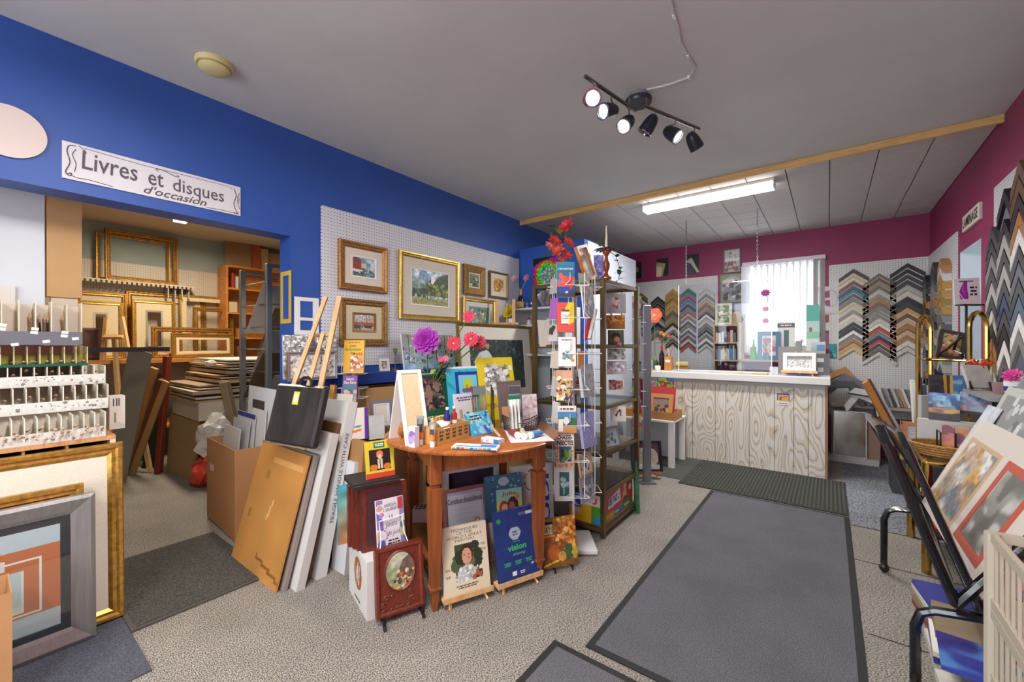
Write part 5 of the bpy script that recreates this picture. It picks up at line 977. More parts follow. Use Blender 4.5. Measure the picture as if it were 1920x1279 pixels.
for k in range(10): MB().box(-p.w * .48 + k * p.w * .096, -.0006, .006, -p.w * .48 + (k + .85) * p.w * .096, 0, .0135).build('colour_square', M(('#c9a23a', '#8a4a2a', '#c23a2a', '#d9b02a', '#2a5ab5', '#3a9ad0', '#c98a4a', '#7a8a3a', '#3a6ac0', '#e0dcc8')[k], .5), r)
MB().box(-p.w * .49, -.0006, .0005, p.w * .49, 0, .0055).build('dark_edge', M('#3a3d48', .5), r)
# sheet with three large tubes
q = [at_z(x, y, Z) for x, y in ((945, 806), (1008, 803), (1040, 827), (958, 831))]
o = MB().slab([(v_.x, v_.y) for v_ in q][::-1], Z, Z + .0012).build('printed_sheet', M('#e3e0de', .6)); tag(o, 'white printed sheet under three large paint tubes', 'sheet')
for k, (a, b5, cc_, lb) in enumerate((((953, 808), (972, 818), '#9a2f38', 'red'), ((978, 805), (983, 820), '#e0cfa8', 'cream'), ((1018, 812), (993, 818), '#3f7fc9', 'blue'))):
    A, B5 = at_z(*a, Z + .015), at_z(*b5, Z + .016); d = (A - B5); d.z = 0; L = max(.075, d.length); d.normalize(); r = empty('large_paint_tube', B5 + Vector((0, 0, .003))); tag(r, '%s large paint tube lying on the printed sheet, white cap forward' % lb, 'paint tube')
    r.rotation_euler = (0, math.pi / 2, math.atan2(d.y, d.x)); MB().lathe([(.017, 0), (.017, .018), (.012, .02)], 14).build('cap', WHITE, r, True); MB().lathe([(.0165, .02), (.017, .03), (.014, L * .8), (.006, L)], 14).build('tube_body', M(cc_, .4), r, True)
# rattan hen basket
c = at_z(746, 822, Z) + Vector((-.02, .06, 0)); r = empty('hen_basket', c); tag(r, 'round rattan basket with a terracotta hen behind the folding sign', 'basket')
RAT = M('#a06c36', .7, 0, .5, 110, .8); TERR = M('#a8623a', .7)
MB().lathe([(.03, 0), (.055, .02), (.062, .05), (.058, .085), (.05, .095)], 18).build('rattan_bowl', RAT, r, True); MB().lathe([(.03, .09), (.038, .11), (.03, .15), (.018, .17), (.016, .19), (.004, .2)], 12).build('hen_body', TERR, r, True); MB().prism([(-.03, .17), (-.012, .175), (-.012, .19)], -.004, .004).build('beak', M('#c98a3a', .6), r)
MB().prism([(.06, 0), (.1, 0), (.085, .08)], -.01, .01).build('wooden_wedge', M('#b06a3a', .6), r, loc=(0, -.03, 0))
# tall flowers behind the table
fb = at_d(803, 700, 2.62); v = empty('flower_vase', (fb.x, fb.y, TZ + .001)); tag(v, 'tall vase of purple and red artificial flowers behind the table', 'flowers')
MB().lathe([(.04, 0), (.05, .06), (.035, .15), (.03, .19), (.036, .2)], 16).build('vase_body', M('#3a4a44', .3), v, True)
LG = M('#5f7a35', .6); LG2 = M('#8a9a4a', .6)
def bloom(px, py, d, r_, n, col, lay, cup, cen=None, pw=.42):
    q = at_d(px, py, d) - v.location; MB().tube([(0, 0, .17), (q.x * .5, q.y * .5, .17 + (q.z - .17) * .6), tuple(q + FWD * .02)], .004, 5).build('stem', M('#4a6a30', .6), v, True)
    flower(v, q, r_, n, M(col, .55, 0, .3, 60), lay, cup, cen, tuple(-FWD + UP * .25), petw=pw)
bloom(800, 640, 2.58, .094, 9, '#9a2a9e', 5, 1.05, None, .46); YC = M('#c9a86a', .7)
bloom(851, 644, 2.62, .05, 15, '#c9304a', 2, .3, YC, .3); bloom(883, 636, 2.66, .052, 15, '#cc3350', 2, .3, YC, .3); bloom(899, 642, 2.72, .05, 14, '#c02f4a', 2, .4, YC, .3); bloom(879, 594, 2.7, .045, 12, '#d9345a', 1, .9, None, .25)
bloom(826, 674, 2.6, .02, 7, '#d9557a', 2, .7); bloom(836, 672, 2.6, .022, 7, '#dd6a86', 2, .7); bloom(832, 681, 2.6, .02, 7, '#d04a72', 2, .7)
for k in range(14):
    q = at_d(772 + R.random() * 75, 672 + R.random() * 28, 2.55 + R.random() * .12) - v.location; leaf(v, q, R.uniform(.05, .09), R.uniform(.025, .04), (RIGHT * R.uniform(-1, 1) - FWD * .5 + UP * R.uniform(-.3, .5)), LG if k % 2 else LG2)
for k in range(6): q = at_d(886 + R.random() * 14, 650 + R.random() * 18, 2.66) - v.location; leaf(v, q, .05, .02, (RIGHT * R.uniform(-1, 1) + UP * .5), M('#2f5a26', .6))
# ------------------------------------------------------------------ books and albums under and around the table
LEATH = M('#6a2a1c', .4, 0, .25, 60, .3); LEATHD = M('#4a2a30', .45, 0, .15, 80)
bx5 = PL((-1.719 + .295 * .11, 1.137 + .955 * .11, .0005), math.radians(72.8), 0, .22, .275)
o = carton('logo_carton', 'white carton with a brown oval logo under the leather albums', bx5, .315, M('#d3cfcb', .65), open_top=False)
link('oval_logo', artmesh(.2, .2, [('r', 0, 0, 1, 1, '#d3cfcb'), ('e', .5, .55, .32, .4, '#9a5a2c'), ('l', .42, .3, .5, .8, .03, '#e0d8d0'), ('l', .56, .3, .62, .75, .03, '#e0d8d0'), ('l', .34, .4, .36, .65, .025, '#e0d8d0')], 1, 40), o, (-.1106, .15, .05), (0, 0, -math.pi / 2))
t = text(o, '~1', 0, 0, .12, .02, M('#55504c', .6)); t.rotation_euler = (0, 0, -math.pi / 2); t.location = (-.1108, .16, .03)
pa = face((679, 1049), (764, 1013), (673, 930), 2.03, 2.16, 3); pa.loc.z = .2775; pa.h = .315
for k in range(4):
    q = PL(world_of(pa, -.012 * k, .037 * k, 0), pa.yaw, pa.lean, pa.w, pa.h - .004 * k)
    o = book('leather_album', ('plum fronted leather album behind the wire stand', 'second red leather album in the row', 'third red leather album in the row', 'last red leather album in the row')[k], q, .034, LEATH if k else LEATHD, cat='album')
    MB().ring(q.w, q.h, [(0, .003), (0, -.002), (.022, -.002), (.022, .003)]).build('leather_border', LEATH, o)
q = PL(world_of(pa, -.04, .02, pa.h + .004), pa.yaw, 0, pa.w * 1.02, .02)
sl_ = MB().box(-q.w / 2, -.04, 0, q.w / 2, .15, .012).box(-q.w / 2, -.04, .014, q.w / 2, .15, .024).build('flat_case', M('#2a2624', .5)); put(sl_, q); tag(sl_, 'black flat case lying on the leather albums', 'case'); MB().box(-q.w / 2 + .002, -.038, .012, q.w / 2 - .002, .148, .014).build('white_edge', M('#d8d4cc', .6), sl_)
q2 = PL(world_of(q, .03, .0, .0255), pa.yaw, math.radians(14), .145, .185)
o = book('craft_book', 'yellow framed craft book with a knitted doll on top of the albums', q2, .012, M('#c9b32a', .5), [('g', '#d3c03a', '#c94a2c'), ('r', 0, .15, 1, 1, '#cdb936'), ('r', .3, .8, .7, .95, '#1f6a3c'), ('r', .12, .2, .88, .76, '#231a17'), ('e', .5, .62, .12, .1, '#c97a4a'), ('e', .5, .56, .07, .06, '#d9b09a'), ('r', .4, .25, .48, .5, '#c9b9a0'), ('r', .52, .25, .6, .5, '#c9b9a0'), ('e', .27, .28, .13, .09, '#c9702a'), ('e', .74, .28, .13, .09, '#c9702a'), ('r', 0, 0, 1, .12, '#c0402c')], 3, 44); text(o, '~2', 0, .163, .05, .018, WHITE)
q = PL(world_of(pa, -pa.w * .5 - .03, .17, -.0), pa.yaw, 0, .09, .30); board('teal_book', 'teal book standing at the left behind the leather albums', 'book', q, .02, M('#3a97a8', .5), [('g', '#4aa5b0', '#c98a5a'), ('n', .25, 6)], 2)
ph = face((710, 1048), (762, 1034), (687, 945), 1.985, 2.07, 9)
o = book('paperback', 'lilac and white paperback with script title on a wire stand', ph, .016, M('#e0dce2', .5), [('g', '#d9d3dc', '#d9d6dc'), ('r', 0, 0, .24, 1, '#8f78b5'), ('b', 26, 0, 0, .24, .9, .04, .09, ['#5a6ab0', '#b58ab5', '#c9a08a', '#e6dce6', '#4a5aa0']), ('r', .82, 0, 1, 1, '#8a86a8'), ('r', .76, .78, .97, 1, '#b5404a'), ('b', 14, .82, 0, 1, .7, .03, .07, ['#d9d9dc', '#6a6a8a', '#b5b08a'])], 5)
text(o, 'HARRISON\nE. SALISBURY', .0, ph.h * .85, ph.w * .52, ph.h * .13, INK); text(o, '13', 0, ph.h * .67, ph.w * .14, ph.h * .07, INK, shear=.2); text(o, 'Jours', 0, ph.h * .54, ph.w * .44, ph.h * .13, M('#5a5a5f', .5), shear=.3); text(o, 'de Juin', .01, ph.h * .38, ph.w * .42, ph.h * .11, M('#5a5a5f', .5), shear=.3); text(o, '~2', .01, ph.h * .23, ph.w * .46, ph.h * .1, INK)
r = empty('wire_stand', world_of(ph, 0, 0, 0), ph.yaw); tag(r, 'white bent wire book stand in front of the leather albums', 'book stand')
wz = ph.w * .5
MB().tube([(-wz * 1.1, -.02, -.08), (-wz * 1.15, -.03, -.0), (-wz * .85, -.004, .09), (-wz * .9, .015, .17), (wz * .75, .015, .175), (wz * .8, -.004, .1), (wz * 1.1, -.03, .02), (wz * 1.05, -.02, -.08)], .0028, 6).build('wire_loop', WIRE, r, True); MB().tube([(-wz, -.02, -.02), (wz, -.02, -.02)], .0028, 6).build('wire_rest', WIRE, r, True)
pc = stand((707, 1164), (797, 1134), (700, 1034), .03, 8)
o = board('carved_album', 'carved red leather album with oval landscape on a black stand', 'album', pc, .04, LEATH)
MB().ring(pc.w, pc.h, [(0, .004), (0, -.004), (.012, -.006), (.02, -.001), (.026, .004)]).build('embossed_border', LEATH, o)
m = MB(); cx_, cz_ = 0.0, pc.h * .62; m.add([(cx_ + pc.w * .335 * f_ * math.cos(k * math.pi / 16), y_, cz_ + pc.h * .31 * f_ * math.sin(k * math.pi / 16)) for f_, y_ in ((1.0, .0), (.94, -.006), (.88, .0)) for k in range(32)], [(i * 32 + k, i * 32 + (k + 1) % 32, (i + 1) * 32 + (k + 1) % 32, (i + 1) * 32 + k) for i in (0, 1) for k in range(32)]); m.build('oval_moulding', LEATH, o, True)
ops = [('g', '#c9c8b0', '#7a7a5c'), ('p', [(0, .5), (.3, .62), (.5, .45), (.5, 0), (0, 0)], '#8f9a72'), ('p', [(.35, .35), (.6, .78), (1, .95), (1, .2)], '#6a5a4a'), ('b', 50, .3, .05, 1, .5, .02, .06, ['#b5803a', '#d9b070', '#7a3f28', '#4a4a32', '#c9c0a0', '#a3502e']), ('n', .15, 10)]
e_ = artmesh(pc.w * .6, pc.h * .56, ops, 5, 44); import bmesh
bm = bmesh.new(); bm.from_mesh(e_); bmesh.ops.delete(bm, geom=[f_ for f_ in bm.faces if (f_.calc_center_median().x / (pc.w * .3)) ** 2 + ((f_.calc_center_median().z - pc.h * .28) / (pc.h * .28)) ** 2 > 1.02], context='FACES'); bm.to_mesh(e_); bm.free(); link('oval_landscape', e_, o, (0, -.0008, pc.h * .34))
for k in range(16): a_ = R.uniform(-.4, .4); MB().tube([(a_ * pc.w + .012 * math.cos(t_) * (1 - t_ / 9), -.001, pc.h * R.uniform(.13, .15) + (.03 * (k % 3)) - .02 + .012 * math.sin(t_) * (1 - t_ / 9)) for t_ in [j * .7 for j in range(9)]], .0022, 4).build('carved_scroll', LEATH, o)
r = empty('black_stand', pc.loc, pc.yaw); tag(r, 'black scrolled stand under the carved leather album', 'stand')
for sx in (-.09, .09): MB().tube([(sx, .05, .1), (sx, .048, .0), (sx, .0, -.012), (sx, -.035, -.006), (sx, -.05, .03), (sx, -.04, -.008), (sx, -.055, -.024)], .008, 6).build('scroll_foot', BLACK, r, True)
MB().tube([(-.09, .05, .0), (.09, .05, .0)], .006, 6).build('cross_bar', BLACK, r)
# two art books on mini easels
pt_ = stand((834, 1124), (920, 1098), (824, 994), .055, 12)
o = book('art_book', 'cream book titled Techniques of the World\'s Great Painters on a pine easel', pt_, .022, M('#d9ccb2', .6), [('g', '#ddd2ba', '#d6c8ac'), ('r', .27, .18, .78, .72, '#3f4a34'), ('b', 20, .27, .4, .78, .72, .04, .1, ['#4a5a3a', '#2f3424', '#6a5f3a']), ('e', .52, .58, .15, .13, '#3a2a20'), ('e', .52, .53, .105, .12, '#c9967a'), ('e', .56, .5, .03, .025, '#c9655a'), ('e', .47, .55, .02, .012, '#2a1f1a'), ('e', .57, .55, .02, .012, '#2a1f1a'), ('r', .47, .36, .56, .43, '#b98a70'), ('p', [(.27, .18), (.3, .32), (.45, .4), (.6, .4), (.76, .3), (.78, .18)], '#b5bab5'), ('b', 30, .28, .18, .77, .36, .01, .03, ['#cfd3cf', '#8a948f', '#e0e2de']), ('r', .64, .18, .84, .3, '#4a3a2c'), ('b', 14, .64, .18, .84, .3, .015, .04, ['#a35a3a', '#c9b8a0', '#2f2620'])], 5, 60)
text(o, 'TECHNIQUES\nOF THE\nWORLD\'S GREAT\nPAINTERS', 0, pt_.h * .86, pt_.w * .78, pt_.h * .2, M('#3a2f26', .6)); text(o, '~2', -.0, pt_.h * .1, pt_.w * .5, pt_.h * .06, M('#4a3f36', .6))
for k in range(4): text(o, '~2', (-.4, -.4, .4, .4)[k] * pt_.w, (.38, .28, .66, .58)[k] * pt_.h, pt_.w * .1, pt_.h * .04, M('#6a5f52', .6))
minieasel('pine_easel', 'small pine easel holding the cream painters book', pt_, pt_.w * 1.08, .2, footh=.055)
pv = stand((936, 1096), (1012, 1070), (915, 965), .055, 12)
o = board('spiral_drawing_pad', 'dark blue spiral drawing pad with green lettering on a pine easel', 'pad', pv, .014, M('#1f2f62', .5), [('g', '#24397a', '#22356e'), ('n', .08, 12), ('e', .48, .64, .14, .095, '#a9b4c4'), ('r', .6, .88, .78, .92, '#55689a'), ('r', .8, .88, .95, .93, '#d6dae2'), ('e', .12, .86, .05, .035, '#2f9a5a'), ('r', .33, .04, .43, .1, '#d9dce2'), ('r', .82, .14, .87, .17, '#b9c2d6')], 4, 56)
GL = M('#3fb56a', .5); text(o, 'vision', .0, pv.h * .44, pv.w * .46, pv.h * .085, GL, bold=.03); text(o, 'drawing', .01, pv.h * .34, pv.w * .3, pv.h * .05, M('#7fc0a0', .5), shear=.3); text(o, '~1', 0, pv.h * .52, pv.w * .22, pv.h * .02, GL); text(o, '~2', -.02 * pv.w, pv.h * .64, pv.w * .16, pv.h * .08, M('#4a5a7a', .5), shear=.2)
for k in range(3): text(o, '~3', (-.26 + .26 * k) * pv.w, pv.h * .22, pv.w * .17, pv.h * .06, GL)
text(o, '~2', .08 * pv.w, pv.h * .07, pv.w * .13, pv.h * .05, WHITE)
for k in range(20): MB().tube([(-pv.w / 2 + (k + .5) * pv.w / 20, .006 + .009 * math.cos(t_), pv.h - .003 + .009 * math.sin(t_)) for t_ in [j * math.pi / 3 for j in range(6)]], .0012, 4, True).build('wire_coil', M('#3a4a7a', .3, .6), o)
minieasel('pine_easel', 'small pine easel holding the dark blue drawing pad', pv, pv.w * 1.1, .2, footh=.055)
pr = stand((1020, 1068), (1085, 1056), (1017, 973), .025, 12)
o = book('arts_magazine', 'orange autumn still life magazine titled ARTS on a black stand', pr, .008, M('#8a5a2c', .5), [('g', '#8f6a34', '#7a4f26'), ('b', 70, .4, .35, 1, .95, .02, .06, ['#d9903a', '#b5642a', '#e6b060', '#8a4a24']), ('r', 0, .66, .32, .88, '#d6cf9a'), ('r', 0, .86, .34, .92, '#1a1a18'), ('r', 0, .54, .36, .6, '#c24a34'), ('r', 0, .6, .38, .65, '#c9a838'), ('e', .75, .28, .13, .16, '#3f5a34'), ('e', .3, .3, .16, .16, '#b5602a'), ('e', .55, .2, .12, .1, '#c99a4a'), ('e', .92, .25, .08, .14, '#c9a83a'), ('l', .0, .04, .5, .14, .02, '#d9b02f'), ('n', .15, 16)], 6, 46); text(o, 'ARTS', -pr.w * .32, pr.h * .75, pr.w * .28, pr.h * .1, M('#3a3a20', .5))
r = empty('black_stand', pr.loc, pr.yaw); tag(r, 'black stand under the orange ARTS magazine', 'stand')
for sx in (-.05, .06): MB().tube([(sx, .04, .08), (sx, .03, -.001), (sx, -.012, -.006), (sx, -.022, .012), (sx, -.02, -.02)], .0055, 6).build('foot', BLACK, r, True)
# certificate, Julie, tote, boxes under the table
p = stand((838, 1085), (921, 1060), (824, 922), .0005, 9); o = picture('certificate', 'framed award reading Certificat d\'excellence under the table', 'certificate', p, .02, M('#8f5a52', .5), 0, None, [('g', '#b9bccb', '#b5b5c4'), ('r', .03, .03, .97, .97, '#9fa6c0'), ('r', .05, .045, .95, .955, '#c3c5d0'), ('e', .8, .56, .09, .06, '#b08a3a'), ('e', .8, .56, .06, .04, '#c9c5c0'), ('p', [(.74, .53), (.72, .44), (.78, .46), (.8, .52)], '#a87f34'), ('p', [(.82, .52), (.84, .44), (.89, .46), (.86, .53)], '#a87f34')], 3, depth=.012, style=1, res=44)
text(o, "Certificat d'excellence", 0, p.h * .85, p.w * .78, p.h * .07, INK, y=.004)
for k in range(4): MB().box(-p.w * (.2 + .03 * (k % 2)), .006, p.h * (.74 - .06 * k), p.w * .2, .0065, p.h * (.742 - .06 * k)).build('ruled_line', M('#8a8aa0', .6), o)
carton('low_carton', 'white carton under the table behind the certificate', PL((-1.62, 1.88, .0005), TH + .25, 0, .26, .24), .15, M('#c9c6c2', .6), open_top=False)
p = face((912, 985), (982, 968), (904, 900), 2.46, 2.56, 8); p.loc.z = .242
o = book('picture_book', 'blue children\'s book with two smiling girls behind the dark blue pad', p, .012, M('#2f5a78', .5), [('g', '#3a6a86', '#2f4f6a'), ('b', 60, 0, 0, 1, 1, .01, .03, ['#5a8aa0', '#24405a', '#88b0bc']), ('e', .5, .85, .14, .1, '#a9b5c4'), ('r', .28, 0, .97, .64, '#c9c45a'), ('r', .28, .4, .97, .66, '#8fc9b5'), ('e', .48, .25, .13, .17, '#b53a3a'), ('e', .5, .24, .08, .1, '#d9a58a'), ('e', .72, .28, .15, .2, '#4a2a30'), ('e', .69, .26, .09, .12, '#a86a4a'), ('e', .85, .47, .06, .07, '#e0803a'), ('r', .4, 0, .62, .12, '#b02f4a')], 4, 46); text(o, 'Julie', .03, p.h * .55, p.w * .4, p.h * .11, M('#b53a2f', .5), shear=.1, bold=.02)
p = stand((962, 1036), (1040, 1022), (958, 876), .0005, 4); o = board('lettered_bag', 'white lettered bag with blue vertical words behind the table leg', 'bag', p, .035, M('#c3bfba', .6), [('g', '#c9c5c0', '#bdb8b2'), ('e', .5, .82, .2, .13, '#3a3f60'), ('e', .5, .82, .185, .12, '#cbc7b8'), ('n', .06, 6)], 3, 44)
BL = M('#1f3aa0', .5); text(o, 'JADE', -p.w * .36, p.h * .55, p.h * .7, p.w * .15, BL, bold=.03, rot=math.pi / 2); text(o, 'OU', -p.w * .06, p.h * .24, p.h * .34, p.w * .16, BL, bold=.03, rot=math.pi / 2); text(o, 'LUDI', p.w * .33, p.h * .5, p.h * .75, p.w * .15, BL, bold=.03, rot=math.pi / 2)
p = stand((838, 1044), (938, 1018), (830, 885), .0005, 2); picture('shadow_box', 'purple backed white shadow box deep under the table', 'box frame', p, .018, M('#c9c6c6', .5), 0, None, [('g', '#4a3848', '#25304a'), ('n', .2, 5)], 3, depth=.08, style=1)
carton('gilt_box', 'brown box with gilt trim behind the front table leg', PL(at_z(790, 1062, 0).to_tuple()[:2] + (.0005,), TH, 0, .11, .255), .1, M('#8a6a3a', .5), open_top=False)
o = board('switch_box', 'small white box with dark grid on top behind the table leg', 'box', PL(at_z(790, 1062, 0).to_tuple()[:2] + (.2565,), TH, 0, .105, .075), .09, M('#d3d1cf', .5))
for k in range(12): MB().box(-.042 + .022 * (k % 4), .012 + .026 * (k // 4), .075, -.026 + .022 * (k % 4), .03 + .026 * (k // 4), .0756).build('dark_slot', M('#3a3838', .6), o)
# ------------------------------------------------------------------ white wire spinner with cards and books
SPC = at_d(1075, 1020, 2.70); sp = empty('card_spinner', (SPC.x, SPC.y, 0)); tag(sp, 'tall white wire card spinner in front of the brass shelf', 'card rack')
MB().tube([(0, 0, .02), (0, 0, 1.78)], .009, 8).build('pole', WIRE, sp, True)
MB().box(-.13, -.15, .004, .13, .13, .035, .006).build('base', M('#d9d9d8', .5), sp, rot=(0, 0, TH))
RZ = Matrix.Rotation(TH, 3, 'Z')
for z in (.36, .58, .80, 1.02, 1.24, 1.46, 1.66):
    for yo, w_ in ((-.13, .075), (-.165, .075)):
        MB().tube([RZ @ Vector(q) for q in ((-w_, yo, z), (w_, yo, z))], .0022, 4).build('cross_wire', WIRE, sp)
    MB().tube([RZ @ Vector(q) for q in ((-.075, -.13, z), (-.075, -.165, z), (-.045, -.17, z + .03), (-.045, -.17, z + .075))], .002, 4).build('pocket_wire', WIRE, sp); MB().tube([RZ @ Vector(q) for q in ((.075, -.13, z), (.075, -.165, z), (.045, -.17, z + .03), (.045, -.17, z + .075))], .002, 4).build('pocket_wire', WIRE, sp)
    for s_ in (-1, 1): MB().tube([RZ @ Vector(q) for q in ((s_ * .13, -.07, z), (s_ * .17, -.07, z), (s_ * .17, .07, z), (s_ * .13, .07, z), (0, .0, z + .02))], .0022, 4).build('side_wire', WIRE, sp)
for x, y in ((-.05, -.13), (.05, -.13), (.13, -.05), (.13, .05), (-.13, -.05), (-.13, .05)): MB().tube([RZ @ Vector((x, y, .34)), RZ @ Vector((x, y, 1.74))], .0024, 4).build('upright_wire', WIRE, sp)
def sc_(bl, br, tl, lb, art, seed=1, t=.006, mat=None, d=2.535, lean=5, nm='book', cat='book', res=34): return board(nm, lb, cat, face(bl, br, tl, d, d, lean), t, mat or PAPER, art, seed, res)
o = sc_((1044, 557), (1078, 557), (1043, 491), 'blue and coral book at the top of the spinner front', [('g', '#2f86a0', '#2a3a6a'), ('r', 0, .35, 1, .5, '#6a86b5'), ('b', 12, .1, .38, .9, .66, .03, .08, ['#d9483a', '#e0604a', '#b53a44']), ('r', 0, .3, .5, .4, '#d95a4a'), ('b', 8, .5, .2, 1, .5, .05, .1, ['#d94a4a', '#4a8a5a', '#c94a3a']), ('r', 0, 0, 1, .15, '#3a4048'), ('r', .15, .1, .7, .3, '#2a4a9a'), ('e', .55, .14, .08, .03, '#d9d9de')], 4, .014, WHITE, nm='paperback'); text(o, 'L\'ATLANTIDE', 0, o['h'] * .8, o['w'] * .85, o['h'] * .05, WHITE, bold=.03)
o = sc_((1045, 623), (1077, 623), (1045, 567), 'coral and yellow book with white title block on the spinner', [('r', 0, 0, 1, 1, '#d9534a'), ('p', [(.3, .6), (.65, 1), (1, 1), (1, .35), (.7, .25)], '#e3c81f'), ('r', .22, .28, .68, .68, '#e9e5dc'), ('r', .28, .7, .72, .76, '#6a4a2a'), ('r', .22, .27, .65, .29, '#4a2a2a')], 2, .02, M('#d9756a', .5), nm='paperback'); text(o, 'Tome\nparfait', -.02 * o['w'], o['h'] * .5, o['w'] * .36, o['h'] * .16, INK, shear=.2)
o = sc_((1047, 687), (1080, 687), (1048, 632), 'white card with yellow and blue cartoon figures on the spinner', [('g', '#e6e6e4', '#e9e9e7'), ('b', 10, .3, .22, .6, .5, .04, .07, ['#2f8aa0', '#e0b03a', '#3a9ab5']), ('b', 8, .6, .18, .85, .4, .03, .06, ['#5ab0c9', '#d9d9d0', '#c98a4a'])], 3, .004, nm='card', cat='card'); text(o, '~1', 0, o['h'] * .9, o['w'] * .7, o['h'] * .05, INK)
sc_((1043, 751), (1074, 751), (1042, 694), 'tan comic covered book on the spinner', [('g', '#c99a72', '#c9b48a'), ('b', 60, 0, 0, 1, .75, .03, .08, ['#c9a83a', '#e6dcb8', '#5a4a6a', '#b5702f', '#efe6d0', '#3a3a44']), ('r', .35, .72, .95, .95, '#d9a88a')], 5, .022, M('#b98a5f', .6))
o = sc_((1046, 812), (1081, 812), (1045, 761), 'white lighthouse book on the spinner', [('g', '#e6e6e4', '#c98a4a'), ('r', 0, .55, 1, .78, '#4a86b5'), ('r', 0, .25, 1, .55, '#3f6a48'), ('r', .05, .05, .3, .5, '#e6e4dc'), ('e', .45, .45, .15, .14, '#e0e0dc'), ('r', .3, 0, 1, .2, '#c98f58')], 5, .01, WHITE); text(o, '~1', 0, o['h'] * .88, o['w'] * .9, o['h'] * .1, INK, bold=.03)
o = sc_((1042, 878), (1077, 878), (1041, 812), 'orange patterned insect hunt card on the spinner', [('g', '#d9b898', '#d9b898'), ('b', 120, 0, 0, 1, 1, .015, .03, ['#e9dccb', '#c98a5f', '#b5774a']), ('r', .0, .62, 1, .97, '#e6dfd6'), ('r', .2, .18, .85, .6, '#3a5a8a'), ('b', 22, .2, .18, .85, .5, .03, .07, ['#4a7a3a', '#2f4a2a', '#6a9a3a'])], 6, .004, nm='card', cat='card'); text(o, 'CHASSE-\nINSECTES', 0, o['h'] * .8, o['w'] * .9, o['h'] * .3, INK, bold=.04)
p = face((1040, 940), (1077, 940), (1040, 876), 2.54, 2.54, 4); picture('matted_photo', 'teal tinted photo in a white mat at the foot of the spinner', 'photo', p, .03, M('#d9d9d6', .6), 0, None, [('g', '#2f6f72', '#24585c'), ('b', 20, .2, .3, .8, .7, .04, .1, ['#a9c9c4', '#4f8f8c', '#c9ddd6']), ('l', .45, .1, .45, .45, .03, '#8fb5b0')], 4, depth=.005, style=1)
# cards on the spinner sides
def sd_(bl, br, tl, lb, c, art=None, d1=2.6, d2=2.72, nm='card', cat='card', lean=6, t=.008, seed=2): return board(nm, lb, cat, face(bl, br, tl, d1, d2, lean), t, M(c, .6), art, seed, 24)
sd_((1029, 598), (1043, 606), (1028, 561), 'violet envelope card on the left of the spinner', '#a05aa8', None, 2.62, 2.56); sd_((1028, 640), (1044, 648), (1028, 610), 'grey red spotted card on the left of the spinner', '#c0bdbb', [('g', '#b5b2b0', '#c9c6c4'), ('b', 6, 0, .4, 1, 1, .1, .2, ['#b5222c', '#3a3a3c'])], 2.66, 2.58); sd_((1031, 690), (1046, 696), (1033, 658), 'beige card below the spotted card on the spinner', '#c9bdae', None, 2.66, 2.58); sd_((1032, 742), (1044, 748), (1032, 704), 'plain grey card on the left of the spinner', '#bcb8b6', None, 2.66, 2.58); sd_((1033, 790), (1046, 796), (1036, 752), 'folded white card low on the left of the spinner', '#d3d0cc', None, 2.66, 2.58); sd_((1030, 552), (1044, 556), (1034, 524), 'grey card at the top left of the spinner', '#a8a39e', None, 2.66, 2.58)
sd_((1096, 596), (1117, 585), (1103, 537), 'white floral notepad on the right of the spinner', '#e0dfde', [('g', '#dcdada', '#8a9aa0'), ('b', 30, .1, 0, .9, 1, .04, .1, ['#c98a94', '#7f949c', '#e3e0e0', '#a9b5b8'])], 2.56, 2.7, 'notepad', 'notepad'); sd_((1089, 548), (1108, 545), (1087, 512), 'sage green card set at the top right of the spinner', '#a9b5a5', [('g', '#b5bfae', '#a3b09c'), ('e', .6, .4, .2, .2, '#c9764a'), ('r', .0, .1, .3, .5, '#3a8a5a')], 2.6, 2.7)
for k, (c, x) in enumerate((('#b5303c', 1105), ('#cfc4c4', 1113))): strip('paper_roll', '%s gift wrap roll on the right of the spinner' % ('red' if k == 0 else 'silver'), 'paper roll', at_d(x - 8, 636, 2.6), at_d(x + 4, 580, 2.7), .022, .022, M(c, .4, 0, .3, 90))
sd_((1084, 692), (1096, 684), (1092, 660), 'orange tag hanging on the right of the spinner', '#d9963f', None, 2.54, 2.6, 'tag', 'tag', 0, .002); sd_((1095, 746), (1118, 735), (1108, 682), 'grey marbled notebook on the right of the spinner', '#b5b8bd', [('g', '#b9bcc0', '#a9adb2'), ('m', '#8a8f98', 8, .7)], 2.54, 2.66, 'notebook', 'notebook', 8, .02); sd_((1096, 842), (1120, 822), (1106, 772), 'lilac blue notebook on the right of the spinner', '#9a9cc9', [('g', '#a3a5cf', '#8f92c0'), ('b', 30, 0, 0, 1, 1, .01, .03, ['#c3c5e3', '#7a7db0'])], 2.54, 2.66, 'notebook', 'notebook', 8, .02)
p = face((1090, 896), (1112, 880), (1083, 856), 2.54, 2.66, 8); picture('framed_photo', 'tan framed sketch low on the right of the spinner', 'picture', p, .012, M('#b59a7a', .5), 0, None, [('g', '#d3cfca', '#c9c4be'), ('b', 18, .1, .1, .9, .9, .04, .1, ['#6a6a8a', '#b5a59a', '#4a4a5a'])], 3, depth=.012, style=1)
p = face((1092, 946), (1115, 928), (1086, 898), 2.54, 2.66, 6); picture('framed_photo', 'silver framed photo at the bottom right of the spinner', 'picture', p, .014, M('#b9babc', .3, .6), 0, None, [('g', '#8a8f98', '#7a7f86'), ('b', 14, .1, .1, .9, .9, .06, .14, ['#c9ccd0', '#4a4f56'])], 4, depth=.012, style=1)
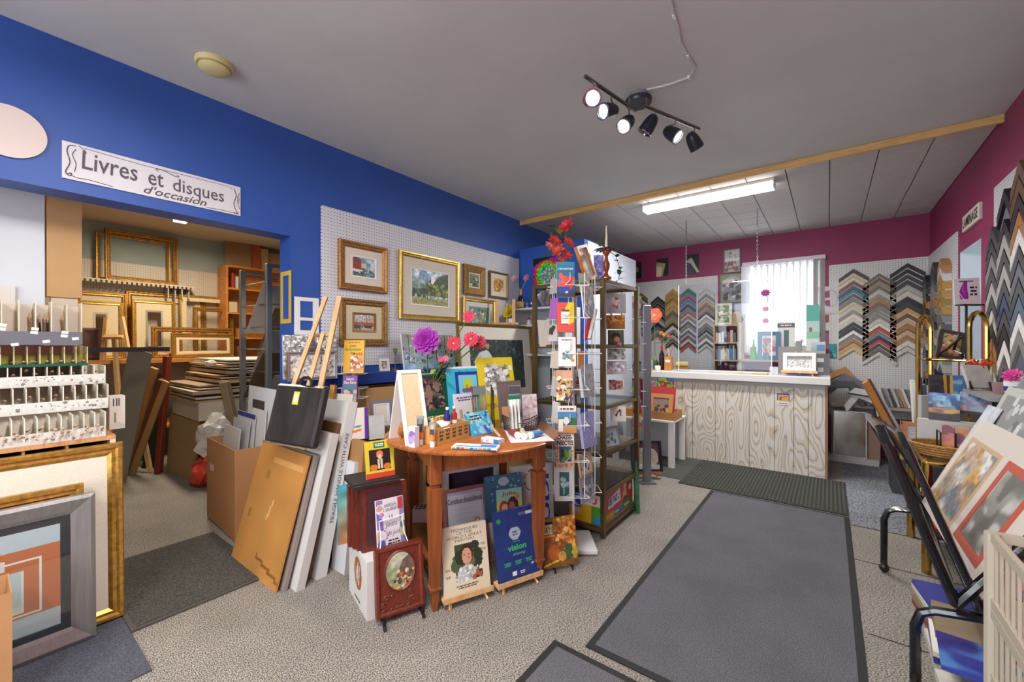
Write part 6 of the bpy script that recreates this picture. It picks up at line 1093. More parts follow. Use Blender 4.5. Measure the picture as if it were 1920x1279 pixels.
# ------------------------------------------------------------------ brass display shelf
EX0, EX1, EY0, EY1, EH = -1.75, -1.2, 2.58, 3.19, 1.745
et = empty('brass_etagere', ((EX0 + EX1) / 2, (EY0 + EY1) / 2, 0)); tag(et, 'tall brass shelf with wire mesh and glass shelves', 'shelf unit'); ew, ed = (EX1 - EX0) / 2, (EY1 - EY0) / 2
for x in (-ew, ew):
    for y in (-ed, ed): MB().box(x - .016, y - .016, 0, x + .016, y + .016, EH, .003).build('post', DKBRASS, et)
GLS = glassy('#cfd9d6', .25, .05)
for z in (.05, .29, .55, .87, 1.28, 1.725):
    for y in (-ed, ed): MB().box(-ew + .016, y - .01, z - .012, ew - .016, y + .01, z + .012).build('rail', DKBRASS, et)
    for x in (-ew, ew): MB().box(x - .01, -ed + .016, z - .012, x + .01, ed - .016, z + .012).build('rail', DKBRASS, et)
    MB().box(-ew + .008, -ed + .008, z + .012, ew - .008, ed - .008, z + .018).build('shelf_panel', (GLS if z in (.87, 1.28) else M('#6a5a44', .5) if z < .8 else M('#a9a7a2', .5)), et)
msh = MB()
for k in range(40): msh.tube([(ew, -ed + .02 + k * .0145, .305), (ew, -ed + .02 + k * .0145, .535)], .0012, 3)
for k in range(16): msh.tube([(ew, -ed + .02, .31 + k * .0147), (ew, ed - .02, .31 + k * .0147)], .0012, 3)
msh.build('wire_mesh', M('#2e2a26', .5), et)
def game(nm, lb, x0, y0, x1, y1, ops, seed, tx, side):
    z0, z1 = .0685, .272
    o = MB().box(x0, y0, z0, x1, y1, z1).build(nm, M('#b5303a', .4)); tag(o, lb, 'game box')
    if side == 'x': link('box_print', artmesh(y1 - y0, z1 - z0, ops, seed, 60), o, (x1 + .0007, (y0 + y1) / 2, z0), (0, 0, math.pi / 2))
    else: link('box_print', artmesh(x1 - x0, z1 - z0, ops, seed, 60), o, ((x0 + x1) / 2, y0 - .0007, z0))
    return o
g1 = game('game_box', 'red children\'s game box on the bottom brass shelf', EX1 - .1, EY0 + .09, EX1 - .025, EY1 - .03, [('r', 0, 0, 1, 1, '#c23a44'), ('r', 0, .92, 1, 1, '#a9b5d3'), ('r', 0, 0, .3, .2, '#c9a23a'), ('r', .3, 0, .62, .2, '#3a78b8'), ('r', .62, 0, 1, .2, '#4f9a3a'), ('p', [(.08, .35), (.1, .7), (.5, .85), (.55, .4)], '#dcdfe6'), ('b', 10, .15, .45, .48, .7, .03, .07, ['#4a6ab5', '#8aa0c9', '#b54a5a']), ('p', [(.6, .25), (.62, .6), (.72, .8), (.8, .25)], '#d9b08a'), ('p', [(.58, .22), (.66, .45), (.8, .4), (.84, .22)], '#4a5a48'), ('e', .7, .8, .05, .1, '#c9c07a'), ('e', .9, .65, .06, .12, '#d3d6dc')], 3, '', 'x')
def sidetext(o, s, y, z, w, h, mat): t = text(o, s, 0, 0, w, h, mat); t.rotation_euler = (0, 0, math.pi / 2); t.location = (EX1 - .0235, y, z)
sidetext(g1, 'LES FUS', EY0 + .21, .19, .15, .05, M('#3a5a9a', .5)); sidetext(g1, '~1', EY0 + .28, .088, .08, .025, WHITE); sidetext(g1, '~1', EY0 + .47, .088, .12, .026, WHITE)
g2 = game('game_box', 'blue and yellow game box facing front on the bottom brass shelf', EX1 - .27, EY0 + .02, EX1 - .03, EY0 + .08, [('r', 0, 0, 1, 1, '#d9b01f'), ('r', .0, .5, .45, 1, '#1f4fa8'), ('r', .45, .6, 1, 1, '#d9d3cf'), ('b', 9, .5, .62, 1, .98, .06, .12, ['#c2222c', '#d9d3cf', '#b51a24']), ('r', .72, .0, 1, .58, '#4aa028'), ('r', .82, 0, 1, .25, '#2f86c9'), ('p', [(.05, .35), (.0, .5), (.12, .55), (.2, .7), (.26, .55), (.42, .52), (.32, .4), (.4, .2), (.24, .3), (.14, .18), (.12, .33)], '#c3c3d9')], 4, '', 'y')
text(g2, '~2', EX1 - .215, .24, .08, .04, M('#9fc0e6', .4), y=EY0 + .0185); text(g2, '~1', EX1 - .21, .165, .07, .02, INK, y=EY0 + .0185)
def cs_(bl, br, tl, lb, art, seed, d=2.98, nm='greeting_card', lean=4, z=None):
    p = face(bl, br, tl, d, d, lean); return board(nm, lb, 'card', p, .003, PAPER, art, seed, 26)
cr_ = empty('card_holder', (-1.4, 2.87, .89)); tag(cr_, 'wire card holder standing inside the brass shelf', 'card holder')
for x in (-.07, .07): MB().tube([RZ @ Vector((x, .03, 0)), RZ @ Vector((x, .03, .37))], .0025, 5).build('upright_wire', M('#a9a9a6', .3, .7), cr_)
for z in (.02, .12, .22, .33): MB().tube([RZ @ Vector((-.07, .02, z)), RZ @ Vector((-.07, -.01, z)), RZ @ Vector((.07, -.01, z)), RZ @ Vector((.07, .02, z))], .0025, 5).build('pocket_wire', M('#a9a9a6', .3, .7), cr_)
cs_((1137, 588), (1174, 588), (1136, 550), 'grey card with pink flower at the top of the brass shelf', [('g', '#a3a6aa', '#9b9ea3'), ('b', 26, .3, .3, .65, .75, .05, .1, ['#c9a3a3', '#8a5a5e', '#d9bcbc'])], 3); cs_((1137, 617), (1172, 617), (1137, 591), 'brown autumn landscape card in the brass shelf', [('g', '#a8642a', '#8a6a2c'), ('b', 40, 0, .4, 1, 1, .05, .1, ['#c9842f', '#7a3a1f', '#d9a84a'])], 4); cs_((1140, 650), (1170, 650), (1140, 619), 'portrait card of a dark haired child in the brass shelf', [('g', '#55603a', '#3f4a34'), ('e', .5, .62, .28, .24, '#2a1a16'), ('e', .56, .45, .18, .16, '#b5806a'), ('r', .6, .05, .85, .25, '#c96a8a')], 5); cs_((1139, 675), (1173, 675), (1140, 654), 'pale snowy cottage card in the brass shelf', [('g', '#8a9086', '#c9ccca'), ('b', 20, 0, .2, 1, .9, .08, .16, ['#6a7468', '#dfe0de', '#a3a89e'])], 6); cs_((1138, 702), (1175, 702), (1138, 677), 'white flower card in the brass shelf', [('g', '#a9a5b0', '#b9b8bd'), ('b', 26, .1, .1, .9, .9, .08, .16, ['#e3e1e4', '#8f8a9c', '#c9a9b5'])], 7); cs_((1141, 732), (1170, 732), (1141, 712), 'rosy framed flower card in the brass shelf', [('r', 0, 0, 1, 1, '#dcd6d0'), ('r', .08, .1, .92, .9, '#a8706a'), ('b', 14, .1, .1, .9, .9, .1, .2, ['#c9a090', '#7a4a48'])], 8)
cs_((1145, 790), (1174, 790), (1144, 762), 'square cream card with dark rosette in the brass shelf', [('g', '#d9d5cc', '#d6d1c6'), ('b', 12, .35, .4, .68, .72, .05, .08, ['#4a2f38', '#7a5a62'])], 9, 2.95)
p = face((1137, 843), (1165, 838), (1135, 803), 2.9, 3.0, 14); p.loc.z = .5695; picture('framed_photo', 'silver framed pencil sketch on the middle brass shelf', 'picture', p, .01, M('#a9abae', .25, .8), 0, None, [('g', '#a9bcc4', '#b5c6cc'), ('b', 18, .2, .15, .8, .7, .05, .12, ['#7f8f98', '#d3dde0', '#5f6f78'])], 3, depth=.012, style=1)
p = face((1012, 650), (1034, 652), (1008, 600), 3.02, 3.06, 10); board('blank_card', 'large blank cream card on the upper brass shelf', 'card', p, .004, M('#d6cfc4', .7)); p = PL((-1.62, 2.75, .89), TH, math.radians(14), .16, .23); picture('framed_photo', 'black framed picture leaning on the glass brass shelf', 'picture', p, .015, BLACK, 0, None, [('g', '#c9b08a', '#a98a62')], 2, depth=.03, style=1); p = PL((-1.60, 3.02, .89), TH, 0, .14, .2); board('music_card', 'small cream music themed card on the glass brass shelf', 'card', p, .004, PAPER, [('g', '#d9d3c8', '#cfc8bb'), ('b', 8, .3, .3, .7, .8, .05, .1, ['#3a3a4a', '#a33a3a'])], 3)
# ornaments on top of the brass shelf
TOPZ = 1.7445
def topat(px, d): q = at_d(px, 600, d); return Vector((q.x, q.y, TOPZ))
v = empty('lily_bouquet', topat(1058, 2.95)); tag(v, 'red lily bouquet with green leaves on the brass shelf', 'flowers'); MB().lathe([(.03, 0), (.04, .03), (.032, .07), (.026, .075)], 14).build('pot', M('#4a5a44', .4), v, True)
for k, (px, py, rr) in enumerate(((1062, 424, .065), (1040, 452, .055), (1066, 455, .05), (1046, 470, .06), (1030, 462, .045), (1062, 478, .05), (1052, 488, .045))):
    q = at_d(px, py, 2.9) - v.location; MB().tube([(0, 0, .06), (q.x * .4, q.y * .4, .06 + (q.z - .06) * .6), tuple(q)], .003, 5).build('stem', M('#5a7a3a', .6), v, True); flower(v, q, rr, 6, M(('#c22a34', '#cc4436', '#c93a38', '#d0503c', '#d9706a', '#cc3f3a', '#d4553f')[k], .5, 0, .25, 60), 2, .7, None, tuple(-FWD * .8 + RIGHT * R.uniform(-.7, .7) + UP * .5), petw=.5)
for k, (px, py) in enumerate(((1041, 426), (1052, 440), (1037, 441), (1028, 480), (1032, 488), (1080, 486), (1024, 474), (1045, 482))): leaf(v, at_d(px, py, 2.92) - v.location, .075, .05, (RIGHT * R.uniform(-1, .6) - FWD * .4 + UP * R.uniform(-.1, .5)), M('#6f8a34' if k % 2 else '#4a6a30', .5))
def candlestick(px, d, lb, h, candle):
    r = empty('candlestick', topat(px, d)); tag(r, lb, 'candlestick'); MH = wood('#7a3418', '#9a4a24', 6, (4, 4, 1), .3)
    MB().lathe([(.034, 0), (.036, .012), (.02, .022), (.012, .04), (.02, .06), (.024, .085), (.014, .11), (.011, .13), (.018, .14), (.026, .15), (.026, .162), (.018, .164)], 16).build('turned_body', MH, r, True); r.scale = (1, 1, h / .165)
    if candle:
        pts = [(.009 * math.cos(t_) * .12, .009 * math.sin(t_) * .12, .164 + .14 * t_ / 12) for t_ in range(13)]; MB().tube(pts, [.0115 - .0006 * k for k in range(13)], 8).build('candle', M('#e0cdb0', .5), r, True); MB().tube([(0, 0, .30), (0, 0, .318)], .001, 4).build('wick', INK, r)
        for k in range(5): flower(r, Vector((.03 * math.cos(k * 1.25), .03 * math.sin(k * 1.25), .168)), .016, 6, M('#7a1420', .5), 2, .8, name='red_berry_bloom')
        for k in range(16):
            a_ = k * .42; leaf(r, Vector((.035 * math.cos(a_), .035 * math.sin(a_), .165)), .06, .03, (math.cos(a_), math.sin(a_), .2), M('#2f5a2c', .5))
candlestick(1137, 2.86, 'turned wooden candlestick with ivy and a cream candle on the brass shelf', .2, True); candlestick(1089, 3.2, 'shorter turned candlestick behind the open frame on the brass shelf', .17, False)
iv = empty('ivy_garland', topat(1160, 3.05)); tag(iv, 'ivy garland trailing at the right end of the brass shelf', 'garland')
pts = [at_d(x_, y_, 3.05) - iv.location for x_, y_ in ((1120, 452), (1140, 470), (1155, 480), (1163, 505), (1160, 525))]; MB().tube(pts, .0025, 5).build('vine', M('#3a4a2a', .6), iv, True)
for k in range(18): i_ = R.randrange(4); q = Vector(pts[i_]).lerp(Vector(pts[i_ + 1]), R.random()); leaf(iv, q, .05, .035, (RIGHT * R.uniform(-1, 1) - FWD * R.random() + UP * R.uniform(-.6, .6)), M('#2f6a35', .5))
p = face((1106, 523), (1122, 527), (1080, 449), 2.75, 2.95, 6); q = topat(1112, 2.84); r = picture('framed_photo', 'wooden picture frame tilted open on the brass shelf', 'frame', PL(q, TH + .95, math.radians(12), .16, .24, -.3), .02, wood('#a3622c', '#c4823f', 5, (1, 1, 6), .4), .02, M('#d9d4ca', .6), [('g', '#c9c6c0', '#bdb9b2')], 2, depth=.025, style=1)
p = PL(topat(1124, 2.98), TH, math.radians(8), .07, .2); board('blue_print', 'blue lilac floral print behind the tilted frame', 'print', p, .004, PAPER, [('g', '#7a7ac9', '#8a8ad0'), ('b', 50, 0, 0, 1, 1, .02, .06, ['#b5a3dc', '#4a5ab5', '#6a9ac0', '#c9b5e0'])], 3)
p = PL((-2.046, 4.75, 1.62), math.pi / 2, 0, .3, .4); picture('framed_print', 'thin dark frame hung on the white partition side', 'picture', p, .015, M('#4a463e', .4), .03, PAPER, [('g', '#c9c9c4', '#b9bdb5'), ('b', 14, .2, .1, .8, .8, .05, .1, ['#3f6a3a', '#7a8a6a'])], 2, depth=.02, off=.021)
# ------------------------------------------------------------------ grey card stand, white bench, dog picture
gs = empty('card_stand', at_z(1213, 905, 0)); tag(gs, 'grey steel card stand between the brass shelf and the counter', 'card rack'); eo = gs.location; dG = (eo - CAM).dot(FWD)
MB().box(-.035, -.02, 0, .035, .02, 1.66, .003).build('upright', M('#8f959b', .35, .6), gs, rot=(0, 0, TH)); MB().box(-.07, -.06, 0, .07, .06, .015).build('foot_plate', M('#8f959b', .35, .6), gs, rot=(0, 0, TH))
for z in (.72, .86, 1.06, 1.3, 1.5): MB().tube([RZ @ Vector((-.03, .0, z)), RZ @ Vector((-.16, -.01, z)), RZ @ Vector((-.16, -.04, z)), RZ @ Vector((-.02, -.04, z))], .003, 5).build('pocket_wire', WIRE, gs)
for k, (y0, y1, lb, art) in enumerate(((597, 555, 'lime edged pale photo card', [('r', 0, 0, 1, 1, '#b9bf6a'), ('r', 0, 0, .9, .85, '#b5aaa8'), ('b', 10, .1, .1, .9, .8, .08, .16, ['#8a7f80', '#d3c9c6'])]), (650, 599, 'card with a dark blue figure', [('g', '#c9cbd0', '#bcbec4'), ('r', .2, .05, .8, .5, '#1f2a6a'), ('e', .5, .7, .25, .2, '#2a3f9a'), ('e', .5, .62, .15, .08, '#d9c23a')]), (705, 652, 'card with a violet and blue flower figure', [('g', '#c9c9c9', '#b5b2b8'), ('e', .4, .7, .25, .15, '#4a8ac9'), ('b', 14, .1, .1, .9, .5, .06, .14, ['#5a4a6a', '#8a7a94', '#2f3a4a'])]), (775, 709, 'tall red framed folk art card', [('r', 0, 0, 1, 1, '#b51f2a'), ('r', .05, .12, .72, .85, '#5aa58a'), ('b', 30, .05, .12, .72, .85, .06, .12, ['#d9b83a', '#4a7ac9', '#c94a5a', '#8a5ab0', '#6ac08a'])]), (806, 780, 'white card with orange and pink pattern', [('g', '#dcd8d2', '#d9a23a'), ('b', 14, 0, 0, .8, .7, .1, .2, ['#d95a9a', '#e0b03a', '#b04ab0'])]))):
    p = face((1186, y0), (1203, y0), (1186, y1), dG - .06, dG - .06, 3); board('postcard', lb + ' on the grey steel stand', 'card', p, .004, PAPER, art, k, 26)
wb = empty('white_bench', (-1.62, 4.68, 0)); tag(wb, 'low white bench with a kraft tray beside the counter', 'bench')
MB().box(-.34, -.23, .47, .34, .23, .495, .003).build('bench_top', WHITE, wb)
for x in (-.31, .31):
    MB().box(x - .03, -.22, 0, x + .03, -.18, .47).build('leg', WHITE, wb); MB().box(x - .03, .18, 0, x + .03, .22, .47).build('leg', WHITE, wb)
MB().box(-.34, .205, .0, .34, .22, .47).build('back_panel', M('#c9ccd2', .6), wb)
tray = carton('kraft_tray', 'kraft tray of small paintings on the white bench', PL((-1.56, 4.46, .4955), 0, 0, .56, .085), .3, M('#c08a4a', .75))
p = PL((-1.46, 4.56, .502), -.08, math.radians(12), .26, .26); picture('small_painting', 'red topped tan matted landscape in the kraft tray', 'painting', p, .045, M('#c98a4e', .6), 0, None, [('g', '#8a7a86', '#b58a4a'), ('b', 20, 0, 0, 1, .6, .06, .14, ['#6a4a3a', '#c9a05a', '#4a4450', '#a3848a'])], 5, depth=.006, style=1); board('red_card', 'red card strip behind the tan matted landscape', 'card', PL((-1.46, 4.60, .502), -.08, math.radians(12), .28, .33), .004, M('#b8343a', .6)); board('photo_print', 'photo of green leaves above the kraft tray', 'photo', PL((-1.45, 4.70, .502), 0, math.radians(5), .19, .42), .004, PAPER, [('g', '#3a7a2f', '#d0d0cc'), ('r', 0, .78, 1, 1, '#2f5a8a'), ('r', 0, .7, 1, .9, '#4a7a2c'), ('b', 30, 0, .68, 1, .98, .03, .07, ['#6aa53a', '#2f4a20', '#a3222a', '#8fc04f'])], 4)
p = face((1191, 862), (1237, 868), (1180, 812), 4.0, 4.0, 12); p.loc.z = .07; p.w = .3; p.h = .29; picture('dog_picture', 'black framed picture of a white dog resting on a floor easel', 'picture', p, .022, BLACK, 0, None, [('g', '#6a4a5a', '#5a3f4a'), ('r', 0, 0, 1, .18, '#b5b8be'), ('e', .52, .45, .42, .4, '#c9c7b8'), ('e', .3, .5, .14, .3, '#a9a390'), ('e', .78, .45, .13, .28, '#b0aa98'), ('e', .55, .25, .17, .14, '#dcd9d0'), ('e', .56, .2, .09, .06, '#4a2f3a'), ('e', .42, .5, .035, .03, '#2a2220'), ('e', .66, .5, .035, .03, '#2a2220'), ('n', .1, 12)], 4, depth=.02, style=1, res=44); minieasel('pine_easel', 'low orange wood easel under the dog picture', p, .26, .18, OAK, footh=.069)
plank('green_board', 'green edged narrow board leaning on the brass shelf side', 'board', at_z(1196, 962, .001), at_d(1190, 858, 3.27), .03, .03, M('#2f6a4a', .5, 0, .4, 12))
# ------------------------------------------------------------------ counter
CZ = .976; CYF = 5.0
ct = empty('sales_counter', (-.85, CYF, 0)); tag(ct, 'whitewashed plank sales counter with a white top', 'counter')
PLY = plywood()
xs = [-1.72] + [at_y(px, 800, CYF).x for px in (1234, 1251.5, 1279, 1298.5, 1341, 1361, 1405, 1452, 1488.5, 1515.5)] + [-.012]
for a, b in zip(xs[:-1], xs[1:]): MB().box(a + .0018, 0, .004, b - .0018, .016, CZ - .07, .0015).build('plank', PLY, ct, loc=(.85, 0, 0))
MB().box(-.87, .016, 0, .838, .03, CZ - .07).build('front_backing', M('#4a443c', .8), ct); MB().box(.815, .016, 0, .838, .6, CZ - .07).build('end_panel', PLY, ct); MB().box(-.87, .016, 0, -.85, .6, CZ - .07).build('end_panel', PLY, ct)
MB().box(-.9, -.05, CZ - .07, .862, .64, CZ, .004).build('counter_top', M('#d6d3d1', .45), ct); MB().box(.82, -.012, 0, .842, .002, CZ - .07).build('corner_strip', M('#8a6f55', .6), ct)
MB().box(-.87, -.006, CZ - .115, .838, 0, CZ - .071).build('upper_band', M('#a9a4a0', .6), ct)
p = wally((1457, 737), (1480, 760), CYF - .002); o = board('sticker', 'orange and purple square sticker on the counter front', 'sticker', p, .0008, WHITE, [('r', 0, 0, 1, 1, '#d9d6d6'), ('r', .0, .35, 1, 1, '#6a3a86'), ('r', .1, .3, .92, .86, '#d9d3d0'), ('r', .12, .32, .9, .84, '#d09a2a'), ('r', .2, .4, .38, .68, '#4a4a66'), ('l', .4, .66, .8, .74, .03, '#8a3a2a')], 1, 40, off=.001); text(o, '~1', 0, p.h * .13, p.w * .85, p.h * .1, M('#3a3a8a', .5))
def onC(px, y): return Vector((at_y(px, 700, y).x, y, CZ + .0008))
def cw(x0, x1, yt, Y, lean=0, z=None):
    a, b = at_y(x0, yt, Y), at_y(x1, yt, Y); z = CZ + .0008 if z is None else z; return PL(((a.x + b.x) / 2, Y, z), 0, math.radians(lean), b.x - a.x, a.z - z)
# picture on a table easel at the counter end
p = wally((1468, 661), (1530, 697), 5.10); p.lean = math.radians(6); picture('framed_picture', 'white framed pencil landscape on an easel at the counter end', 'picture', p, .034, M('#e0dedc', .5), 0, None, [('g', '#b9b9b6', '#c9c9c6'), ('n', .2, 14), ('r', 0, .7, 1, .9, '#8f8f8c'), ('b', 30, 0, 0, 1, .6, .02, .06, ['#6a6a68', '#dcdcd8', '#a3a3a0', '#efefec']), ('l', .3, .2, .7, .35, .015, '#4a4a48'), ('l', .6, .3, .75, .6, .012, '#4a4a48')], 4, depth=.018, style=1); minieasel('pine_easel', 'pine table easel under the white framed pencil landscape', p, p.w * 1.1, .2, footh=max(.02, p.loc.z - CZ - .001), reach=.1)
for (x0, x1, yt, Y, c, lb, art) in ((1529, 1556, 663, 5.38, '#56565a', 'dark grey mat with two windows standing at the counter end', [('r', 0, 0, 1, 1, '#58585c'), ('r', .1, .6, .6, .78, '#b9b7b2'), ('r', .1, .15, .55, .35, '#a09c94')]), (1459, 1500, 650, 5.44, '#8f8c88', 'warm grey mat standing behind the pencil landscape', None), (1490, 1548, 658, 5.50, '#a9a8a4', 'light grey mat standing behind the pencil landscape', None), (1492, 1504, 639, 5.56, '#8c8c8c', 'narrow grey mat rising above the others', None)): board('mat_board', lb, 'mat board', cw(x0, x1, yt, Y, 3), .004, M(c, .7), art, 1, 40)
board('blue_binder', 'dark blue binder behind the table easel', 'binder', cw(1472, 1533, 688, 5.29), .035, M('#2b2f78', .45)); board('landscape_print', 'small landscape print above the grey mats', 'print', cw(1521, 1548, 641, 5.56, 2), .004, PAPER, [('g', '#b5c0c9', '#5a6048'), ('r', .4, .6, .95, .9, '#5a86b0'), ('b', 24, 0, 0, 1, .5, .05, .12, ['#5a6a3a', '#8a8a5a', '#3a4430'])], 4); board('white_carton', 'small white carton on the counter beside the easel', 'box', cw(1443, 1459, 688, 5.2), .06, M('#d3d2cf', .6)); board('teal_print', 'teal underwater print on the pegboard right of the window', 'print', wally((1554, 645), (1569, 672), YB - .02), .005, PAPER, [('g', '#2f9aa0', '#1f6a7a'), ('n', .2, 6), ('b', 10, .2, .1, .8, .5, .04, .1, ['#164a58', '#5ab5b8'])], 3)
# brush box, bottle, flowers, clutter at the left of the counter
q = onC(1254, 5.22); r = empty('brush_box', q); tag(r, 'tall orange wooden box of brushes on the counter', 'box'); MB().box(-.042, -.042, 0, .042, .042, .165).build('box_body', wood('#b5733a', '#cf9050', 5, (3, 3, 1), .5), r); MB().box(-.03, -.0428, .1, .028, -.042, .13).build('white_label', WHITE, r)
for k in range(7): MB().tube([(R.uniform(-.03, .03), R.uniform(-.03, .03), .15), (R.uniform(-.06, .05), R.uniform(-.03, .03), .27)], .004, 5).build('brush_handle', M(('#b5622f', '#d9d3c8', '#8a3a2a', '#c9c6c2')[k % 4], .4), r)
def bottle6(px, y, lb, c, h, foil, rr=.034):
    r = empty('wine_bottle', onC(px, y)); tag(r, lb, 'bottle'); MB().lathe([(rr, 0), (rr, h * .6), (rr * .4, h * .78), (rr * .36, h)], 14).build('glass_body', M(c, .12), r, True); MB().lathe([(rr * .42, h * .8), (rr * .42, h)], 12).build('foil', M(foil, .4), r, True); return r
r = bottle6(1241, 5.25, 'dark wine bottle with red foil on the counter', '#2a1a14', .3, '#a8202c')
for k, (dx, dz) in enumerate(((-.02, .38), (.03, .44), (.09, .42), (.0, .46))): MB().tube([(0, 0, .3), (dx * .5, 0, .35), (dx, 0, dz)], .003, 5).build('stem', LG, r, True); flower(r, Vector((dx, -.02, dz)), .028, 6, M(('#b5305a', '#e08a2a', '#c93a4a', '#d9702f')[k], .5), 2, .7)
for k in range(14): leaf(r, Vector((R.uniform(-.06, .16), -.01, R.uniform(.33, .47))), .08, .03, (R.uniform(-1, 1), -.4, R.uniform(-.2, .6)), M('#4a7a2f' if k % 2 else '#7a8a4a', .5))
r = bottle6(1228, 5.3, 'squat green bottle holding the big coral flower', '#4a5a34', .16, '#8a9a5a', .045)
zf = at_y(1228, 592, 5.28).z - CZ; MB().tube([(0, 0, .14), (.0, 0, zf * .6), (0, -.02, zf)], .004, 5).build('stem', LG, r, True); flower(r, Vector((0, -.03, zf)), .105, 6, M('#d95a3c', .45, 0, .12, 30), 1, .35, M('#c9b59a', .6), petw=.85); flower(r, Vector((0, -.035, zf)), .08, 6, M('#dc6446', .45), 1, .6, None, petw=.8)
for k in range(4): leaf(r, Vector((0, 0, zf * (.55 + .09 * k))), .15, .05, ((-1) ** k, -.3, .25), M('#7a8a6a', .6))
for k, (px, y, c, lb, rr, h) in enumerate(((1214, 5.12, '#cfc9be', 'cream jar at the left end of the counter', .03, .09), (1221, 5.2, '#8a9a9a', 'grey glass jar beside the cream jar', .026, .12), (1233, 5.1, '#e0dcd3', 'white tub near the brush box', .035, .06), (1218, 5.07, '#b58a6a', 'low brown dish at the left end of the counter', .045, .03))): tag(MB().lathe([(rr * .9, 0), (rr, h * .15), (rr, h * .8), (rr * .8, h)], 14).build('jar', M(c, .35), None, True, onC(px, y)), lb, 'jar')
tag(MB().lathe([(.03, -.07), (.034, -.05), (.034, .05), (.03, .07)], 12).build('rolled_canvas', M('#c9b56a', .7), None, True, onC(1279, 5.3) + Vector((0, 0, .075)), (0, math.pi / 2, .1)), 'short yellowish roll lying on a tan block', 'roll'); tag(MB().box(-.08, -.04, 0, .08, .04, .04).build('wood_block', M('#b08148', .6), None, loc=onC(1279, 5.3)), 'tan wooden block under the yellowish roll', 'block')
for k, (x0, x1, y0, y1, c, lb) in enumerate(((1292, 1330, 5.08, 5.22, '#dcdad5', 'white paper sheet lying left on the counter'), (1336, 1352, 5.06, 5.18, '#cfc9bd', 'cream paper lying mid counter'), (1352, 1392, 5.04, 5.2, '#d8c8a8', 'tan folder lying mid counter'), (1394, 1412, 5.05, 5.2, '#d9d2b8', 'pale envelope lying beside the yellow envelope'), (1412, 1440, 5.05, 5.22, '#cdb85a', 'yellow envelope lying on the counter'), (1262, 1292, 5.1, 5.2, '#b5bcc0', 'grey paper beside the tan block'))):
    a, b = onC(x0, (y0 + y1) / 2), onC(x1, (y0 + y1) / 2); o = MB().box(-(b.x - a.x) / 2, -.06, 0, (b.x - a.x) / 2, .06, .004 + .002 * k).build('paper_sheet', M(c, .7)); o.location = (a + b) / 2; o.rotation_euler = (0, 0, R.uniform(-.12, .12)); tag(o, lb, 'paper')
# ------------------------------------------------------------------ bookcase behind the counter
xa, xb = at_y(1340, 650, 6.2).x, at_y(1385, 650, 6.2).x; zt = at_y(1360, 609, 6.2).z
bc = empty('low_bookcase', ((xa + xb) / 2, 6.26, 0)); tag(bc, 'narrow wooden bookcase behind the counter left of the window', 'bookcase'); hw = (xb - xa) / 2; BW_ = wood('#b39a78', '#cbb594', 4, (4, 4, 1), .6)
for s_ in (-1, 1): MB().box(s_ * hw - .009, -.1, 0, s_ * hw + .009, .12, zt).build('side_panel', BW_, bc)
zs = [zt - .009, at_y(1360, 643, 6.2).z, at_y(1360, 676, 6.2).z, .6]
for z in zs: MB().box(-hw + .009, -.1, z - .009, hw - .009, .12, z + .009).build('shelf', BW_, bc)
for row, (z, n, hm) in enumerate(((zs[1] + .01, 7, .17), (zs[2] + .01, 12, .19), (zs[3] + .01, 9, .26))):
    x = -hw + .015; w_ = (2 * hw - .04) / n
    for k in range(n):
        h = hm * R.uniform(.7, 1.0); o = MB().box(0, -.08, 0, w_ * .86, .06, h).build('shelved_book', M(('#c9b48a', '#d6d3cc', '#8a8a86', '#5a6a7a', '#a3424a', '#4a86b0', '#b9b2a2', '#6a6258')[R.randrange(8)], .6)); o.location = bc.location + Vector((x, 0, z)); x += w_
        tag(o, 'book %s from the left on the %s shelf behind the counter' % (ORD[k], ('upper', 'middle', 'lower')[row]), 'book', 'books in the narrow bookcase')
p = wally((1341, 569), (1372, 600), 6.2); p.loc.z = zt + .001; p.h = at_y(1356, 569, 6.2).z - zt; picture('framed_print', 'cream matted landscape on top of the narrow bookcase', 'picture', p, .03, M('#dcd6c6', .6), 0, None, [('g', '#8a9a6a', '#6a7a44'), ('b', 30, 0, 0, 1, 1, .04, .1, ['#a3a870', '#55663a', '#c9c9a8', '#e0e0d8'])], 4, depth=.012, style=1)
for k, (tl, br, c, lb) in enumerate((((1372, 584), (1390, 608), '#b59a74', 'tan mat standing right of the cream landscape'), ((1378, 592), (1397, 610), '#c9c4b8', 'pale oval mat standing right of the cream landscape'))): p = wally(tl, br, 6.24 + .06 * k); p.loc.z = zt - .06 + .061; board('mat_board', lb, 'mat board', p, .004, M(c, .7), None if k == 0 else [('g', '#c9c4b8', '#c9c4b8'), ('e', .5, .5, .35, .4, '#7a3a5a')], 1, 30)
for k, px in enumerate((1386, 1391)): plank('trim_length', 'white trim length standing beside the narrow bookcase, %s' % ('left' if k == 0 else 'right'), 'trim', (at_y(px, 650, 6.1).x, 6.1, .001), (at_y(px, 650, 6.1).x, 6.2, 1.58), .035, .02, M('#d3cfc6' if k == 0 else '#b59a72', .5))
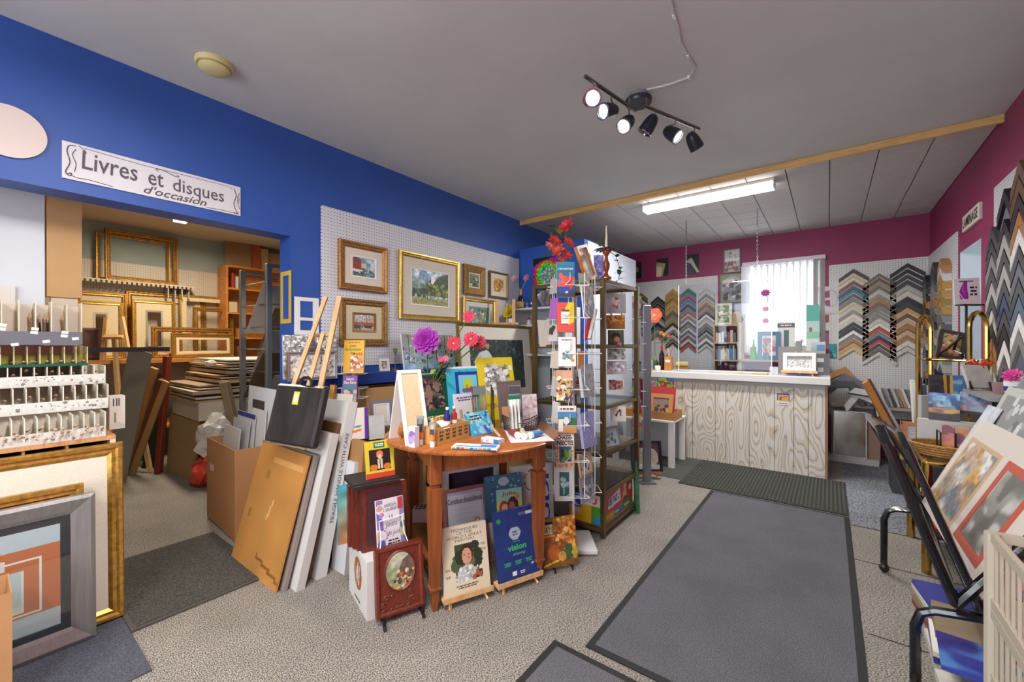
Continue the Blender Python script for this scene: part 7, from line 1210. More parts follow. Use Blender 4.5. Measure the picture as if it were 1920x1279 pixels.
# ------------------------------------------------------------------ pictures on the crimson back wall
def bw(tl, br, lb, art, fw=.0, fm=None, seed=2, nm='wall_print', mw=0, mm=None):
    p = wally(tl, br, YB - .004)
    if fw: return picture('framed_print', lb, 'picture', p, fw, fm, mw, mm, art, seed, depth=.02, style=1, off=.02)
    return board(nm, lb, 'print', p, .005, PAPER, art, seed, 30, off=.004)
bw((1184, 493), (1204, 522), 'black print with a small gold centre on the crimson wall', [('r', 0, 0, 1, 1, '#14131a'), ('r', .3, .4, .65, .7, '#8a7a52')]); bw((1231, 486), (1254, 517), 'black print showing a gilt frame corner on the crimson wall', [('r', 0, 0, 1, 1, '#14161a'), ('p', [(0, 0), (0, .8), (.75, .7), (.5, 0)], '#b59a6a'), ('p', [(0, 0), (0, .6), (.5, .5), (.35, 0)], '#d3c9b0')]); bw((1285, 479), (1311, 513), 'black print showing a silver frame corner on the crimson wall', [('r', 0, 0, 1, 1, '#161a18'), ('p', [(0, .65), (.45, .85), (1, .1), (.85, .05), (.4, .55)], '#b5b5a8'), ('p', [(0, 0), (0, .6), (.35, .55), (.75, 0)], '#4a3a48')])
bw((1357, 469), (1389, 510), 'framed pale floral poster beside the window on the crimson wall', [('g', '#cfccc8', '#b9aaa6'), ('r', 0, .5, 1, .62, '#e3e2e0'), ('b', 40, .05, .08, .95, .46, .03, .07, ['#9a5a68', '#c9b0b0', '#6a5a58']), ('b', 10, .2, .65, .8, .95, .03, .06, ['#8a8a88', '#d9d6d0'])], .012, M('#6a6a6a', .4)); bw((1350, 515), (1397, 567), 'olive matted round group photo on the crimson wall', [('g', '#8a8f72', '#8f8a74'), ('e', .5, .5, .42, .42, '#a9a7a0'), ('b', 40, .15, .15, .85, .8, .04, .09, ['#d3d1cb', '#55534f', '#8a8781', '#3a3936'])], .006, M('#7d8068', .6)); bw((1356, 567), (1398, 582), 'grey blue card under the round group photo', [('g', '#8f9bb0', '#97a0b3')])
p = wally((1536, 538), (1579, 588), YB - .02); p.roll = math.radians(-2); board('oval_mat', 'white board with a round cut crest beside the window', 'mat board', p, .005, M('#c9c6c4', .7), [('r', 0, 0, 1, 1, '#cbc8c6'), ('e', .52, .56, .34, .3, '#8a8583'), ('e', .52, .56, .32, .28, '#c6c3c1'), ('p', [(.2, .6), (.2, .8), (.5, .85), (.5, .6)], '#8c3a62'), ('p', [(.2, .5), (.3, .32), (.5, .28), (.5, .5)], '#8c3a62')], 1, 44)
bw((1541, 590), (1556, 620), 'small red and white notice beside the window', [('g', '#d9d3d3', '#e3dede'), ('r', .1, .5, .9, .95, '#a83a3a')]); bw((1542, 624), (1556, 655), 'rose pink notice below the red notice', [('g', '#a84a70', '#b56a88')])
# ------------------------------------------------------------------ things on the sill bench before the window
SZ = 1.10; sb = empty('sill_bench', (-.45, 6.2, 0)); tag(sb, 'narrow bench below the bright back window', 'bench'); MB().box(-.5, -.13, SZ - .025, .42, .13, SZ).build('bench_top', M('#b9a489', .6), sb)
for x in (-.47, .39): MB().box(x - .02, -.12, 0, x + .02, .12, SZ - .025).build('leg', M('#b9a489', .6), sb)
def onS(px, y=6.2): return Vector((at_y(px, 640, y).x, y, SZ + .0005))
def sw(x0, x1, yt, Y=6.2, lean=4): a, b = at_y(x0, yt, Y), at_y(x1, yt, Y); return PL(((a.x + b.x) / 2, Y, SZ + .0005), 0, math.radians(lean), b.x - a.x, a.z - SZ)
picture('framed_print', 'blue framed poster of pink figures before the window', 'picture', sw(1420, 1463, 622), .05, M('#4a7ba0', .5), 0, None, [('g', '#e3dad3', '#dccfc4'), ('b', 34, .05, .05, .95, .8, .05, .12, ['#c96a6a', '#e0a07a', '#9a8ab5', '#d9b5a0', '#8a5a6a'])], 4, depth=.012, style=1)
o = board('brochure', 'white brochure with dark header before the window', 'brochure', sw(1457, 1490, 604, 6.25), .004, PAPER, [('g', '#e3e3e1', '#e0dfdc'), ('r', 0, .85, 1, .97, '#5a5a58'), ('r', .4, .35, .65, .78, '#4a6a68'), ('r', .1, .05, .9, .2, '#d9b58a')], 2, 34); text(o, '~1', 0, o['h'] * .91, o['w'] * .8, o['h'] * .06, WHITE)
r = empty('tall_green_bottle', onS(1413, 6.15)); tag(r, 'slim bright green bottle before the window', 'bottle'); MB().lathe([(.04, 0), (.042, .05), (.02, .13), (.008, .22), (.008, .26)], 12).build('glass_body', M('#3fae4a', .15), r, True)
r = empty('twig_vase', onS(1521, 6.2)); tag(r, 'dark twigs in a white pot before the window', 'vase'); MB().lathe([(.04, 0), (.05, .06), (.045, .09)], 12).build('pot', WHITE, r, True)
for k in range(7): MB().tube([(0, 0, .08), (R.uniform(-.05, .05), 0, .16), (R.uniform(-.12, .12), 0, R.uniform(.24, .33))], .003, 4).build('twig', M('#5a3f36', .7), r)
p = PL((at_y(1524, 605, 6.22).x, 6.22, at_y(1524, 605, 6.22).z), 0, 0, .13, .17); p.loc.z = SZ + .0005; p.h = at_y(1524, 572, 6.24).z - SZ; board('teal_card', 'tall card with teal top and red flower before the window', 'card', p, .004, PAPER, [('g', '#9ad0c4', '#e3e6e4'), ('r', 0, .7, 1, 1, '#5ab0a3'), ('e', .35, .55, .14, .05, '#c0483a'), ('r', 0, .4, 1, .52, '#8fd0b5'), ('r', 0, 0, 1, .38, '#e6e8e6')], 2, off=.03)
r = empty('flower_spray', onS(1436, 6.12)); tag(r, 'tall spray of pink flowers before the window', 'flowers'); MB().lathe([(.03, 0), (.03, .08), (.024, .09)], 10).build('pot', M('#4a6a8a', .4), r)
for (py, rr) in ((550, .055), (580, .04), (602, .04)):
    z = at_y(1435, py, 6.1).z - SZ; MB().tube([(0, 0, .08), (0, -.01, z)], .003, 4).build('stem', LG, r); flower(r, Vector((0, -.02, z)), rr, 9, M('#c94a9a' if py < 560 else '#d95a86', .5), 3, .9)
for k in range(5): leaf(r, Vector((0, 0, .12 + .03 * k)), .06, .025, ((-1) ** k, -.3, .4), LG)
for k, (px, h, c, lb) in enumerate(((1412, .16, '#9a7a58', 'tan file box on the sill bench'), (1495, .22, '#cdd3d8', 'pale file on the sill bench beside the brochure'), (1505, .18, '#b9c0c4', 'grey file on the sill bench near the twigs'))): board('file_box', lb, 'file', PL(onS(px, 6.27), 0, 0, .07, h), .06, M(c, .6))
# ------------------------------------------------------------------ frame corner samples
CHV = {}
def chev_mesh(hw_, drop, th, dep, key, c1, c2, rough=.4, metal=0):
    k = (hw_, drop, th, dep, c1, c2)
    if k not in CHV:
        CHV[k] = (MB().prism([(-hw_, -drop), (0, 0), (hw_, -drop), (hw_, -drop - th * .8), (0, -th * .8), (-hw_, -drop - th * .8)], -dep, 0).mesh(M(c1, rough, metal, .12, 60)),
                  MB().prism([(-hw_, -drop - th * .8), (0, -th * .8), (hw_, -drop - th * .8), (hw_, -drop - th * .97), (0, -th * .97), (-hw_, -drop - th * .97)], -dep * .75, 0).mesh(M(c2, .4, 0, 0)))
    return CHV[k]
CN = {'#b0843a': 'gold', '#9a7a3a': 'old gold', '#8a6a34': 'bronze', '#23232a': 'black', '#3a3a40': 'charcoal', '#55565c': 'dark grey', '#7d7b78': 'grey', '#a9a6a0': 'silver', '#c9c5bc': 'pale grey', '#d9d3c6': 'ivory', '#3a7a86': 'teal', '#4a8a5a': 'green', '#5a3f78': 'purple', '#b5442f': 'orange red', '#c9b98a': 'cream', '#6a4a34': 'brown', '#a87444': 'tan', '#c99a62': 'light oak', '#46586e': 'slate blue', '#7a4a3c': 'russet', '#1f2f5a': 'navy', '#6a6258': 'taupe', '#8f8474': 'driftwood', '#e3e0da': 'white', '#caa98a': 'beige', '#5f6a44': 'olive'}
def column(px, y0, cols, step, hw_, drop, where, dep=.025, base=YB - .013):
    a = at_y(px, y0, base)
    for k, c in enumerate(cols):
        if c is None: continue
        m1, m2 = chev_mesh(hw_, drop, step, dep, 0, c, R.choice(['#d9d3c6', '#2a2a2e', '#b5a07a', '#c9c5bc', '#8a8478']), .4, .35 if CN[c] in ('gold', 'old gold', 'bronze', 'silver') else 0)
        o = link('corner_sample', m1, None, (a.x, base, a.z - k * step)); link('inner_lip', m2, o)
        tag(o, '%s corner sample, %s from top, %s' % (CN[c], ORD[k], where), 'frame sample', 'frame corner samples on the pegboards')
g, og, bz, bk_, ch, dg, gy, sv, pg, iv_, tl_, gn, pu, rd, cm, br_, tn, ok_, sb_, ru, nv, tp, dw, wh, be, ol = CN.keys()
column(1203, 550, [ol, br_, None, sv, bk_, ch, gy, bk_, dg, sv, bk_, pg, ch, gy, bk_], .044, .10, .085, 'half hidden column by brass shelf')
column(1234, 556, [bk_, ch, bk_, br_, ch, bk_, gy, sv, bk_, dg, sv, gy], .05, .105, .09, 'black column behind the coral flower')
column(1262, 542, [g, og, g, bz, g, og, g, dg, bz, gy, og, bk_, None, gy, ch, sv, br_, bk_], .046, .105, .09, 'mostly gold column left of the window')
column(1291, 540, [gn, tl_, rd, pu, tl_, gy, bk_, tl_, rd, cm, gy, pg, dg, gy, None, dg, sv, ru, None, br_, rd], .041, .105, .09, 'many coloured column left of the window')
column(1325, 540, [sv, pg, gy, sv, be, gy, tn, gy, ch, wh, sv, pg, gy, dg, bk_, sv, gy, wh, dg, pg], .042, .11, .095, 'silver and grey column nearest the window')
column(1600, 504.6, [ch, cm, pg, ru, sb_, tl_, dg, gy, cm, sv, dw, iv_, pg, bk_, bk_, wh, gy, tn, ok_, cm, be, iv_, be][:20], .0485, .137, .11, 'left column right of the window')
column(1648, 513, [tp, br_, dw, tp, sv, dw, tn, tp, gy, dw, gy, pg, wh, rd, gy, nv, rd, ch, tp, pg][:20], .0475, .147, .12, 'middle column right of the window')
column(1701, 494, [bk_, bk_, ch, ch, sv, pg, bk_, ch, ok_, br_, be, tn, be, tn, iv_, pg], .062, .145, .115, 'black topped column in the back corner')
# ------------------------------------------------------------------ corner samples on the right wall
def side_column(y, z0, cols, step, hw_, drop, where, dep):
    for k, c in enumerate(cols):
        if c is None: continue
        m1, m2 = chev_mesh(hw_, drop, step, dep, 1, c, R.choice(['#9a9da6', '#8f93a0', '#b5b5b8', '#6a6e7c']), .35)
        o = link('corner_sample', m1, None, (XR - .013, y, z0 - k * step), (0, 0, -math.pi / 2)); link('inner_lip', m2, o)
        tag(o, '%s corner sample, %s from top, %s' % (CN[c], ORD[k], where), 'frame sample', 'frame corner samples on the side wall')
side_column(3.93, 2.04, [ch, bk_, gy, bk_, sv, bk_, pg, bk_, tn, og, wh, gy], .088, .125, .13, 'side column next to the doorway', .05)
side_column(3.65, 2.20, [bk_, None, bk_, sv, bk_, sv, bk_, nv, ch, bk_, wh, dg], .088, .13, .14, 'second side column from the doorway', .06)
side_column(3.37, 2.27, [br_, br_, bk_, tn, wh, bk_, dg, bk_, sb_, wh, gy], .09, .13, .14, 'third side column from the doorway', .07)
side_column(3.09, 2.27, [bk_, None, sb_, bk_, ch, bk_, wh, bk_, gy, bk_], .1, .13, .14, 'side column at the right edge', .07)
side_column(6.10, 2.02, [bk_, ch, bk_, tn, bk_, br_, tn, ch, og, sv, bk_, dg, gy, tn, bk_], .072, .10, .08, 'inner corner of side wall', .07)
side_column(5.75, 2.10, [ch, ch, dg, gy, tn, gy, dg, bk_, gy, sv, dg, tn, gy, bk_], .075, .11, .08, 'middle of the small side pegboard', .06)
side_column(5.40, 2.08, [tn, pg, g, g, og, g, gy, dg, sv, bk_, dg, gy, sv], .075, .11, .08, 'small side pegboard beside the doorway', .06)
# ------------------------------------------------------------------ shelf in the back right corner
cs2 = empty('corner_shelf', (.45, 6.2, 0)); tag(cs2, 'low grey shelf under the frame corners in the back corner', 'shelf')
MB().box(-.43, -.17, .585, .41, .18, .61).build('shelf_board', M('#a89d8c', .6), cs2); MB().box(-.43, -.15, .36, .41, .18, .38).build('shelf_board', M('#8f8a82', .6), cs2)
for x in (-.42, .40): MB().box(x - .012, -.15, 0, x + .012, .18, .585).build('upright', M('#8f8a82', .6), cs2)
tag(MB().box(-.2, -.05, 0, .3, .06, .05).build('red_bundle', M('#7a2430', .6), None, loc=(.4, 6.1, .3815)), 'dark red bundle on the lower corner shelf', 'bundle')
for k in range(18):
    c = ('#5f6266', '#8a8c8e', '#3a3c40', '#b5b3ae', '#7a7066', '#a98a72', '#d3cfc6')[k % 7]; x = .33 + k * .0275
    plank('moulding_stick', '%s striped moulding stick from the left on the corner shelf' % ORD[k], 'moulding', (x, 6.12, .6115), (x - .05, 6.22, .80), .02, .02, M(c, .5, 0, .5, 120), 'moulding sticks on the corner shelf', axis=(1, 0, 0))
for k, (px, py, yaw, c, lb) in enumerate(((1585, 688, .2, '#a8743c', 'light wood'), (1583, 700, -.15, '#56555a', 'grey'), (1600, 714, .5, '#4a4a4c', 'large dark grey'), (1605, 733, -.3, '#d0cfcb', 'large white'), (1650, 735, .8, '#c9c7c2', 'white lined black'))):
    m1, m2 = chev_mesh(.15 + .02 * (k % 3), .13, .1, .03, 2, c, '#2a2a2e'); q = at_y(px, py, 6.12 - .045 * k); o = link('loose_corner', m1, None, q, (-.15, yaw, 0)); link('inner_lip', m2, o); tag(o, '%s loose frame corner piled on the corner shelf' % lb, 'frame sample', 'loose corners on the corner shelf')
p = wally((1562, 769), (1626, 838), 5.86); p.loc.z = .062; p.lean = math.radians(3); p.h = .5; o = picture('framed_picture', 'brown picture wrapped in shiny plastic standing on the floor', 'picture', p, .012, M('#c9c4bc', .5), 0, None, [('g', '#8f6f54', '#86654a'), ('n', .12, 8)], 3, depth=.03, style=1, artmat=GLOSSPRINT); MB().box(-p.w / 2 + .01, -.004, .01, p.w / 2 - .01, -.002, p.h - .01).build('plastic_wrap', PLASTIC, o)
tag(MB().box(-.24, -.03, 0, .24, .1, .06).build('low_plinth', M('#b5b2ad', .7), None, loc=(p.loc.x, 5.86, .0025)), 'low white plinth under the plastic wrapped picture', 'plinth'); board('leaning_board', 'brown board standing beside the plastic wrapped picture', 'board', PL((p.loc.x + p.w / 2 + .06, 5.9, .003), 0, math.radians(3), .1, .5), .02, M('#8a6f5f', .6))
# carton of moulding samples
kb = PL((.64, 4.9, .302), -.1, 0, .3, .30); carton('sample_carton', 'tall kraft carton full of leaning moulding samples', kb, .24, M('#b58a55', .75))
tag(MB().box(-.2, -.02, 0, .2, .28, .299).build('low_stool', M('#3a3c40', .6), None, loc=(.64, 4.9, .0025)), 'dark low stool under the carton of mouldings', 'stool')
for k, (tx_, ty_, c, lb, wd) in enumerate(((1622, 716, '#b87c34', 'long orange wood', .05), (1628, 712, '#5a2f38', 'dark plum', .03), (1634, 716, '#a8a29a', 'grey white', .03), (1712, 712, '#d9d3c8', 'white tipped black', .05), (1722, 708, '#1c1b1d', 'glossy black', .045), (1731, 722, '#33323a', 'dark grey', .04), (1738, 740, '#8f9298', 'steel grey', .04), (1736, 755, '#b5783c', 'short orange wood', .04))):
    fx = .53 + .028 * k; plank('moulding_sample', '%s moulding sample leaning out of the kraft carton' % lb, 'moulding', (fx, 4.96 + .012 * k, .32), at_d(tx_, ty_, 3.5 + .06 * (k % 4)), wd, .02, M(c, .35))
p = PL((.635, 4.872, .45), -.1, math.radians(4), .26, .18); picture('framed_print', 'orange framed print of ruled lines on the carton front', 'picture', p, .03, M('#c07a44', .5), 0, None, [('g', '#c9c9cf', '#d3d3d8')] + [('r', .05, .1 + .1 * k, .95, .13 + .1 * k, '#8f8f9c') for k in range(8)], 1, depth=.012, style=1)
# ------------------------------------------------------------------ brass side table with wicker tray and sky paintings
bt_ = empty('brass_table', (.64, 3.58, 0)); tag(bt_, 'low brass tube table with glass top behind the print rack', 'table')
for x in (-.2, .2):
    for y in (-.28, .28): MB().tube([(x, y, 0), (x, y, .63)], .022, 12).build('leg', BRASS, bt_, True)
for y in (-.28, .28): MB().tube([(-.2, y, .63), (.2, y, .63)], .02, 10).build('top_rail', BRASS, bt_, True)
for x in (-.2, .2): MB().tube([(x, -.28, .63), (x, .28, .63)], .02, 10).build('top_rail', BRASS, bt_, True)
MB().box(-.19, -.27, .642, .19, .27, .65).build('glass_top', glassy('#d6dcdc', .3), bt_); MB().box(-.19, -.27, .2, .19, .27, .215).build('lower_shelf', M('#1c1a18', .5), bt_)
for k in range(7):
    o = MB().box(-.15, -.2, 0, .15, .2, .02).build('magazine', M(('#b5302a', '#d3cdc2', '#2f2c2a', '#c98a5a', '#e0dcd3', '#6a3a2a', '#b9b3a6')[k], .5)); o.location = (.64, 3.58, .2155 + k * .0215); o.rotation_euler = (0, 0, R.uniform(-.15, .15)); tag(o, 'magazine %s from the bottom on the low brass table shelf' % ORD[k], 'magazine', 'magazines on the brass table shelf')
tr_ = empty('wicker_tray', (.60, 3.45, .652)); tag(tr_, 'oval wicker tray on the brass table', 'basket'); WK = M('#a87a3f', .7, 0, .5, 90, .7)
for k in range(5): MB().tube([((.18 + .008 * k) * math.cos(t_ * math.pi / 12), (.11 + .006 * k) * math.sin(t_ * math.pi / 12), .008 + .014 * k) for t_ in range(24)], .008, 6, True).build('woven_ring', WK, tr_, True)
MB().slab([(.18 * math.cos(t_ * math.pi / 12), .11 * math.sin(t_ * math.pi / 12)) for t_ in range(24)], 0, .008).build('tray_floor', WK, tr_)
wr = empty('desk_rack', (.6, 3.44, .661)); tag(wr, 'black wire desk rack of small canvases in the wicker tray', 'rack')
for x in (-.09, -.03, .03, .09): MB().tube([(x, -.05, 0), (x, -.05, .13), (x, .05, .13), (x, .05, 0)], .004, 6).build('wire_hoop', BLACK, wr, True)
for k, (c, lb) in enumerate((('#b56a5a', 'pink sunset'), ('#7a4a44', 'dark red'), ('#232326', 'black edged'))): board('small_canvas', '%s small canvas in the black desk rack' % lb, 'canvas', PL((.545 + .06 * k, 3.425, .6615), -.25, math.radians(3), .05, .17), .02, M(c, .5), [('g', '#c9a08a', c), ('b', 12, 0, .2, 1, .8, .08, .2, ['#d98a5a', '#8a4a5a', '#c9787a'])] if k < 2 else None, k)
sky = [('g', '#2f6ab5', '#2a2a30'), ('m', '#8fc0e6', 5, .9, 0, .4, 1, 1), ('m', '#e6eef3', 7, .6, 0, .45, 1, .95), ('r', 0, .28, 1, .42, '#d9963f'), ('m', '#8a5a6a', 6, .8, 0, .25, 1, .5), ('m', '#e6c070', 5, .7, 0, .25, 1, .45), ('p', [(0, 0), (0, .25), (.5, .2), (1, .32), (1, 0)], '#2f2c30')]
p = face((1741, 786), (1800, 772), (1731, 735), 2.62, 2.52, 6); board('sky_canvas', 'blue and gold sunset canvas, left of the front pair', 'canvas', p, .02, M('#1a1a20', .5), sky, 4, 50)
p2 = PL(world_of(p, p.w * .5 + .06, .04, .05), p.yaw - .35, math.radians(6), .14, p.h * .8); board('sky_canvas', 'pink and blue sky canvas, right of the front pair', 'canvas', p2, .02, M('#1a1a20', .5), [('g', '#4a86c0', '#b58a90'), ('m', '#d9a090', 5, .8), ('m', '#8fb5d9', 6, .7), ('r', 0, 0, 1, .15, '#3a3a44')], 6, 36)
p3 = face((1745, 742), (1822, 740), (1738, 709), 2.8, 2.72, 6); p3.h = .14; board('sky_canvas', 'storm cloud canvas with golden beams behind the front pair', 'canvas', p3, .02, M('#1a1a20', .5), [('g', '#4a86c9', '#5a8ac0'), ('r', 0, 0, .5, 1, '#4a4450'), ('m', '#c9d9e6', 5, .7, .5, 0, 1, 1), ('p', [(.35, 0), (.33, 1), (.42, 1), (.42, 0)], '#d99a3a'), ('p', [(.48, 0), (.5, 1), (.56, 1), (.58, 0)], '#e3b050'), ('m', '#2f2c38', 6, .7, 0, 0, .35, 1)], 8, 50)
q = PL(world_of(p, .05, -.01, 0), p.yaw); q.loc.z = .6515; carton('canvas_riser', 'white carton on the brass table under the sky canvases', q, .07, M('#cfcdc9', .6), open_top=False, w=.34, h=p.loc.z - .653)
q = PL(p3.loc.copy(), p3.yaw); q.loc.z = .6515; carton('canvas_riser', 'grey carton on the brass table under the storm canvas', q, .05, M('#a9a9a6', .6), open_top=False, w=.3, h=p3.loc.z - .653)
# tall arched brass stand with easel picture
bs = empty('brass_stand', (.64, 3.86, 0)); bs.location = (.63, 4.13, 0); tag(bs, 'tall brass stand with two arched ends before the side pegboard', 'stand')
def arch(c, w_, top, yaw): 
    ca, sa = math.cos(yaw), math.sin(yaw); pts = [(-w_, 0, 0), (-w_, 0, top - .1)] + [(-w_ * math.cos(t_ * math.pi / 8), 0, top - .1 + .1 * math.sin(t_ * math.pi / 8)) for t_ in range(1, 8)] + [(w_, 0, top - .1), (w_, 0, 0)]
    MB().tube([(c[0] + x * ca - y * sa, c[1] + x * sa + y * ca, z) for x, y, z in pts], .014, 8).build('arched_end', BRASS, bs, True)
arch((-.09, .0), .045, 1.5, TH); arch((.12, -.25), .055, 1.5, TH)
for z in (.25, .72, 1.19): MB().tube([(-.09, 0, z), (.12, -.25, z)], .009, 8).build('cross_rod', BRASS, bs, True); MB().slab([(-.14, -.02), (.06, -.27), (.17, -.2), (-.04, .04)], z + .009, z + .015).build('shelf_plate', ACRYL, bs)
q = Vector((.65, 4.04, 1.207)); picture('framed_picture', 'dark framed floral painting tilted on a black easel by the brass stand', 'painting', PL(q, TH - .5, math.radians(20), .14, .2, .25), .02, M('#4a433e', .4), 0, None, [('g', '#c9c08a', '#c97a5a'), ('b', 40, 0, 0, 1, 1, .03, .08, ['#d9b85a', '#6a8a5a', '#c9604a', '#e0d3a8', '#8a5a3a'])], 5, depth=.02, style=1)
r = empty('black_stand', q + Vector((0, -.02, 0))); tag(r, 'black display easel under the tilted floral painting', 'stand')
MB().tube([(-.06, 0, .0), (-.05, -.03, .03), (-.02, .02, .05), (.06, .03, .14)], .008, 6).build('arm', BLACK, r, True); MB().tube([(.06, 0, .0), (.05, -.03, .03), (.02, .02, .05), (.05, .05, .16)], .008, 6).build('arm', BLACK, r, True)
rb = empty('red_ribbon', (.74, 3.80, .745)); tag(rb, 'red ribbon bow hanging on the brass stand', 'ribbon'); RDM = M('#c8341f', .45)
for s_ in (-1, 1): MB().tube([(0, 0, .42), (.03 * s_, -.02, .46), (.06 * s_, -.01, .44), (0, 0, .42)], .008, 6).build('bow_loop', RDM, rb, True); MB().prism([(0, .42), (.02 * s_, .42), (.055 * s_, .28), (.03 * s_, .27)], -.004, .0).build('ribbon_tail', RDM, rb, rot=(0, 0, -.6))
# white card with purple parasol on a pole before the doorway
p = face((1790, 571), (1838, 570), (1786, 523), 3.0, 2.95, 4); o = board('price_card', 'white tilted card with purple parasol before the doorway', 'card', p, .005, PAPER, [('g', '#dfdcdc', '#e3e0e0'), ('p', [(.18, .45), (.38, .85), (.52, .9), (.55, .2), (.25, .2)], '#9a2a9c'), ('p', [(.38, .85), (.3, .5), (.45, .3)], '#c04ab0'), ('l', .15, .5, .45, .08, .015, '#f0eef0'), ('r', .2, .86, .75, .9, '#3a3438')], 2, 44); text(o, '~3', o['w'] * .26, o['h'] * .5, o['w'] * .3, o['h'] * .4, INK, shear=.3)
r = empty('card_pole', (p.loc.x, p.loc.y + .03, 0)); tag(r, 'thin black pole stand carrying the white parasol card', 'stand'); MB().tube([(0, 0, .01), (0, 0, p.loc.z + .02)], .007, 8).build('pole', BLACK, r); MB().lathe([(.1, 0), (.1, .01), (.02, .018)], 16).build('base', BLACK, r); MB().box(-.08, -.045, p.loc.z - .012, .08, .0, p.loc.z - .002).build('clip_bar', BLACK, r, rot=(0, 0, TH))
# laminating machine shelves in the nook
nk = empty('nook_shelf', (1.3, 5.15, 0)); tag(nk, 'pale shelf with pink boxes inside the laminating doorway', 'shelf')
for x in (-.25, .25): MB().box(x - .012, -.15, 0, x + .012, .15, 1.7).build('side_panel', PALE, nk)
for z in (.5, .85, 1.2, 1.5): MB().box(-.238, -.15, z - .01, .238, .15, z + .01).build('shelf', PALE, nk)
for k, (z, c, lb) in enumerate(((.861, '#c0307a', 'magenta'), (1.211, '#d9a0bc', 'rose pink'), (1.211, '#c9cfd6', 'pale grey'))): tag(MB().box(-.08, -.1, 0, .08, .1, .16).build('storage_box', M(c, .5), None, loc=(1.2 + .19 * (k == 2), 5.15, z)), '%s box on the shelf inside the laminating doorway' % lb, 'box')
# small ornaments near the right wall
dt = empty('ornament_shelf', (.868, 3.52, 1.0)); tag(dt, 'grey wall shelf with ornaments above the brass table', 'shelf'); MB().box(-.2, -.3, 0, -.001, .28, .02).build('shelf_board', M('#8a8a8c', .5), dt)
for y in (-.25, .23): MB().box(-.15, y - .008, -.1, -.001, y + .008, 0).build('bracket', M('#8a8a8c', .5), dt)
tag(MB().box(-.06, -.012, 0, .06, .012, .15, .002).build('plaque', M('#b5aba6', .5, 0, .2, 14), None, loc=(.735, 3.73, 1.031), rot=(-.45, 0, TH - .3)), 'pink grey plaque tilted on a black stand at the right', 'plaque')
r = empty('black_stand', (.725, 3.70, 1.0205)); tag(r, 'small black scroll stand under the pink grey plaque', 'stand')
for s_ in (-.04, .04): MB().tube([(s_, .02, .05), (s_, -.01, .007), (s_, -.04, .01), (s_ * 1.2, -.05, .03)], .006, 6).build('scroll_foot', BLACK, r, True)
tag(MB().lathe([(.045, 0), (.05, .03), (.05, .06), (.035, .065)], 16).build('mauve_pot', M('#8a6a6c', .5), None, True, (.78, 3.5, 1.0205)), 'mauve pot beside the pink grey plaque', 'pot')
v = empty('pink_posy', (.785, 3.37, 1.0205)); tag(v, 'white and navy cup with a pink flower at the right edge', 'flowers'); MB().lathe([(.032, 0), (.04, .04), (.042, .08)], 14).build('cup', WHITE, v, True); MB().lathe([(.0405, .03), (.0425, .055)], 14).build('navy_band', M('#2f2f78', .4), v, True); flower(v, Vector((-.01, -.01, .11)), .045, 9, M('#c93a8a', .5), 3, .9, None, (-.5, -.7, .6)); leaf(v, Vector((.02, 0, .09)), .05, .025, (.6, -.6, .3), LG)
# ------------------------------------------------------------------ rolling print rack at the right
BLK = M('#141416', .18, 0, 0, 30, 0, None, 0, .6)
pk = empty('print_rack', (.38, 2.63, 0)); tag(pk, 'black tubular rolling rack holding large matted prints', 'print rack'); Y0, Y1 = -.56, .56
A0, A1 = Vector((-.03, Y0, .4)), Vector((.03, Y1, .42)); T0, T1 = Vector((-.225, Y0, .98)), Vector((-.198, Y1, .88))
def rnd(a, b, c, d): return [a, b.lerp(a, .08), b + (c - b) * .04, c + (b - c) * .04, c.lerp(d, .08), d]
MB().tube(rnd(A0, T0, T1, A1), .017, 8).build('front_hoop', BLK, pk, True); MB().tube(rnd(A0 + Vector((.06, 0, 0)), T0 + Vector((.06, .03, -.02)), T1 + Vector((.06, -.03, -.02)), A1 + Vector((.06, 0, 0))), .012, 8).build('inner_hoop', BLK, pk, True)
MB().tube(rnd(A0, Vector((.32, Y0, .98)), Vector((.32, Y1, .98)), A1), .017, 8).build('rear_hoop', BLK, pk, True)
for yy, A in ((Y0 + .02, A0), (Y1 - .02, A1)):
    MB().tube([(A.x + .08, yy, A.z - .03), (-.08, yy, A.z - .05), (-.115, yy, A.z - .07), (-.13, yy, A.z - .12), (-.13, yy, .05)], .016, 8).build('front_foot', BLK, pk, True); MB().tube([(A.x, yy, A.z - .03), (.3, yy, A.z - .05), (.34, yy, A.z - .12), (.34, yy, .05)], .016, 8).build('rear_foot', BLK, pk, True)
    for x in (-.13, .34): MB().lathe([(.008, -.02), (.02, -.015), (.024, 0), (.02, .015), (.008, .02)], 12).build('caster', M('#2a2724', .3, .5), pk, True, (x, yy, .0265), (math.pi / 2, 0, 0))
MB().tube([A0, A1], .014, 8).build('base_bar', BLK, pk, True); MB().tube([A0 + Vector((.05, 0, 0)), A1 + Vector((.03, 0, 0))], .01, 8).build('base_bar', BLK, pk, True)
MR = -math.pi / 2
def prt(dx, yc, w_, h_, ln, lb, mat, art=None, mats=None, dz=.435, seed=3, res=60, t=.006): return board('matted_print', lb, 'print', PL((.405 + dx, yc, dz), MR, math.radians(ln), w_, h_), t, mat, art, seed, res)
swirl = ('m', '#c9c3ba', 4, .8)
CM = M('#d3c9bf', .75)
o = prt(0, 2.63, 1.1, .53, 25, 'large cream mat with wood trimmed and terracotta windows in the rack', CM, [('r', 0, 0, 1, 1, '#d3cac0')])
def win(x0, x1, z0, z1, nm, art, seed, trim, tm):
    w_, h_ = x1 - x0, z1 - z0; c = MB().ring(w_, h_, [(0, .001), (0, -.004), (trim, -.004), (trim, .001)], (x0 + x1) / 2, z0).build('window_trim', tm, o); link(nm, artmesh(w_ - trim, h_ - trim, art, seed, 50), o, ((x0 + x1) / 2, -.0012, z0 + trim / 2))
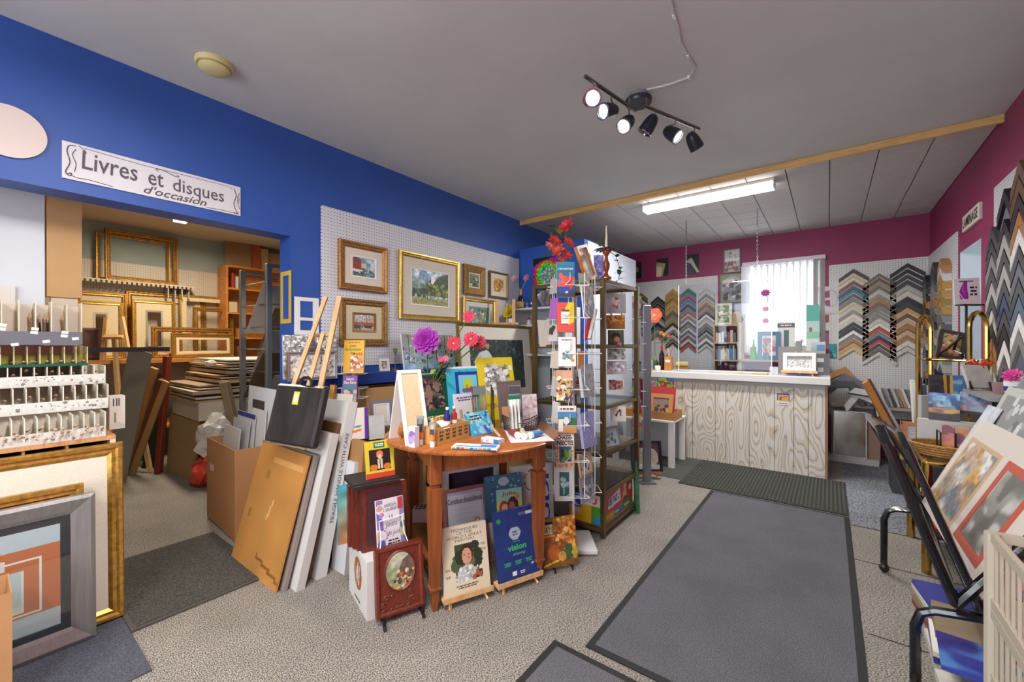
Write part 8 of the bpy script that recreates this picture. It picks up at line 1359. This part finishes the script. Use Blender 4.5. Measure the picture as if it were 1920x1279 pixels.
win(-.48, -.02, .05, .43, 'abstract_print', [('g', '#b9b4ac', '#8f9498'), ('m', '#d9a23f', 3, .9), ('m', '#dcd9d3', 4, .9), ('m', '#6a6f78', 5, .7), ('m', '#b58a6a', 6, .6), ('n', .15, 20)], 5, .02, M('#c4a782', .5)); win(.06, .40, .05, .43, 'mist_print', [('g', '#a9aba6', '#6a665e'), ('m', '#c3c4bf', 4, .9), ('m', '#55534e', 5, .7)], 6, .035, M('#b5543f', .6))
prt(.03, 2.45, .9, .50, 23, 'pink bordered mat behind the large cream mat', M('#b58a86', .7)); prt(.06, 2.66, 1.0, .70, 21, 'clear wrapped grey print standing tall in the rack', M('#a9a9a6', .3), [('r', 0, 0, 1, 1, '#b9b8b4'), ('r', .05, .5, .95, .93, '#8a8a88'), ('b', 60, .05, .5, .95, .93, .02, .05, ['#a9a9a7', '#6f6f6d', '#d0d0ce']), ('r', 0, .43, 1, .46, '#4a4844')])
for k in range(6):
    q = prt(.09 + .012 * k, 2.62 + .02 * (k % 2), 1.0, .74 + .012 * k, 20, '%s plastic sleeved print behind the tall grey print' % ORD[k], M(('#c9c9c9', '#a3a3a1', '#d6d4d0', '#8f8f8d', '#bcbab6', '#a8a8a8')[k], .3)); q['group'] = 'plastic sleeved prints at the back of the rack'
    MB().box(-.5, -.003, .0, .5, -.001, .74 + .012 * k + .008).build('plastic_sleeve', PLASTIC, q)
prt(.015, 3.14, .2, .60, 24, 'narrow white sheet in plastic at the far end of the rack', M('#d3d6db', .2, 0, .15, 14, .5))
# stacks of art magazines on the floor under the rack
def stack(x, y, n, w_, d_, rz, lbs):
    z = .003
    for k in range(n):
        t = R.uniform(.016, .03); c = ('#c9c4b8', '#8a7a62', '#d6d1c8', '#3a3f8c', '#b5b0a4', '#7a3a2c', '#d9d6ce')[(k * 3 + n) % 7]
        o = MB().box(-w_ / 2, -d_ / 2, 0, w_ / 2, d_ / 2, t - .003).box(-w_ / 2, -d_ / 2, t - .0025, w_ / 2, d_ / 2, t).build('art_magazine', M(c, .5)); o.location = (x + R.uniform(-.012, .012), y + R.uniform(-.012, .012), z); o.rotation_euler = (0, 0, rz + R.uniform(-.07, .07)); z += t + .0008
        if k == n - 1 and lbs[1]: me = artmesh(w_, d_, lbs[1], 3, 40); link('cover_print', me, o, (0, -d_ / 2, t + .0006), (-math.pi / 2, 0, 0)); o.children[0].scale = (1, 1, -1)
        tag(o, '%s from the bottom in the %s' % (ORD[k], lbs[0]), 'magazine', lbs[0])
stack(.50, 2.78, 5, .3, .24, .1, ('far stack of magazines under the print rack', [('g', '#cfcac0', '#c4bfb4'), ('r', 0, .2, 1, .3, '#c05a3a'), ('r', 0, .1, 1, .14, '#5a7a72')])); stack(.49, 2.36, 8, .32, .26, -.05, ('middle stack of magazines under the print rack', [('g', '#2f3f9a', '#3a2f7a'), ('m', '#5a9ad0', 4, .7), ('b', 10, .4, .2, .9, .8, .05, .1, ['#c9403a', '#3a9a4a', '#d9963a'])])); stack(.47, 1.98, 6, .34, .28, .08, ('near stack of magazines under the print rack', [('g', '#d6d1c6', '#cbc5b8'), ('r', .1, .3, .3, .7, '#b56a5a'), ('r', .35, .25, .5, .7, '#2f5a3c'), ('r', .6, .3, .95, .7, '#3a3836'), ('r', 0, .82, 1, .9, '#a9b0ac')]))
# white slatted basket stand at the right edge
WP = M('#b0a694', .5); ws2 = empty('slatted_stand', (.6, 1.36, 0)); tag(ws2, 'cream painted slatted basket stand at the bottom right corner', 'stand')
for x in (-.255, .22):
    for y in (-.3, .29): MB().tube([(x, y, .002), (x, y, .80)], .016, 8).build('post', WP, ws2, True)
for z in (.42, .62):
    for x in (-.255, .22):
        for zz in (0, .17): MB().box(x - .006, -.3, z + zz - .012, x + .006, .29, z + zz + .012).build('rail', WP, ws2)
        for k in range(14): MB().box(x - .003, -.28 + k * .041, z, x + .003, -.272 + k * .041, z + .17).build('slat', WP, ws2)
    for y in (-.3, .29):
        for zz in (0, .17): MB().box(-.25, y - .006, z + zz - .012, .215, y + .006, z + zz + .012).build('rail', WP, ws2)
        for k in range(11): MB().box(-.23 + k * .042, y - .003, z, -.222 + k * .042, y + .003, z + .17).build('slat', WP, ws2)
    MB().box(-.25, -.3, z - .012, .215, .29, z - .004).build('tier_floor', WP, ws2)
